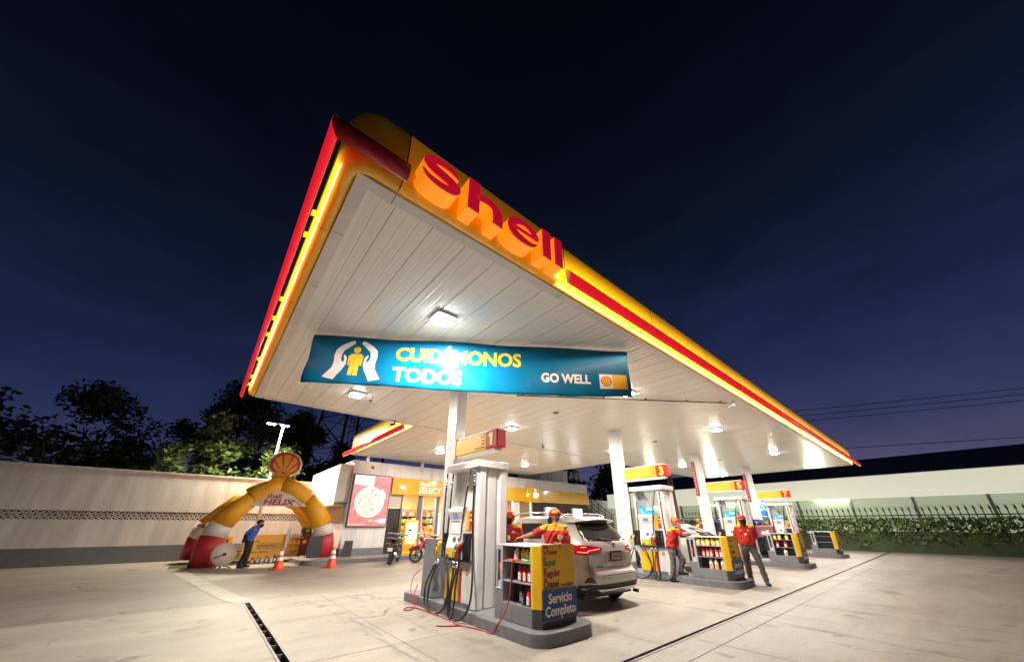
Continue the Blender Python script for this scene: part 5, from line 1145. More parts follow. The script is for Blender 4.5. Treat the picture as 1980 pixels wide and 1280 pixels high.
CONEO = mat('cone_orange', (0.80,0.075,0.01), 0.4, noise=0.08, nscale=6); CONEW = mat('cone_white', (0.82,0.80,0.76), 0.35)
def cone(loc, label, rz):
    t = thing('traffic_cone', label, 'traffic cone', loc, rz, 'orange traffic cones on the asphalt')
    m = MB(); m.box((-0.20,-0.20,0),(0.20,0.20,0.03)); m.build('base', CONEO, t, bevel=0.012)
    r = lambda z: 0.155-0.125*(z-0.03)/0.62
    m = MB(); m.lathe([(r(0.03)+0.01,0.0301),(r(0.05),0.05),(r(0.27),0.27),(r(0.30),0.30),(r(0.45),0.45),(r(0.60),0.60),(r(0.65),0.645),(0.012,0.652)], 20); m.build('body', CONEO, t)
    for a_, b_ in ((0.27,0.37),(0.43,0.55)): m = MB(); m.lathe([(r(a_)+0.004,a_),(r(b_)+0.004,b_)], 20, caps=False); m.build('reflective_band', CONEW, t)
    return t
cone((2.42,14.92,0), 'orange traffic cone with white bands in front of the yellow display board', 0.3)
cone((3.95,14.52,0), 'orange traffic cone with white bands in front of the red arch foot', 0.5)

# lubricant display
t = thing('display_board', 'leaning yellow lubricants display board under the arch', 'display board', (1.62,18.62,0.02), R_(-2))
M_ = Matrix.Rotation(R_(-8),4,'X')
m = MB(); m.prism([(0.0,0.02),(1.48,0.02),(1.50,0.98),(0.05,0.96)], 0, 0.03, M_ @ face_my((0,0,0))); m.build('board', YELD, t)
f_ = M_ @ face_my((0,-0.031,0))
m = MB(); m.box((0.50,0.44,0),(1.36,0.66,0.003),0,f_); m.build('pale_strip', mat('strip_ochre',(0.62,0.36,0.02),0.45), t)
m = MB(); text_mb(m, 'Shell', 0.15, f_ @ Matrix.Translation((0.26,0.68,0.001)), 0.02, 0.001); m.build('word', RED, t, fix=False)
m = MB(); text_mb(m, 'Lubricantes Shell', 0.105, f_ @ Matrix.Translation((0.44,0.52,0.004)), 0.02, 0.001, 0, 'LEFT', 0.92, 0.15); m.build('word', INK, t, fix=False)
m = MB()
for i in range(3): text_mb(m, 'Helix', 0.07, f_ @ Matrix.Translation((0.46+0.30*i,0.425,0.004)), 0.015, 0.001, 1 if i else 0, 'LEFT', 1, 0.15)
m.build('small_words', [BLUE, RED], t, fix=False)
m = MB(); pecten(m, 0.075, f_ @ Matrix.Translation((1.24,0.56,0.004)), 0.002); m.build('shell_emblem', [DRED, YEL], t)
m = MB(); text_mb(m, '- L : PERA : MOTO:', 0.075, f_ @ Matrix.Translation((0.10,0.30,0.001)), 0.03, 0.001, 0, 'LEFT', 1.35); m.build('word', INK, t, fix=False)
m = MB(); m.quad((-0.35,17.35,0.006),(3.25,17.35,0.006),(3.25,19.3,0.006),(-0.35,19.3,0.006)); o = m.build('turf_mat', mat('turf_green',(0.035,0.05,0.012),0.9,noise=0.3,nscale=30)); tag(o, 'thin dark green turf mat under the yellow lubricants display', 'mat')
G5 = 'small oil bottles standing in front of the yellow board'
for i, (x, c, lb) in enumerate(((1.98,'red','red and white bottle by the ankles of the man in blue, before the yellow board'),(2.16,'gold','small golden bottle, second of the row before the yellow board'),(2.28,'grey','grey bottle, third of the row before the yellow board'),(2.44,'red','red bottle, fourth of the row before the yellow board'),(2.58,'grey','pale grey bottle, fifth of the row before the yellow board'),(2.70,'dark','black bottle, sixth of the row before the yellow board'),(2.82,'gold','golden bottle nearest the cone, last of the row before the yellow board'))):
    bottle(lb, c, 'w', 'red' if c == 'gold' else c, 0.12, 0.08, 0.22+0.03*(i % 2), (x,17.75+0.06*(i % 2),0.01), 0.1*(i-3), G5, True)
t = thing('display_shelf', 'yellow three tier display shelf of funnels and bottles right of the yellow board', 'shelf', (3.12,18.55,0.02))
m = MB(); m.box((0,0.20,0.10),(0.56,0.22,0.84)); m.build('back', YELD, t)
for z in (0.10,0.34,0.58,0.83): m = MB(); m.box((0,0,z),(0.56,0.1999,z+0.02)); m.build('shelf_board', YELD, t)
for x in (-0.021,0.561): m = MB(); m.box((x,0,0.0),(x+0.02,0.22,0.86)); m.build('side', YELD, t)
PO = ['leftmost','second from left','third from left','fourth from left','rightmost']
for i in range(5): bottle(PO[i]+' white bottle on top of the yellow display shelf', 'white', 'b', 'white', 0.08, 0.06, 0.19, (3.19+0.105*i,18.65,0.871), 0, 'white bottles on the display shelf')
for i, nm in enumerate(('left','middle','right')): bottle(nm+' white bottle on the lowest tier of the yellow display shelf', 'white', 'r', 'white', 0.085, 0.06, 0.20, (3.19+(0.0,0.10,0.42)[i],18.63,0.141), 0, 'white bottles on the display shelf')
for r, z in ((0,0.62),(1,0.38)):
    for i in range(3):
        o = MB(); o.lathe([(0.012,0.16),(0.016,0.09),(0.055,0.03),(0.062,0.0)], 14, caps=False); o_ = o.build('funnel', mat('funnel_yellow',(0.90,0.56,0.02),0.3)); o_.location = (3.22+0.18*i,18.63,z+0.001)
        tag(o_, ['left','middle','right'][i]+' yellow funnel on the '+['upper','middle'][r]+' tier of the yellow display shelf', 'funnel', 'yellow funnels on the display shelf')
t = thing('roll_stand', 'narrow grey upright panel between the yellow board and the display shelf', 'stand', (3.02,18.50,0.02))
m = MB(); m.prism([(0,0),(0.09,0),(0.16,1.18),(0.03,1.18)], 0, 0.03, face_my((0,0,0))); m.build('panel', ALU, t); m = MB(); m.box((-0.02,-0.1,0),(0.14,0.1,0.02)); m.build('foot', GREY, t)
def aboard(name, label, loc, rz, w_, h, m1, emblem=False):
    t = thing(name, label, 'board', loc, rz)
    m = MB(); m.prism([(0,0),(w_,0),(w_*1.06,h),(0.05,h)], 0, 0.03, Matrix.Rotation(R_(-7),4,'X') @ face_my((0,0,0))); q = m.build('panel', m1, t)
    m = MB(); m.tube([(0.05,0.02,h*0.9),(0.05,0.35,0.0)],0.012,6); m.build('strut', GREY, t)
    if emblem: m = MB(); pecten(m, 0.09, Matrix.Rotation(R_(-7),4,'X') @ face_my((w_*0.35,-0.032,h*0.62)), 0.003); m.build('shell_emblem', [DRED, YELD], t)
    return t
BRD = mat('chalk_black', (0.018,0.018,0.018), 0.55, noise=0.2, nscale=5)
aboard('chalk_board', 'dark maroon board with a shell emblem partly behind the black board', (3.60,18.5,0.152), 0, 0.50, 0.85, mat('board_maroon',(0.10,0.008,0.012),0.4), True)
aboard('chalk_board', 'black leaning board in front of the red arch foot', (3.62,17.0,0.152), R_(4), 0.50, 0.78, BRD)
aboard('chalk_board', 'small worn black board with pale scratches beside the right traffic cone', (4.83,16.6,0.152), R_(-6), 0.36, 0.60, mat('scratched_black',(0.05,0.042,0.036),0.6,noise=0.7,nscale=9))
t = thing('loudspeaker', 'small black loudspeaker standing on the maroon board top', 'loudspeaker', (3.62,18.62,1.0))
m = MB(); m.box((0,0,0),(0.42,0.26,0.24)); m.build('cabinet', BLACK, t, bevel=0.01); m = MB(); m.lathe([(0.0,0.004),(0.05,0.006),(0.07,0.0)],14,face_my((0.21,-0.002,0.12)),caps=False); m.build('driver', mat('gold_badge',(0.4,0.25,0.04),0.4), t)
m = MB(); m.box((0.04,0.02,-0.84),(0.38,0.24,-0.001)); m.build('stand', BLACK, t)
t = thing('prize_wheel', 'round cream prize wheel on a black stand at the left edge', 'wheel', (0.98,16.6,0), R_(12))
m = MB(); m.lathe([(0.0,0.0),(0.36,0.0),(0.36,0.03),(0.0,0.03)], 32, face_my((0,-0.05,0.43)), caps=False); m.build('disc', mat('wheel_cream',(0.72,0.60,0.50),0.5), t)
m = MB(); m.lathe([(0.05,0.0),(0.05,0.05)], 12, face_my((0,-0.081,0.43))); m.tube([(0,-0.10,0.43),(-0.28,-0.10,0.32)],0.015,6); m.build('hub', BLACK, t)
m = MB(); m.tube([(0,0,0),(0,0,0.9)],0.025,8); m.tube([(-0.25,-0.15,0.01),(0,0,0.12),(0.25,-0.15,0.01)],0.018,6); m.build('stand', BLACK, t)
t = thing('ochre_board', 'plain ochre banner panel behind the prize wheel', 'panel', (0.35,18.2,0))
m = MB(); m.prism([(0,0.05),(0.93,0.05),(0.88,0.95),(0,0.97)],0,0.03,face_my((0,0,0))); m.build('panel', YELD, t); m = MB(); m.box((0.1,0.001,0),(0.14,0.25,0.8)); m.build('strut', GREY, t)
t = thing('striped_table', 'low white table with a yellow stripe left of the man in blue', 'table', (1.22,19.3,0))
for z0, z1, c in ((0.05,0.20,WHITE),(0.201,0.30,YEL),(0.301,0.36,WHITE),(0.361,0.40,BLUE)): m = MB(); m.box((0,0,z0),(0.62,0.5,z1)); m.build('panel', c, t)
for x in (0.02,0.56):
    for y in (0.02,0.44): m = MB(); m.box((x,y,0),(x+0.04,y+0.04,0.049)); m.build('leg', GREY, t)

# street lamp
LAMPG = mat('street_lens', (1,1,0.9), 0.4, emit=60, ecol=(1.0,0.93,0.70))
t = thing('street_lamp', 'tall white street lamp with two glowing heads behind the arch', 'street lamp', (2.12,20.6,0))
m = MB(); m.tube([(0,0,0),(0,0,3.4),(0,0,3.45),(0,0,6.05)], [0.075,0.065,0.05,0.04], 12); m.build('pole', WHITE, t)
m = MB(); m.tube([(-0.62,0,6.02),(-0.3,0,6.06),(0.12,0,6.06)], 0.03, 8); m.build('arm', WHITE, t)
for x, rz in ((-0.52,0),(0.06,0)):
    m = MB(); m.box((x-0.22,-0.10,6.0),(x+0.22,0.10,6.06)); h = m.build('lamp_head', WHITE, t, bevel=0.02); m = MB(); m.box((x-0.17,-0.08,5.975),(x+0.17,0.08,5.999)); m.build('lens', LAMPG, h)
    area_light('street_lamp_light', (x,0,5.96), 0.3, 330, (0.0,-0.10,-1), (1.0,0.93,0.72), None, t)
# ------------------------------------------------------------------ vehicles
def interp(tab, z):
    if z <= tab[0][0]: return tab[0][1]
    for (a, b), (c, d) in zip(tab, tab[1:]):
        if z <= c: return b+(d-b)*(z-a)/(c-a)
    return tab[-1][1]
def drape(name, polys, fn, mats, parent, h=0.0, maxlen=0.10, mi=None):
    """lay flat polygons over a surface given by fn(u, v, h)"""
    bm = bmesh.new()
    for i, pl in enumerate(polys):
        f = bm.faces.new([bm.verts.new((x, y, 0)) for x, y in pl]); f.material_index = (mi[i] if mi else 0)
    bmesh.ops.triangulate(bm, faces=bm.faces)
    for _ in range(6):
        le = [e for e in bm.edges if e.calc_length() > maxlen]
        if not le: break
        bmesh.ops.subdivide_edges(bm, edges=le, cuts=1); bmesh.ops.triangulate(bm, faces=bm.faces)
    for v in bm.verts: v.co = fn(v.co.x, v.co.y, h)
    for f in bm.faces: f.smooth = True
    me = bpy.data.meshes.new(name); bm.to_mesh(me); bm.free()
    for q in (mats if isinstance(mats,(list,tuple)) else [mats]): me.materials.append(q)
    o = bpy.data.objects.new(name, me); COL.objects.link(o); o.parent = parent; return o
def wheel(t, x, y, r, wd, rimm, side):
    m = MB(); m.torus((x,y,r), r-0.075, 0.078, 30, 10, 'X', 0, None, wd/0.156)
    w_ = m.build('wheel', BLACK, t)
    m = MB(); f_ = frame((x+side*wd*0.40,y,r),(0,1,0),(0,0,1),(side,0,0))
    m.prism(arc(0,0,r*0.66,0,360,24)[:-1], -0.09, -0.05, f_, 1)
    for k in range(5):
        a = R_(72*k+18); c, s_ = math.cos(a), math.sin(a); n_ = (-s_, c)
        m.prism([(0.03*n_[0],0.03*n_[1]),(r*0.66*c+0.045*n_[0],r*0.66*s_+0.045*n_[1]),(r*0.66*c-0.045*n_[0],r*0.66*s_-0.045*n_[1]),(-0.03*n_[0],-0.03*n_[1])], -0.048, -0.02, f_)
    m.prism(arc(0,0,0.05,0,360,12)[:-1], -0.048, -0.01, f_)
    m.torus((x+side*wd*0.38,y,r), r*0.66, 0.018, 24, 6, 'X')
    m.build('rim', [ALU, DARK], w_); return w_
CLAD = mat('black_cladding', (0.018,0.018,0.019), 0.55)
LAMPR = mat('tail_lamp_red', (0.45,0.006,0.012), 0.12, emit=0.02, ecol=(1.0,0.02,0.03), coat=0.8)
LAMPB = mat('tail_lamp_bar', (0.9,0.25,0.2), 0.2, emit=1.1, ecol=(1.0,0.20,0.16))
def car_paint(name, c): return mat(name, c, 0.28, metal=0.35, coat=1.0)
class Car:
    """body as stacked plan outlines: half width, rear end and front end given against height"""
    def __init__(s, W, Rr, Ff, N, roof, crown): s.W, s.R, s.F, s.N, s.roof, s.crown = W, Rr, Ff, N, roof, crown
    def dims(s, z): return interp(s.W,z), interp(s.R,z), interp(s.F,z), interp(s.N,z)
    def side(s, sg):
        def fn(y, z, h):
            w_, r, f, n_ = s.dims(z); yc, ly = (r+f)/2, (f-r)/2; q = min(0.9999, abs((y-yc)/ly))
            return Vector((sg*(w_*(1-q**n_)**(1/n_)+h), y, z))
        return fn
    def rear(s):
        def fn(x, z, h):
            w_, r, f, n_ = s.dims(z); yc, ly = (r+f)/2, (f-r)/2; q = min(0.9995, abs(x/w_))
            return Vector((x, yc-ly*(1-q**n_)**(1/n_)-h, z))
        return fn
    def front(s):
        g = s.rear()
        def fn(x, z, h):
            w_, r, f, n_ = s.dims(z); p = g(x, z, 0); p.y = r+f-p.y+h; return p
        return fn
    def body(s, t, paint, zs, K=72):
        m = MB(); vs = []
        for z in zs:
            w_, r, f, n_ = s.dims(z); yc, ly = (r+f)/2, (f-r)/2
            for k in range(K):
                a = 2*math.pi*k/K; c, q = math.cos(a), math.sin(a)
                vs.append((w_*math.copysign(abs(c)**(2/n_), c), yc+ly*math.copysign(abs(q)**(2/n_), q), z))
        L = len(zs); m.add(vs, [(i*K+k, i*K+(k+1)%K, (i+1)*K+(k+1)%K, (i+1)*K+k) for i in range(L-1) for k in range(K)], 0, True)
        # crowned roof
        w_, r, f, n_ = s.dims(zs[-1]); yc, ly = (r+f)/2, (f-r)/2; top = []
        for sc, dz in ((1.0,0.0),(0.94,0.028),(0.8,s.crown*0.75),(0.5,s.crown*0.95)):
            for k in range(K):
                a = 2*math.pi*k/K; c, q = math.cos(a), math.sin(a)
                top.append((w_*sc*math.copysign(abs(c)**(2/n_), c), yc+ly*(sc if sc < 1 else 1)*math.copysign(abs(q)**(2/n_), q), zs[-1]+dz))
        top.append((0,yc,zs[-1]+s.crown)); M4 = 4*K
        m.add(top, [(i*K+k, i*K+(k+1)%K, (i+1)*K+(k+1)%K, (i+1)*K+k) for i in range(3) for k in range(K)]+[(3*K+k,3*K+(k+1)%K,M4) for k in range(K)], 0, True)
        m.add(vs[:K], [tuple(range(K-1,-1,-1))]); return m.build('body', paint, t)

# silver sport utility car seen from behind
SILV = mat('champagne_silver', (0.50,0.46,0.40), 0.30, metal=0.45, coat=1.0)
suv = thing('suv', 'silver sport utility car with roof rails and its tail lamps lit beside the first pump', 'car', (6.08,4.18,0), R_(-1.0))
C_ = Car([(0.24,0.80),(0.34,0.86),(0.60,0.885),(0.80,0.885),(0.98,0.862),(1.10,0.82),(1.42,0.655),(1.49,0.60)],
 [(0.24,0.16),(0.32,0.03),(0.42,0.0),(0.56,0.0),(0.60,0.05),(0.66,0.09),(0.90,0.08),(1.02,0.12),(1.10,0.17),(1.30,0.36),(1.42,0.50),(1.49,0.52)],
 [(0.24,4.15),(0.40,4.22),(0.70,4.18),(0.92,4.05),(0.98,3.6),(1.02,3.28),(1.10,3.15),(1.42,2.55),(1.49,2.40)],
 [(0.24,5),(0.9,5.0),(1.02,4.8),(1.49,4.2)], 1.49, 0.06)
C_.body(suv, SILV, [0.24,0.28,0.34,0.42,0.50,0.56,0.60,0.66,0.74,0.82,0.90,0.97,1.02,1.10,1.18,1.26,1.34,1.42,1.46,1.49])
sd = {-1: C_.side(-1), 1: C_.side(1)}; rr = C_.rear()
for sg in (-1, 1):
    drape('rear_side_window', [[(0.62,1.16),(1.02,1.10),(1.12,1.12),(1.20,1.37),(1.02,1.385),(0.86,1.345)]], sd[sg], GLASSD, suv, 0.004)
    drape('side_window', [[(1.20,1.115),(1.95,1.10),(1.95,1.40),(1.32,1.40)]], sd[sg], GLASSD, suv, 0.004)
    drape('side_window', [[(2.03,1.10),(2.95,1.08),(2.62,1.33),(2.40,1.395),(2.03,1.40)]], sd[sg], GLASSD, suv, 0.004)
    drape('sill_cladding', [[(0.30,0.245),(3.9,0.245),(3.9,0.36),(0.30,0.36)]], sd[sg], CLAD, suv, 0.008)
    for yc in (0.78, 3.25):
        drape('wheel_arch', [[(yc+x,max(0.243,0.31+z)) for x,z in arc(0,0,0.40,-12,192,18)]], sd[sg], CLAD, suv, 0.012)
        wheel(suv, sg*0.765, yc, 0.325, 0.20, ALU, sg)
    drape('door_line', [[(1.98,0.38),(1.99,0.38),(1.99,1.09),(1.98,1.09)],[(1.10,0.60),(1.11,0.60),(1.16,1.09),(1.15,1.09)]], sd[sg], DARK, suv, 0.003)
    drape('door_handle', [[(1.28,0.93),(1.48,0.93),(1.48,0.965),(1.28,0.965)]], sd[sg], ALU, suv, 0.02)
    # tail lamp wraps from the tailgate round the corner
    o = drape('tail_lamp', [[(sg*0.36,0.985),(sg*0.36,0.945),(sg*0.60,0.895),(sg*0.70,0.865),(sg*0.80,0.875),(sg*0.845,0.96),(sg*0.845,1.03),(sg*0.70,1.035)]], rr, LAMPR, suv, 0.012, 0.05)
    drape('lamp_bar', [[(sg*0.42,0.972),(sg*0.42,0.962),(sg*0.62,0.935),(sg*0.62,0.95)],[(sg*0.66,1.005),(sg*0.66,0.99),(sg*0.72,0.985),(sg*0.72,1.0)],[(sg*0.62,0.95),(sg*0.635,0.95),(sg*0.68,0.905),(sg*0.66,0.905)],[(sg*0.68,0.915),(sg*0.68,0.90),(sg*0.76,0.91),(sg*0.76,0.925)]], rr, LAMPB, o, 0.018, 0.05)
    drape('tail_lamp', [[(0.12,0.93),(0.12,1.02),(0.30,1.03),(0.44,1.0),(0.34,0.95)]], sd[sg], LAMPR, suv, 0.010, 0.05)
    drape('reflector', [[(sg*0.60,0.44),(sg*0.74,0.44),(sg*0.72,0.52),(sg*0.66,0.535)]], rr, mat('reflector_dark',(0.10,0.01,0.012),0.2), suv, 0.006)
    m = MB(); pr = spline([(sg*0.60,0.72,1.50),(sg*0.63,0.86,1.575),(sg*0.64,1.5,1.60),(sg*0.63,2.1,1.585),(sg*0.60,2.38,1.50)],6); m.tube(pr,[0.016]*len(pr),8); m.build('roof_rail', ALU, suv)
drape('rear_window', [[(-0.64,1.09),(0.64,1.09),(0.60,1.24),(0.52,1.40),(-0.52,1.40),(-0.60,1.24)]], rr, GLASSD, suv, 0.004)
m = MB(); vs = []
for x in [-0.62+1.24*i/20 for i in range(21)]:
    p = rr(min(0.59,max(-0.59,x)), 1.45, 0); q = 0.05*abs(x/0.62)**3
    vs += [(x,p.y+0.30,1.513-q),(x,p.y-0.02+q,1.500-q),(x,p.y-0.20+1.2*q,1.462-q),(x,p.y-0.20+1.2*q,1.448-q),(x,p.y+0.02,1.44-q)]
m.add(vs, [(5*i+j,5*i+j+1,5*i+j+6,5*i+j+5) for i in range(20) for j in range(4)], 0, True); o = m.build('spoiler', SILV, suv, fix=False)
so = o.modifiers.new('t','SOLIDIFY'); so.thickness = 0.012
m = MB(); m.box((-0.14,0.30,1.445),(0.14,0.315,1.457)); m.build('brake_light', LAMPR, suv)
m = MB(); m.tube([rr(0.0,1.085,0.012),rr(0.0,1.10,0.03),rr(-0.36,1.125,0.02)],[0.022,0.012,0.008],6); m.build('rear_wiper', BLACK, suv)
drape('bumper_cladding', [[(-0.84,0.25),(0.84,0.25),(0.85,0.38),(0.70,0.42),(-0.70,0.42),(-0.85,0.38)]], rr, CLAD, suv, 0.010)
drape('skid_plate', [[(-0.46,0.27),(0.46,0.27),(0.60,0.345),(-0.60,0.345)]], rr, ALU, suv, 0.035)
drape('gate_line', [[(-0.66,0.60),(-0.50,0.555),(0.50,0.555),(0.66,0.60),(0.66,0.592),(0.50,0.545),(-0.50,0.545),(-0.66,0.592)],[(-0.66,0.60),(-0.655,0.60),(-0.655,0.90),(-0.66,0.90)],[(0.655,0.60),(0.66,0.60),(0.66,0.90),(0.655,0.90)]], rr, DARK, suv, 0.003)
drape('plate_recess', [[(-0.36,0.74),(0.36,0.74),(0.30,0.925),(-0.30,0.925)]], rr, mat('recess_silver',(0.40,0.37,0.32),0.3,metal=0.3), suv, 0.003)
drape('garnish', [[(-0.33,0.93),(0.33,0.93),(0.35,0.965),(-0.35,0.965)]], rr, mat('garnish_silver',(0.55,0.50,0.44),0.25,metal=0.4), suv, 0.022)
f_ = frame((0,rr(0,0.84,0.022).y,0.84),(1,0,0),(0,0,1),(0,-1,0))
m = MB(); m.prism([(-0.165,-0.085),(0.165,-0.085),(0.165,0.085),(-0.165,0.085)],0,0.01,f_); pl_ = m.build('number_plate', INK, suv, bevel=0.004)
m = MB(); m.prism([(-0.145,-0.06),(0.145,-0.06),(0.145,0.05),(-0.145,0.05)],0.010,0.012,f_); m.build('plate_face', mat('plate_sand',(0.50,0.38,0.20),0.5), pl_)
m = MB()
for i in range(6):
    x = -0.118+0.045*i; m.box((x,-0.035,0.0121),(x+0.010,0.035,0.013),0,f_); m.box((x+0.010,0.022-0.03*(i%2),0.0121),(x+0.03,0.035-0.03*(i%2),0.013),0,f_); m.box((x+0.022,-0.035,0.0121),(x+0.031,0.0,0.013),0,f_)
m.build('plate_characters', INK, pl_)
m = MB(); fe = frame((0,rr(0,1.0,0.014).y,1.015),(1,0,0),(0,0.2,1),(0,-1,0.2)); e1 = [(0.062*math.cos(R_(a)),0.042*math.sin(R_(a))) for a in range(0,360,15)]; e2 = [(x*0.78,y*0.74) for x,y in e1]
k = len(e1); m.add([(x,y,0.006) for x,y in e1]+[(x,y,0.006) for x,y in e2],[(j,(j+1)%k,k+(j+1)%k,k+j) for j in range(k)],0,False,fe); m.prism([(-0.012,-0.036),(0.012,-0.036),(0.012,0.036),(-0.012,0.036)],0.002,0.007,fe); m.prism([(-0.05,0.004),(0.05,0.004),(0.045,0.018),(-0.045,0.018)],0.002,0.008,fe); m.build('emblem', mat('emblem_dark',(0.05,0.05,0.055),0.25,metal=0.6), suv)
m = MB(); m.tube([(0.56,0.14,0.235),(0.56,0.045,0.228)],0.030,10); m.build('exhaust', CLAD, suv)
m = MB(); m.box((-0.70,0.3,0.18),(0.70,3.9,0.239)); m.build('underbody', DARK, suv)
for x0, s in ((-0.52,'l'),(0.38,'r')): drape('model_badge', [[(x0+0.04*i,0.665),(x0+0.04*i+0.025,0.665),(x0+0.04*i+0.03,0.69),(x0+0.04*i+0.008,0.69)] for i in range(4)], rr, mat('badge_grey',(0.10,0.10,0.10),0.3,metal=0.7), suv, 0.006)

def sedan(label, loc, paint, name='sedan'):
    t = thing(name, label, 'car', loc)
    C2 = Car([(0.22,0.78),(0.34,0.83),(0.62,0.855),(0.78,0.85),(0.90,0.82),(1.00,0.76),(1.30,0.58),(1.37,0.52)],
     [(0.22,0.10),(0.34,0.0),(0.55,0.0),(0.78,0.06),(0.88,0.12),(0.92,0.50),(1.00,0.62),(1.20,0.95),(1.30,1.20),(1.37,1.45)],
     [(0.22,4.10),(0.40,4.2),(0.66,4.12),(0.80,3.9),(0.86,3.35),(0.90,3.15),(1.0,3.0),(1.30,2.45),(1.37,2.25)],
     [(0.22,4.5),(0.9,4.5),(1.0,4.2),(1.37,3.6)], 1.37, 0.045)
    C2.body(t, paint, [0.22,0.28,0.34,0.44,0.55,0.66,0.78,0.84,0.88,0.90,0.92,0.96,1.0,1.06,1.13,1.20,1.25,1.30,1.34,1.37])
    r2 = C2.rear()
    for sg in (-1,1):
        s2 = C2.side(sg)
        drape('side_window', [[(0.98,1.0),(1.62,0.99),(1.62,1.30),(1.45,1.30),(1.22,1.20)]], s2, GLASSD, t, 0.004); drape('side_window', [[(1.68,0.985),(2.72,0.97),(2.45,1.20),(2.22,1.30),(1.68,1.30)]], s2, GLASSD, t, 0.004)
        for yc in (0.78,3.25):
            drape('wheel_arch', [[(yc+x,max(0.225,0.30+z)) for x,z in arc(0,0,0.36,-12,192,16)]], s2, CLAD, t, 0.006); wheel(t, sg*0.745, yc, 0.30, 0.19, ALU, sg)
        drape('tail_lamp', [[(sg*0.50,0.80),(sg*0.79,0.78),(sg*0.79,0.92-0.05),(sg*0.55,0.88)]], r2, LAMPR, t, 0.008, 0.05)
    drape('rear_window', [[(-0.60,1.0),(0.60,1.0),(0.50,1.30),(-0.50,1.30)]], r2, GLASSD, t, 0.004); drape('windscreen', [[(-0.64,0.96),(0.64,0.96),(0.52,1.32),(-0.52,1.32)]], C2.front(), GLASSD, t, 0.004)
    drape('number_plate', [[(-0.18,0.60),(0.18,0.60),(0.18,0.70),(-0.18,0.70)]], r2, CREAM, t, 0.01); drape('bumper_cladding', [[(-0.78,0.23),(0.78,0.23),(0.80,0.34),(-0.80,0.34)]], r2, CLAD, t, 0.006)
    m = MB(); m.tube([(-0.1,1.5,1.405),(-0.1,1.25,1.56)],0.007,6); m.lathe([(0.025,-0.0),(0.02,0.03)],8,Matrix.Translation((-0.1,1.5,1.39))); m.build('antenna', BLACK, t)
    return t
sedan('white saloon car behind the second oil cabinet, with a thin roof antenna', (12.92,4.55,0), car_paint('car_white',(0.72,0.72,0.70)))

# dark blue van on the far lane
t = thing('van', 'dark blue van half hidden behind the delivery motorcycle with the pink box', 'van', (21.9,6.1,0))
C3 = Car([(0.25,0.80),(0.5,0.86),(0.95,0.86),(1.10,0.80),(1.55,0.70),(1.62,0.66)],[(0.25,0.1),(0.5,0.0),(1.0,0.03),(1.55,0.12),(1.62,0.2)],[(0.25,4.0),(0.6,4.05),(0.95,3.8),(1.05,3.2),(1.55,2.6),(1.62,2.5)],[(0.25,6),(1.62,6)],1.62,0.05)
BLUP = car_paint('van_blue',(0.010,0.022,0.14)); C3.body(t, BLUP, [0.25,0.4,0.5,0.7,0.95,1.02,1.1,1.25,1.4,1.55,1.62])
for sg in (-1,1):
    s3 = C3.side(sg)
    for a_, b_ in ((0.25,1.0),(1.1,1.9),(2.0,2.75)): drape('side_window', [[(a_,1.08),(b_,1.08),(b_-(0.3 if b_ > 2.5 else 0),1.50),(a_,1.50)]], s3, GLASSD, t, 0.005)
    for yc in (0.75,3.1): wheel(t, sg*0.77, yc, 0.30, 0.19, ALU, sg)
    drape('tail_lamp', [[(sg*0.74,0.75),(sg*0.82,0.75),(sg*0.80,1.0),(sg*0.72,1.0)]], C3.rear(), LAMPR, t, 0.006)
drape('rear_window', [[(-0.6,1.1),(0.6,1.1),(0.55,1.48),(-0.55,1.48)]], C3.rear(), GLASSD, t, 0.005); drape('bumper', [[(-0.8,0.28),(0.8,0.28),(0.8,0.42),(-0.8,0.42)]], C3.rear(), CLAD, t, 0.01)

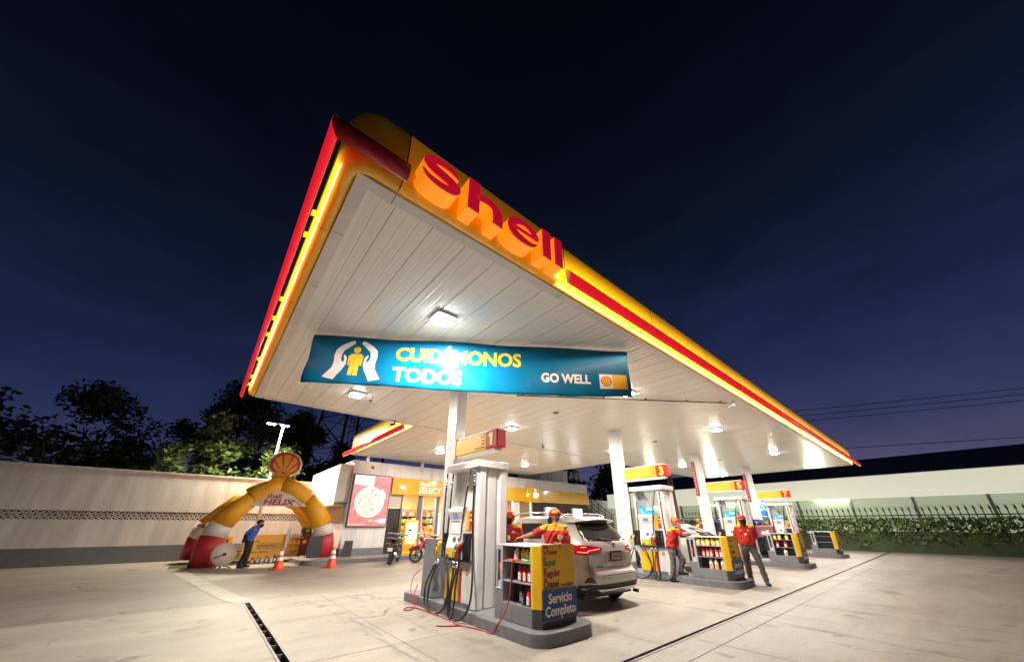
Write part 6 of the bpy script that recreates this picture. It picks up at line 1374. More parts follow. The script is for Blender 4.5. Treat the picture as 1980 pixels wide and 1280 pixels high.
# motorcycles (heading along +Y, rear wheel at the origin)
def motorbike(label, loc, rz, body, lean=0.0, rack=False, box=None, fairing=False, spoked=False):
    t = thing('motorcycle', label, 'motorcycle', loc, rz); t.rotation_euler = (0, lean, rz)
    WB, r = 1.22, 0.285
    for y, nm, w_ in ((0,'rear_wheel',0.055),(WB,'front_wheel',0.045)):
        m = MB(); m.torus((0,y,r),r-w_,w_,30,10,'X'); wq = m.build(nm, mat('tyre_grey',(0.035,0.033,0.03),0.7,noise=0.3,nscale=12), t)
        m = MB(); m.torus((0,y,r),r-w_*1.9,0.016,26,6,'X')
        for k in range(5):
            a = R_(72*k); m.tube([(0,y,r),(0,y+(r-w_*1.9)*math.cos(a),r+(r-w_*1.9)*math.sin(a))],[0.022,0.014],6)
        m.tube([(-0.06,y,r),(0.06,y,r)],0.04,10); m.torus((0.035,y,r),0.09,0.006,18,5,'X'); m.build('rim', ALU if spoked else BLACK, wq)
    m = MB(); m.tube([(0.07,WB,r),(0.07,WB-0.20,0.72),(0.07,WB-0.27,0.90)],0.022,8); m.build('fork', ALU, t); m = MB(); m.tube([(-0.07,WB,r),(-0.07,WB-0.20,0.72),(-0.07,WB-0.27,0.90)],0.022,8); m.build('fork', ALU, t)
    m = MB(); m.tube([(0.0,WB-0.24,0.80),(0,0.80,0.42),(0,0.48,0.36),(0,0.40,0.62)],0.03,8); m.tube([(0,WB-0.26,0.84),(0,0.62,0.68),(0,0.0,0.70),(0,-0.2,0.74)],0.025,8)
    m.tube([(0.06,0.44,0.38),(0.07,0,r)],0.022,6); m.tube([(-0.06,0.44,0.38),(-0.07,0,r)],0.022,6); m.tube([(0.09,0.05,r),(0.09,0.12,0.66)],0.03,8); m.tube([(-0.09,0.05,r),(-0.09,0.12,0.66)],0.03,8); m.build('frame', BLACK, t)
    m = MB(); m.box((-0.12,0.44,0.26),(0.12,0.82,0.52)); m.lathe([(0.09,0),(0.09,0.16)],12,frame((0,0.66,0.48),(1,0,0),(0,0.2,-1),(0,1,0.2))); m.build('engine', mat('engine_grey',(0.10,0.10,0.10),0.4,metal=0.6), t, bevel=0.02)
    m = MB(); m.ball((0,0.76,0.80),(0.13,0.25,0.12),16); m.build('tank', body, t)
    m = MB(); m.tube(spline([(0,0.58,0.80),(0,0.35,0.76),(0,0.10,0.79),(0,-0.16,0.83)],4),[0.09]*4+[0.10]*4+[0.095]*4+[0.06],10,sx=1.1); m.build('seat', BLACK, t)
    m = MB(); m.tube(spline([(0,-0.02,0.70),(0,-0.22,0.74),(0,-0.34,0.70),(0,-0.40,0.60)],4),0.055,8,sx=1.3); m.build('rear_fender', BLACK if not fairing else body, t)
    m = MB(); pts = [(0,WB+0.34*math.cos(R_(a)),r+0.33*math.sin(R_(a))) for a in range(30,150,15)]; m.tube(pts,0.05,8,sx=0.9); m.build('front_fender', body, t)
    m = MB(); m.box((-0.075,-0.335,0.68),(0.075,-0.27,0.76)); m.build('tail_light', LAMPR, t, bevel=0.015)
    m = MB(); m.box((-0.09,-0.425,0.48),(0.09,-0.405,0.60)); m.build('number_plate', CREAM, t, bevel=0.005)
    m = MB(); m.ball((0,WB-0.16,0.86),(0.10,0.09,0.11),14); m.build('headlight', CHROME if spoked else body, t)
    if fairing:
        for sg in (-1,1): m = MB(); m.add([(sg*0.13,WB-0.10,0.90),(sg*0.17,0.95,0.75),(sg*0.15,0.70,0.62),(sg*0.13,0.80,0.42),(sg*0.12,WB-0.25,0.62)],[(0,1,2,3,4)]); o = m.build('fairing', body, t); so = o.modifiers.new('t','SOLIDIFY'); so.thickness = 0.02
    m = MB(); m.tube(spline([(-0.34,WB-0.44,0.99),(-0.20,WB-0.32,1.0),(0,WB-0.28,0.95),(0.20,WB-0.32,1.0),(0.34,WB-0.44,0.99)],4),0.013,8)
    for sg in (-1,1): m.tube([(sg*0.34,WB-0.44,0.99),(sg*0.24,WB-0.355,0.995)],0.02,8)
    m.build('handlebar', BLACK, t)
    for sg in (-1,1): m = MB(); m.tube([(sg*0.26,WB-0.36,1.0),(sg*0.30,WB-0.34,1.16)],0.007,6); m.ball((sg*0.33,WB-0.34,1.20),(0.065,0.02,0.045),10); m.build('mirror', BLACK, t)
    m = MB(); m.tube([(0.13,0.70,0.28),(0.15,0.40,0.25),(0.17,0.10,0.30),(0.19,-0.30,0.42)],[0.02,0.025,0.045,0.05],10); m.build('exhaust', CHROME, t)
    m = MB(); m.tube([(-0.08,0.46,0.28),(-0.20,0.38,0.0)],0.014,6); m.tube([(-0.23,0.34,0.006),(-0.18,0.42,0.006)],0.014,6); m.build('kickstand', BLACK, t)
    for sg in (-1,1): m = MB(); m.tube([(sg*0.06,-0.22,0.72),(sg*0.17,-0.24,0.72)],0.012,6); m.ball((sg*0.19,-0.24,0.72),(0.03,0.025,0.025),8); m.build('indicator', mat('indicator_orange',(0.7,0.2,0.02),0.3), t)
    if rack:
        for z in (0.90,1.06): m = MB(); m.tube([(-0.24,-0.36,z),(0.24,-0.36,z),(0.24,0.10,z),(-0.24,0.10,z),(-0.24,-0.36,z)],0.022 if z > 1 else 0.016,8); m.build('carrier_rail', mat('carrier_grey',(0.13,0.13,0.135),0.45), t)
        m = MB(); m.box((-0.23,-0.35,0.865),(0.23,0.09,0.88)); m.build('carrier_floor', BLACK, t)
        for x in (-0.23,0.23):
            for y in (-0.35,0.09): m = MB(); m.tube([(x,y,0.88),(x,y,1.05)],0.012,6); m.build('carrier_post', BLACK, t)
    if box:
        m = MB(); m.box((-0.33,-0.50,0.84),(0.33,0.14,1.30)); b_ = m.build('delivery_box', box, t, bevel=0.04, seg=3)
        m = MB(); m.box((-0.345,-0.515,1.24),(0.345,0.155,1.345)); m.build('box_lid', mat('box_lid_pink',(0.40,0.13,0.17),0.45), b_, bevel=0.03, seg=3)
        m = MB()
        for px_, pz_, pr in ((-0.10,1.02,0.085),(0.02,1.05,0.07),(0.10,1.00,0.05),(-0.16,0.96,0.05),(0.0,0.96,0.06),(-0.06,1.13,0.05),(0.09,1.11,0.045)):
            m.prism(arc(px_,pz_,pr,0,360,14)[:-1],0,0.001+0.0002*len(m.f)/16,face_my((0,-0.502,0)))
        m.build('box_print', CREAM, b_); m = MB()
        for px_, pz_, pr in ((-0.10,1.02,0.085),(0.02,1.05,0.07),(0.10,1.00,0.05),(0.0,0.96,0.06),(0.09,1.11,0.045)): m.prism(arc(px_+0.18,pz_,pr,0,360,14)[:-1],0,0.001+0.0002*len(m.f)/16,face_mx((-0.332,0,0)))
        m.build('box_print', CREAM, b_)
    return t
motorbike('dark motorcycle with a grey carrier rack parked rear end first by the shop window', (5.80,13.93,0), R_(-36), mat('bike_dark',(0.03,0.03,0.032),0.3,coat=0.6), R_(5), rack=True)
motorbike('red sports motorcycle parked by the shop door, partly behind the grey box', (8.05,13.95,0), R_(88), mat('bike_red',(0.42,0.008,0.03),0.22,coat=0.9), R_(-4), fairing=True)
motorbike('delivery motorcycle with a dusty pink top box standing behind the third island', (20.0,5.90,0), R_(18), mat('bike_black',(0.02,0.02,0.022),0.3,coat=0.6), R_(3), box=mat('box_pink',(0.26,0.075,0.105),0.5,noise=0.08,nscale=5))
# ------------------------------------------------------------------ people
import numpy as np
SKIN = mat('skin', (0.42,0.22,0.13), 0.5, noise=0.06, nscale=12); SKIN2 = mat('skin_light', (0.50,0.28,0.18), 0.5)
SHIRTR = mat('shirt_red', (0.56,0.022,0.02), 0.7, noise=0.16, nscale=9, bump=0.5, bscale=14); SHIRTY = mat('shirt_yellow', (0.82,0.46,0.02), 0.7, bump=0.4, bscale=14)
TROUS = mat('trousers_grey', (0.14,0.125,0.112), 0.8, noise=0.2, nscale=9, bump=0.8, bscale=16); SHOE = mat('shoe_black', (0.015,0.015,0.016), 0.45)
SHIRTB = mat('shirt_blue', (0.035,0.10,0.42), 0.7, noise=0.12, nscale=9, bump=0.5, bscale=14); TROUSK = mat('trousers_black', (0.012,0.012,0.014), 0.8, noise=0.2, nscale=9); SLEEVEK = mat('sleeve_black', (0.012,0.012,0.013), 0.7)
HAIR = mat('hair_black', (0.010,0.009,0.008), 0.5); CAPR = mat('cap_red', (0.60,0.03,0.02), 0.65); CAPY = mat('cap_yellow', (0.85,0.48,0.02), 0.65)
MASKK = mat('mask_black', (0.010,0.010,0.011), 0.8); MASKP = mat('mask_pink', (0.70,0.36,0.34), 0.8); MASKB = mat('mask_blue', (0.30,0.55,0.62), 0.8); EYE = mat('eye_dark', (0.02,0.012,0.01), 0.2)
def capsule(mb, a, b, ra, rb, n=12):
    a, b = Vector(a), Vector(b); d = b-a; L = d.length; d = d.normalized() if L > 1e-6 else Vector((0,0,1)); u = d.orthogonal().normalized(); v = d.cross(u)
    rings = []
    for i in range(1, 5): t_ = math.pi/2*i/4; rings.append((a-d*ra*math.cos(t_), ra*math.sin(t_)))
    for i in range(0, 4): t_ = math.pi/2*i/4; rings.append((b+d*rb*math.sin(t_), rb*math.cos(t_)))
    vs = [a-d*ra]+[c+u*(r*math.cos(2*math.pi*j/n))+v*(r*math.sin(2*math.pi*j/n)) for c, r in rings for j in range(n)]+[b+d*rb]; k = len(rings); E_ = len(vs)-1
    mb.add(vs, [(0,1+(j+1)%n,1+j) for j in range(n)]+[(1+i*n+j,1+i*n+(j+1)%n,1+(i+1)*n+(j+1)%n,1+(i+1)*n+j) for i in range(k-1) for j in range(n)]+[(E_,1+(k-1)*n+j,1+(k-1)*n+(j+1)%n) for j in range(n)])
def person(label, loc, rz, J=None, shirt=SHIRTR, trousers=TROUS, forearm=None, cap=True, mask=MASKK, skin=SKIN, head_turn=0.0, head_tilt=0.0, yoke=True, badge=False, back_print=False, stout=1.0, hair='short', tuck=True, grip=None):
    """faces local -Y; one continuous body surface grown from tapered volumes"""
    j = dict(pelvis=(0,0,0.86), chest=(0,0.0,1.20), neck=(0,0.005,1.36), head=(0,-0.02,1.475),
             shL=(0.165,0,1.315), elL=(0.215,0.03,1.07), wrL=(0.225,-0.03,0.84), shR=(-0.165,0,1.315), elR=(-0.215,0.03,1.07), wrR=(-0.225,-0.03,0.84),
             hipL=(0.085,0,0.84), knL=(0.10,-0.01,0.45), anL=(0.11,0.01,0.075), hipR=(-0.085,0,0.84), knR=(-0.10,-0.01,0.45), anR=(-0.11,0.01,0.075))
    if J: j.update(J)
    V = {k: Vector(v) for k, v in j.items()}; S_ = stout
    root = thing('person', label, 'person', loc, rz)
    prims = []       # a, b, ra, rb, tag
    def P(a, b, ra, rb, tg): prims.append((Vector(a), Vector(b), ra, rb, tg))
    pe, ch, ne, hd = V['pelvis'], V['chest'], V['neck'], V['head']
    sx_ = (V['shL']-V['shR']).normalized(); hx = (V['hipL']-V['hipR']).normalized(); wa = pe.lerp(ch, 0.45)
    fwd = sx_.cross(Vector((0,0,1))).normalized()*-1 if False else Vector((sx_.y, -sx_.x, 0)).normalized()   # where the chest faces
    P(pe-hx*0.07*S_, pe+hx*0.07*S_, 0.108*S_, 0.108*S_, 'tr'); 
    P(wa-sx_*0.065*S_, wa+sx_*0.065*S_, 0.105*S_, 0.105*S_, 'sh'); P(ch-sx_*0.085*S_, ch+sx_*0.085*S_, 0.112*S_, 0.112*S_, 'sh')
    for s in (-1,1): P(pe+hx*0.07*S_*s+Vector((0,0,0.05)), ch+sx_*0.09*S_*s, 0.106*S_, 0.108*S_, 'sh'); P(ch+sx_*0.075*s+Vector((0,0,0.05)), ne+sx_*0.03*s+Vector((0,0,-0.035)), 0.09, 0.06, 'sh')
    P(V['shL'], V['shR'], 0.062, 0.062, 'sh'); P(ne+Vector((0,0,-0.03)), ne+Vector((0,0,0.0)), 0.064, 0.060, 'sh')
    if S_ > 1.05: P(wa+fwd*0.05+Vector((0,0,-0.04)), wa+fwd*0.05+Vector((0,0,0.06)), 0.11, 0.11, 'sh')
    P(ne, hd+Vector((0,0,-0.03)), 0.052, 0.052, 'sk')
    Hm = Matrix.Translation(hd) @ Matrix.Rotation(head_turn,4,'Z') @ Matrix.Rotation(head_tilt,4,'X')
    hp = lambda x,y,z: Hm @ Vector((x,y,z))
    P(hp(0,0.018,0.035), hp(0,-0.012,0.03), 0.088, 0.082, 'sk'); P(hp(0,-0.02,-0.02), hp(0,-0.045,-0.075), 0.066, 0.044, 'sk'); P(hp(0,-0.085,0.012), hp(0,-0.098,-0.018), 0.010, 0.015, 'sk')
    for s in (-1,1): P(hp(s*0.083,0.01,0.015), hp(s*0.083,0.008,-0.02), 0.015, 0.011, 'sk')
    P(hp(0,0.045,0.045), hp(0,0.045,-0.015), 0.068, 0.048, 'hair')
    for sd_ in 'LR':
        sh, el, wr = V['sh'+sd_], V['el'+sd_], V['wr'+sd_]; md = sh.lerp(el, 0.80)
        P(sh, md, 0.062, 0.063, 'sh'); P(md, el, 0.044, 0.042, forearm or 'sk'); P(el, el.lerp(wr,0.35), 0.043, 0.041, forearm or 'sk'); P(el.lerp(wr,0.35), wr, 0.041, 0.027, forearm or 'sk')
        d = (wr-el).normalized(); cz = Vector((0,0,1)); w_ = d.cross(cz); w_ = w_.normalized() if w_.length > 0.2 else Vector((0,1,0))
        up_ = w_.cross(d).normalized(); pm = wr+d*0.045; P(wr+d*0.01-w_*0.012, pm+d*0.025-w_*0.018, 0.020, 0.019, 'sk'); P(wr+d*0.01+w_*0.012, pm+d*0.025+w_*0.018, 0.020, 0.019, 'sk')
        for q, ln in ((-0.030,0.055),(-0.010,0.068),(0.011,0.064),(0.031,0.048)):
            b0 = pm+d*0.035+w_*q; b1 = b0+d*ln*0.55-up_*0.006; P(b0, b1, 0.0095, 0.009, 'sk'); P(b1, b1+d*ln*0.40-up_*0.024, 0.009, 0.0075, 'sk')
        th_s = -1 if sd_ == 'L' else 1; t0 = wr+d*0.028+w_*0.024*th_s; t1 = t0+d*0.035+w_*0.026*th_s; P(t0, t1, 0.012, 0.010, 'sk'); P(t1, t1+d*0.028-up_*0.006, 0.010, 0.008, 'sk')
        hi, kn, an = V['hip'+sd_], V['kn'+sd_], V['an'+sd_]; P(hi, kn, 0.092*S_, 0.068, 'tr'); P(kn, kn.lerp(an,0.3), 0.069, 0.068, 'tr'); P(kn.lerp(an,0.3), an+(kn-an).normalized()*0.03, 0.068, 0.060, 'tr')
        ft = Vector(j.get('toe'+sd_, (an.x*1.15, an.y-0.16, an.z-0.04))); P(an+Vector((0,0.02,-0.03)), an.lerp(ft,0.5)+Vector((0,0,-0.005)), 0.046, 0.044, 'shoe'); P(an.lerp(ft,0.5)+Vector((0,0,-0.008)), ft, 0.043, 0.034, 'shoe'); P(an, an+Vector((0,0,-0.03)), 0.048, 0.046, 'shoe')
    mb = MB()
    for a, b, ra, rb, tg in prims: capsule(mb, a, b, ra, rb)
    me = bpy.data.meshes.new('tmp'); me.from_pydata([tuple(v) for v in mb.v], [], mb.f); tmp = bpy.data.objects.new('tmp', me); COL.objects.link(tmp)
    rm = tmp.modifiers.new('r','REMESH'); rm.mode = 'VOXEL'; rm.voxel_size = 0.0085; rm.use_smooth_shade = True
    me2 = bpy.data.meshes.new_from_object(tmp.evaluated_get(bpy.context.evaluated_depsgraph_get())); bpy.data.objects.remove(tmp); bpy.data.meshes.remove(me)
    bm = bmesh.new(); bm.from_mesh(me2)
    for _ in range(2): bmesh.ops.smooth_vert(bm, verts=bm.verts, factor=0.5, use_axis_x=True, use_axis_y=True, use_axis_z=True)
    bm.normal_update(); cloth = [(a, b, ra, rb) for a, b, ra, rb, tg in prims if tg in ('sh','tr')]; rest = [(a, b, ra, rb) for a, b, ra, rb, tg in prims if tg not in ('sh','tr')]
    VC = np.array([v.co[:] for v in bm.verts])
    def near(ps):
        o_ = np.full(len(VC), 1e9)
        for a, b, ra, rb in ps:
            a_, d = np.array(a), np.array(b-a); t_ = np.clip(((VC-a_)@d)/max(1e-9, d@d), 0, 1); o_ = np.minimum(o_, np.linalg.norm(VC-a_-t_[:,None]*d, axis=1)-(ra+(rb-ra)*t_))
        return o_
    isc = near(cloth) < near(rest)-0.004; ph = 7.0*len(label)
    amp = 0.0055*np.sin(VC[:,2]*52+5*np.sin(VC[:,0]*17+ph)+4*np.sin(VC[:,1]*15+ph*0.7))+0.004*np.sin(VC[:,0]*60+VC[:,2]*34+3*np.sin(VC[:,1]*22))
    for v, c_, q_ in zip(bm.verts, isc, amp):
        if c_: v.co += v.normal*float(q_)
    bm.to_mesh(me2); bm.free(); me2.name = 'body'
    tags = ['sk','sh','tr','shoe','hair','sleeve','yoke']; mats_ = [skin, shirt, trousers, SHOE, HAIR, SLEEVEK, SHIRTY]
    for q in mats_: me2.materials.append(q)
    n = len(me2.polygons); C = np.zeros(n*3); me2.polygons.foreach_get('center', C); C = C.reshape(-1,3)
    best = np.full(n, 1e9); idx = np.zeros(n, int)
    for a, b, ra, rb, tg in prims:
        a_, d = np.array(a), np.array(b-a); L2 = max(1e-9, d@d); t_ = np.clip(((C-a_)@d)/L2, 0, 1); dist = np.linalg.norm(C-a_-t_[:,None]*d, axis=1)-(ra+(rb-ra)*t_)
        if tg in ('hair',): dist = dist-0.004
        k = dist < best; best[k] = dist[k]; idx[k] = tags.index(tg)
    # shirt hem below the waist, yellow yoke over the shoulders
    axis = np.array((ch-pe).normalized()); hh = (C-np.array(pe))@axis
    sh_ = idx == 1; idx[sh_ & (hh < (-0.02 if not tuck else 0.035))] = 2; idx[(idx == 2) & (hh > (-0.02 if not tuck else 0.035)) & (hh < 0.3)] = 1
    idx[(hh > (-0.045 if not tuck else 0.005)) & (hh < (-0.02 if not tuck else 0.035)) & (idx == 2)] = 3
    if yoke:
        xs = np.abs((C-np.array(ne))@np.array(sx_)); zz = C[:,2]-V['shL'].lerp(V['shR'],0.5).z; fr_ = (C-np.array(ch))@np.array(fwd)
        idx[(idx == 1) & (zz > np.where(fr_ > 0.0, 0.0, -0.035)) & (xs < 0.26) & (xs > np.where(fr_ > 0.02, 0.085, 0.0))] = 6
    me2.polygons.foreach_set('material_index', idx); me2.polygons.foreach_set('use_smooth', np.ones(n, bool)); me2.update()
    o = bpy.data.objects.new('body', me2); COL.objects.link(o); o.parent = root
    m = MB()
    for s in (-1,1): m.ball((s*0.032,-0.090,0.018),(0.013,0.007,0.007),8,0,Hm); m.box((s*0.032-0.02,-0.096,0.034),(s*0.032+0.02,-0.086,0.040),1,Hm)
    m.build('eyes', [EYE, HAIR], root)
    if mask is not None:
        m = MB(); vs = []; ng, nh = 14, 6
        for i in range(nh+1):
            for k in range(ng+1):
                a = R_(-72+144*k/ng); z = 0.004-0.105*i/nh; rx = 0.081-0.025*(i/nh)**2; ry = 0.098+0.012*math.sin(math.pi*i/nh*0.8)-0.02*(i/nh)**3
                vs.append((rx*math.sin(a), -ry*math.cos(a)-0.004-0.012*(i/nh), z))
        m.add(vs, [(i*(ng+1)+k,i*(ng+1)+k+1,(i+1)*(ng+1)+k+1,(i+1)*(ng+1)+k) for i in range(nh) for k in range(ng)], 0, True, Hm); q = m.build('face_mask', mask, root, fix=False); so = q.modifiers.new('t','SOLIDIFY'); so.thickness = 0.005
    if cap:
        m = MB(); vs = []; ng, nh = 20, 7
        for i in range(nh+1):
            for k in range(ng):
                a = 2*math.pi*k/ng; ph = math.pi/2*i/nh; vs.append((0.104*math.cos(ph)*math.cos(a), 0.008+0.112*math.cos(ph)*math.sin(a), 0.044+0.104*math.sin(ph)))
        fs = [(i*ng+k,i*ng+(k+1)%ng,(i+1)*ng+(k+1)%ng,(i+1)*ng+k) for i in range(nh) for k in range(ng)]
        o_ = len(m.f); m.add(vs, fs, 0, True, Hm)
        for fi, f in enumerate(fs):
            i, k = divmod(fi, ng); a = 360*(k+0.5)/ng
            if (i in (1,2) and (150 < a < 205 or a > 335 or a < 30)): m.m[o_+fi] = 1
        q = m.build('cap', [CAPR, CAPY], root, fix=False); so = q.modifiers.new('t','SOLIDIFY'); so.thickness = 0.006
        m = MB(); vs = []
        for k in range(11):
            a = R_(200+140*k/10); vs += [(0.098*math.cos(a), 0.008+0.105*math.sin(a), 0.050), (0.090*math.cos(a)*0.95, -0.02+0.165*math.sin(a), 0.040-0.012*abs(math.cos(a)))]
        m.add(vs, [(2*k,2*k+1,2*k+3,2*k+2) for k in range(10)], 0, True, Hm); b_ = m.build('brim', CAPR, q, fix=False); so = b_.modifiers.new('t','SOLIDIFY'); so.thickness = 0.005
    else:
        m = MB()
        if hair == 'short': m.ball((0,0.022,0.055),(0.096,0.104,0.088),16,0,Hm); m.ball((0,-0.045,0.098),(0.070,0.055,0.040),12,0,Hm)
        else:
            m.ball((0,0.025,0.055),(0.098,0.104,0.092),16,0,Hm); m.ball((0,0.07,-0.06),(0.085,0.055,0.13),14,0,Hm)
        m.build('hair', HAIR if hair == 'short' else mat('hair_brown',(0.05,0.022,0.010),0.5), root)
    if badge:
        bp = ch+fwd*0.135+Vector((0,0,-0.06)); f_ = frame(bp, tuple(sx_), (0,0,1), tuple(fwd))
        m = MB(); m.box((-0.03,-0.045,0),(0.03,0.045,0.005),0,f_); q = m.build('id_badge', mat('badge_yellow',(0.80,0.46,0.08),0.4), root); m = MB(); m.box((-0.02,-0.015,0.0051),(0.02,0.02,0.006),0,f_); m.build('badge_photo', CREAM, q)
        m = MB(); m.tube([bp+Vector((0,0,0.045))+sx_*0.0,ne+fwd*0.06+sx_*0.05],0.004,5); m.tube([bp+Vector((0,0,0.045)),ne+fwd*0.06-sx_*0.05],0.004,5); m.build('lanyard', BLACK, q)
        m = MB(); pecten(m, 0.024, frame(ch+fwd*0.112-sx_*0.09+Vector((0,0,0.03)), tuple(sx_), (0,0,1), tuple(fwd)), 0.004); m.build('shirt_emblem', [CAPY, CAPY], root)
        m = MB(); m.box((-0.03,-0.012,0),(0.03,0.012,0.004),0,frame(ch+fwd*0.112+sx_*0.085+Vector((0,0,0.035)), tuple(sx_), (0,0,1), tuple(fwd))); m.build('name_tag', CREAM, root)
    if back_print:
        bx = -fwd; f_ = frame(ch+bx*0.116+Vector((0,0,0.0)), tuple(-sx_), (0,0,1), tuple(bx))
        m = MB(); pecten(m, 0.047, f_ @ Matrix.Translation((0.045,-0.03,0)), 0.004, (0,1)); m.build('shirt_emblem', [CREAM, CAPY], root)
        for s, y, x in (('Shell',-0.135,0.0),('Servicio',-0.195,0.02)): m = MB(); text_mb(m, s, 0.062, f_ @ Matrix.Translation((x,y,0.0)), 0.02, 0.003, 0, 'CENTER'); m.build('back_word', CREAM, root, fix=False)
    return root
def face(dx, dy): return math.atan2(dx, -dy)      # rotation that turns local -Y to (dx, dy)

person('attendant in red with black mask facing the pump hose, behind the nearest cabinet', (4.74,5.70,0), face(-0.80,-0.62), dict(wrL=(0.20,-0.14,0.86),wrR=(-0.16,-0.16,0.90),elR=(-0.22,0.0,1.06)), head_turn=R_(-28), badge=True)
person('attendant in red seen from behind, resting an arm on the nearest oil cabinet', (4.66,4.42,0), face(0.42,0.90), dict(elL=(0.33,-0.16,1.22),wrL=(0.50,-0.30,1.165),shL=(0.165,-0.02,1.315),wrR=(-0.22,-0.10,0.85),head=(0.0,-0.015,1.485)), head_turn=R_(62), back_print=True)
person('stout attendant with a pink mask leaning both arms on the second oil cabinet', (9.92,5.10,0), face(0.30,-0.95), dict(pelvis=(0,0.02,0.84),chest=(0,-0.07,1.15),neck=(0,-0.13,1.30),head=(0,-0.18,1.405),shL=(0.17,-0.12,1.25),shR=(-0.17,-0.12,1.25),elL=(0.20,-0.36,1.16),wrL=(0.10,-0.58,1.165),elR=(-0.19,-0.34,1.145),wrR=(-0.02,-0.52,1.16),knL=(0.12,-0.20,0.52),anL=(0.12,-0.09,0.232),knR=(-0.11,0.02,0.45),anR=(-0.12,0.09,0.075)), mask=MASKP, skin=SKIN2, stout=1.14, tuck=False, badge=True, head_turn=R_(8))
person('attendant with a black mask standing hands behind his back beside the second cabinet', (11.02,3.62,0), face(-0.93,-0.38), dict(elL=(0.235,0.10,1.08),wrL=(0.07,0.17,0.90),elR=(-0.235,0.10,1.08),wrR=(-0.05,0.19,0.92),knL=(0.17,-0.03,0.45),anL=(0.22,-0.05,0.075),knR=(-0.10,0.0,0.45),anR=(-0.10,0.02,0.075)), badge=True, stout=1.06, head_turn=R_(6))
person('man in a blue shirt with dark hair and black mask leaning forward, hands behind him', (1.60,16.34,0), face(0.86,-0.50), dict(pelvis=(0,0.03,0.84),chest=(0,-0.06,1.16),neck=(0,-0.13,1.30),head=(0,-0.20,1.39),shL=(0.155,-0.10,1.265),shR=(-0.155,-0.10,1.265),elL=(0.20,0.09,1.06),wrL=(0.06,0.17,0.88),elR=(-0.20,0.09,1.06),wrR=(-0.05,0.19,0.90),anL=(0.09,0.03,0.075),anR=(-0.10,0.10,0.075),toeL=(0.10,-0.13,0.035),toeR=(-0.12,-0.06,0.035)), shirt=SHIRTB, trousers=TROUSK, forearm='sleeve', cap=False, yoke=False, head_tilt=R_(6))
person('woman with long brown hair standing beyond the white saloon car', (14.52,6.92,0), face(0.7,-0.6), None, cap=False, mask=None, hair='long', shirt=SHIRTY, yoke=False, head_turn=0.2)
person('attendant with a red cap and pale blue mask beyond the white saloon car', (14.75,6.40,0), face(0.25,-0.95), None, mask=MASKB, head_turn=0.5)
# ------------------------------------------------------------------ trees, tower, neighbours
BARK = mat('bark', (0.06,0.045,0.03), 0.9, noise=0.3, nscale=8)
def leaf_mat(name, c):
    m = mat(name, c, 0.6, noise=0.45, nscale=1.3); return m
LEAFD = leaf_mat('leaf_dark', (0.045,0.070,0.020)); LEAFM = leaf_mat('leaf_mid', (0.115,0.165,0.038))  # brighter green has street lamp spill put into its colour; darker copy without
def tree(label, loc, h, cr, seed, leaf, n=2600, group='trees beyond the boundary wall', name='broadleaf_tree', low=0.35, ls=0.26):
    t = thing(name, label, 'tree', loc, 0, group); r = random.Random(seed)
    m = MB(); tips = []
    m.tube([(0,0,0),(0.1*cr*r.uniform(-1,1)*0.3,0.05,h*0.3),(0.05*cr,0,h*0.55)],[0.05*cr+0.08,0.04*cr+0.05,0.03*cr+0.03],10); m.build('trunk', BARK, t)
    for i in range(9):
        a = r.uniform(0,6.28); z0 = h*r.uniform(0.28,0.55); z1 = h*r.uniform(low+0.1,0.92); d_ = cr*r.uniform(0.35,0.85)
        tip = (d_*math.cos(a),d_*math.sin(a),z1); tips.append(tip)
        m = MB(); m.tube([(0,0,z0),(tip[0]*0.5,tip[1]*0.5,(z0+z1)*0.52),tip],[0.03*cr+0.02,0.02*cr,0.012*cr],6); m.build('limb', BARK, t)
    cl_ = []
    for i in range(26):
        a, q = r.uniform(0,6.28), r.random()**0.6; zz = r.uniform(low,1.0); k = math.sin(math.pi*min(1,max(0.08,(zz-low+0.12)/(1.12-low))))**0.7
        cl_.append((cr*q*k*math.cos(a), cr*q*k*math.sin(a), h*zz, cr*r.uniform(0.20,0.42)))
    for tx, ty, tz in tips: cl_.append((tx,ty,tz,cr*r.uniform(0.22,0.36)))
    vs, fs = [], []
    for i in range(n):
        cx, cy, cz, rad = cl_[r.randrange(len(cl_))]; u = Vector((r.gauss(0,1),r.gauss(0,1),r.gauss(0,0.8))); u = u.normalized()*rad*(r.random()**0.45)
        p = Vector((cx,cy,cz))+u; s = ls*r.uniform(0.6,1.3); d1 = Vector((r.uniform(-1,1),r.uniform(-1,1),r.uniform(-0.6,0.6))).normalized(); d2 = d1.cross(Vector((r.uniform(-1,1),r.uniform(-1,1),r.uniform(-1,1)))).normalized()
        o = len(vs); vs += [p-d1*s, p+d2*s*0.42, p+d1*s, p-d2*s*0.42]; fs.append((o,o+1,o+2,o+3))
    m = MB(); m.add(vs, fs); m.build('crown', leaf, t, fix=False); return t
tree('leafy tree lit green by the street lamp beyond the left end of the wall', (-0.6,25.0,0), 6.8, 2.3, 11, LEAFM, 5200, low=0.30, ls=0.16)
tree('tall dark tree rising above the lamp-lit tree at the left', (1.0,38.0,0), 12.5, 4.2, 12, LEAFD, 7500, ls=0.24)
tree('rounded dark tree just right of the street lamp', (5.8,40.0,0), 11.4, 3.6, 13, LEAFD, 7000, ls=0.23)
tree('low dark tree under the lattice tower', (11.5,46.0,0), 10.2, 4.0, 14, LEAFD, 5500, ls=0.25)
tree('dark tree left of the lamp-lit tree, beyond the long wall', (-6.0,30.0,0), 8.5, 3.2, 15, LEAFD, 5000, ls=0.18)
tree('broad dark tree far left beyond the long wall', (-14.0,33.0,0), 9.5, 4.2, 16, LEAFD, 5500, ls=0.22)
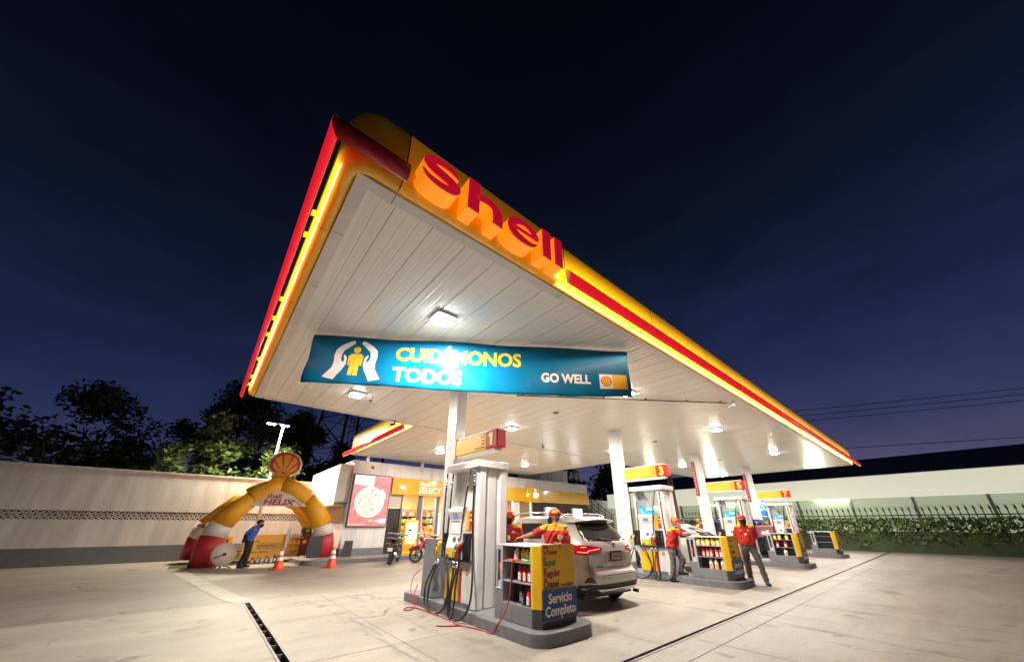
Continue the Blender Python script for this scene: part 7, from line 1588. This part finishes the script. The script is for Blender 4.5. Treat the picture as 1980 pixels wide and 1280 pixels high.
tree('dark tree farthest left beyond the long wall', (-24.0,36.0,0), 9.0, 4.5, 17, LEAFD, 5000, ls=0.24)
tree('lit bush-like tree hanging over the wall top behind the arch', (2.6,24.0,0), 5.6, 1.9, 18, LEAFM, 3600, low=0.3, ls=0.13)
tree('dark tree behind the round pole sign and the shop', (40.0,36.0,0), 9.6, 4.4, 19, LEAFD, 2600, ls=0.36)
tree('dark tree beyond the white wall right of the round pole sign', (45.0,31.0,0), 9.4, 4.2, 20, LEAFD, 2600, ls=0.36)
tree('dark tree behind the shop roof between the canopy and the wall', (32.0,39.0,0), 8.0, 4.6, 21, LEAFD, 2400, ls=0.38)

# lattice tower
t = thing('lattice_tower', 'dark steel lattice tower rising behind the trees left of the shop', 'tower', (14.8,57.0,0), R_(20))
STEEL = mat('tower_steel', (0.035,0.035,0.040), 0.6)
B0, B1, HT = 4.6, 1.2, 42.0
def cnr(k, z): s = B0+(B1-B0)*z/HT; return Vector((s*(1 if k in (0,3) else -1), s*(1 if k in (0,1) else -1), z))
for k in range(4): m = MB(); m.tube([cnr(k,0),cnr(k,HT)],[0.24,0.10],6); m.build('leg', STEEL, t)
zs = [0,6,11.5,16.5,21,25,29,33,37,42]
for k in range(4):
    m = MB(); k2 = (k+1)%4
    for a_, b_ in zip(zs, zs[1:]): m.tube([cnr(k,a_),cnr(k2,b_)],0.07,5); m.tube([cnr(k2,a_),cnr(k,b_)],0.07,5); m.tube([cnr(k,b_),cnr(k2,b_)],0.06,5)
    m.build('bracing', STEEL, t)
m = MB()
for x in (-0.35,0.35): m.tube([(x,0,0),(x,0,HT)],0.05,5)
z = 1.0
while z < HT: m.tube([(-0.35,0,z),(0.35,0,z)],0.03,4); z += 0.8
m.build('ladder', STEEL, t)
for i, (x, z, lb) in enumerate(((-1.6,30,'left drum antenna on the lattice tower'),)): m = MB(); m.lathe([(0.0,0),(0.8,0.05),(0.8,0.4),(0.0,0.45)],16,face_my((x,-2.2,z)),caps=False); m.build('drum', STEEL, t)

t = thing('pole_sign', 'round dull yellow sign on a pole seen between the shop roof and the canopy', 'sign', (26.6,22.3,0))
m = MB(); m.tube([(0,0,0),(0,0,5.4)],0.07,8); m.build('pole', GREY, t); m = MB(); m.lathe([(0,-0.06),(0.42,-0.06),(0.44,0.0),(0.42,0.06),(0,0.06)],26,face_my((0,-0.10,5.88)),caps=False); m.build('disc', mat('disc_ochre',(0.26,0.19,0.08),0.6), t)

# power lines
def wire(label, pts, r=0.03): m = MB(); m.tube(spline(pts,8), r, 5); tag(m.build('power_line', DARK), label, 'cable', 'power lines over the canopy')
for i, lb in enumerate(('topmost of the three power lines right of the canopy edge','middle one of the three power lines right of the canopy edge','lowest of the three power lines right of the canopy edge')):
    wire(lb, [(30,37,13.6-0.55*i),(44,13.5,13.0-0.60*i),(62,-16,13.8-0.6*i)])
wire('single power line just above the far right end of the canopy', [(36,30,9.2),(46,13,8.9),(60,-10,9.2)])

# neighbour building on the right, hedge and fence
t = thing('neighbour_building', 'long low neighbour building with green glass and a pale lit band at the right', 'building', (33.0,-26.0,0))
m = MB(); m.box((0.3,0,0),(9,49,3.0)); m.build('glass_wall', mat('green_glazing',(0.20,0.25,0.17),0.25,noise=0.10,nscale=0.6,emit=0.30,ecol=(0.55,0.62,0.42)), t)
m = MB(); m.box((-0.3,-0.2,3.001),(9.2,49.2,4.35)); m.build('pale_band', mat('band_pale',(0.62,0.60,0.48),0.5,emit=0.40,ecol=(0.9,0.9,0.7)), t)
m = MB(); m.prism([(-0.6,4.351),(9.4,4.351),(9.4,6.3),(6.0,6.2)],-49.4,0.4,frame((0,0,0),(1,0,0),(0,0,1),(0,-1,0))); m.build('roof', mat('roof_dark',(0.045,0.045,0.052),0.5,metal=0.3,noise=0.25,nscale=1.5), t)
for i in range(17): m = MB(); m.box((0.2,1.0+2.9*i,0),(0.299,1.14+2.9*i,2.999)); m.build('mullion', FRAME, t)
for y in (6,20,31,38,43.5): m = MB(); m.box((-0.25,y-0.9,2.86),(0.25,y+0.9,2.99)); m.build('strip_light', mat('strip_lit',(1,1,0.9),0.4,emit=5,ecol=(1.0,0.97,0.8)), t); area_light('strip_lamp', (-0.6,y,2.7), 0.5, 60, (-1,0,-0.8), (1,0.96,0.8), 1.6, t)
t = thing('hedge', 'clipped dark green hedge in front of the neighbour building', 'hedge', (29.8,2.0,0)); r = random.Random(4); vs, fs = [], []
for i in range(12000):
    p = Vector((r.uniform(-0.5,0.5),r.uniform(-22,12.5),0.3+1.45*r.random()**0.7)); s = 0.11*r.uniform(0.6,1.4); d1 = Vector((r.uniform(-1,1),r.uniform(-1,1),r.uniform(-1,1))).normalized(); d2 = d1.cross(Vector((r.uniform(-1,1),r.uniform(-1,1),r.uniform(-1,1)))).normalized(); o = len(vs); vs += [p-d1*s,p+d2*s*0.5,p+d1*s,p-d2*s*0.5]; fs.append((o,o+1,o+2,o+3))
m = MB(); m.add(vs,fs); m.build('leaves', LEAFM, t, fix=False); m = MB(); m.box((-0.25,-22,0.0),(0.25,12.5,1.05)); m.build('inner_mass', LEAFD, t)
t = thing('spike_fence', 'dark fence with spiked tops behind the hedge at the right', 'fence', (30.7,0,0))
m = MB()
y = -22.0
while y < 14.5: m.tube([(0,y,0),(0,y,2.15)],0.022,4); m.add([(0.0,y-0.05,2.15),(0.0,y+0.05,2.15),(0.0,y,2.42)],[(0,1,2)]); m.tube([(0,y,2.15),(-0.10,y+0.10,2.38)],0.012,4); y += 0.26
m.build('pickets', STEEL, t)
for z in (0.4,1.9): m = MB(); m.tube([(0,-22,z),(0,14.5,z)],0.03,5); m.build('rail', STEEL, t)
t = thing('palm_trunk', 'bare brown trunk standing before the green glass of the neighbour building', 'tree', (28.6,14.0,0))
m = MB(); m.tube([(0,0,0),(0.03,0,2.5),(-0.12,0.05,7.6)],[0.30,0.24,0.20],12); m.build('trunk', mat('trunk_brown',(0.20,0.14,0.10),0.8,noise=0.25,nscale=10), t)
vs, fs = [], []; r = random.Random(9)
for i in range(14):
    a = 6.28*i/14; prev = Vector((-0.12,0.05,7.6))
    for k in range(1,7):
        q = Vector((-0.12+0.42*k*math.cos(a),0.05+0.42*k*math.sin(a),7.6+0.5*math.sin(k*0.6)*1.2-0.05*k*k)); sd_ = Vector((-math.sin(a),math.cos(a),0))*0.16*(1-k/8); o = len(vs); vs += [prev-sd_,prev+sd_,q+sd_,q-sd_]; fs.append((o,o+1,o+2,o+3)); prev = q
m = MB(); m.add(vs,fs); m.build('crown', LEAFD, t, fix=False)
t = thing('totem_sign', 'round blue sign with a pale top board behind the farthest pump', 'sign', (27.6,7.6,0))
m = MB(); m.tube([(0,0,0),(0,0,3.2)],0.06,8); m.build('pole', GREY, t)
m = MB(); m.lathe([(0,-0.05),(0.48,-0.05),(0.50,0.0),(0.48,0.05),(0,0.05)],28,face_mx((-0.10,0,2.30)),caps=False); q = m.build('disc', mat('disc_blue',(0.03,0.22,0.55),0.4,emit=0.15), t)
m = MB(); k_ = 26; o_ = arc(0,0,0.44,0,360,k_)[:-1]; i_ = arc(0,0,0.40,0,360,k_)[:-1]; f_ = face_mx((-0.153,0,2.30)); m.add([(x,y,0.001) for x,y in o_]+[(x,y,0.001) for x,y in i_],[(j,(j+1)%k_,k_+(j+1)%k_,k_+j) for j in range(k_)],0,False,f_); m.prism([(-0.28,-0.02),(-0.2,0.10),(-0.12,-0.02),(0.0,0.10),(0.1,-0.02),(0.28,0.05),(0.28,0.0),(0.1,-0.08),(0.0,0.03),(-0.12,-0.08),(-0.2,0.02)],0,0.002,f_); m.build('disc_print', CREAM, q)
m = MB(); m.box((-0.04,-0.6,2.86),(0.04,0.6,3.15)); m.build('top_board', CREAM, t); m = MB(); m.box((-0.05,-0.62,1.2),(0.05,-0.2,1.75)); m.build('yellow_board', YEL, t)
# far, dark rows of trees round the whole horizon
r = random.Random(21); vs, fs = [], []
for i in range(15000):
    a = r.uniform(-2.2,2.9); D = r.uniform(80,120); p = Vector((D*math.sin(a),D*math.cos(a),(5.5+2.5*math.sin(a*9)+1.6*math.sin(a*23+1))*r.random()**0.55)); s = r.uniform(0.5,1.3); d1 = Vector((r.uniform(-1,1),r.uniform(-1,1),r.uniform(-1,1))).normalized(); d2 = d1.cross(Vector((r.uniform(-1,1),r.uniform(-1,1),r.uniform(-1,1)))).normalized(); o = len(vs); vs += [p-d1*s,p+d2*s*0.7,p+d1*s,p-d2*s*0.7]; fs.append((o,o+1,o+2,o+3))
m = MB(); m.add(vs,fs); tag(m.build('far_woodland', LEAFD, fix=False), 'dark mass of far trees along the horizon', 'woodland', None, 'stuff')
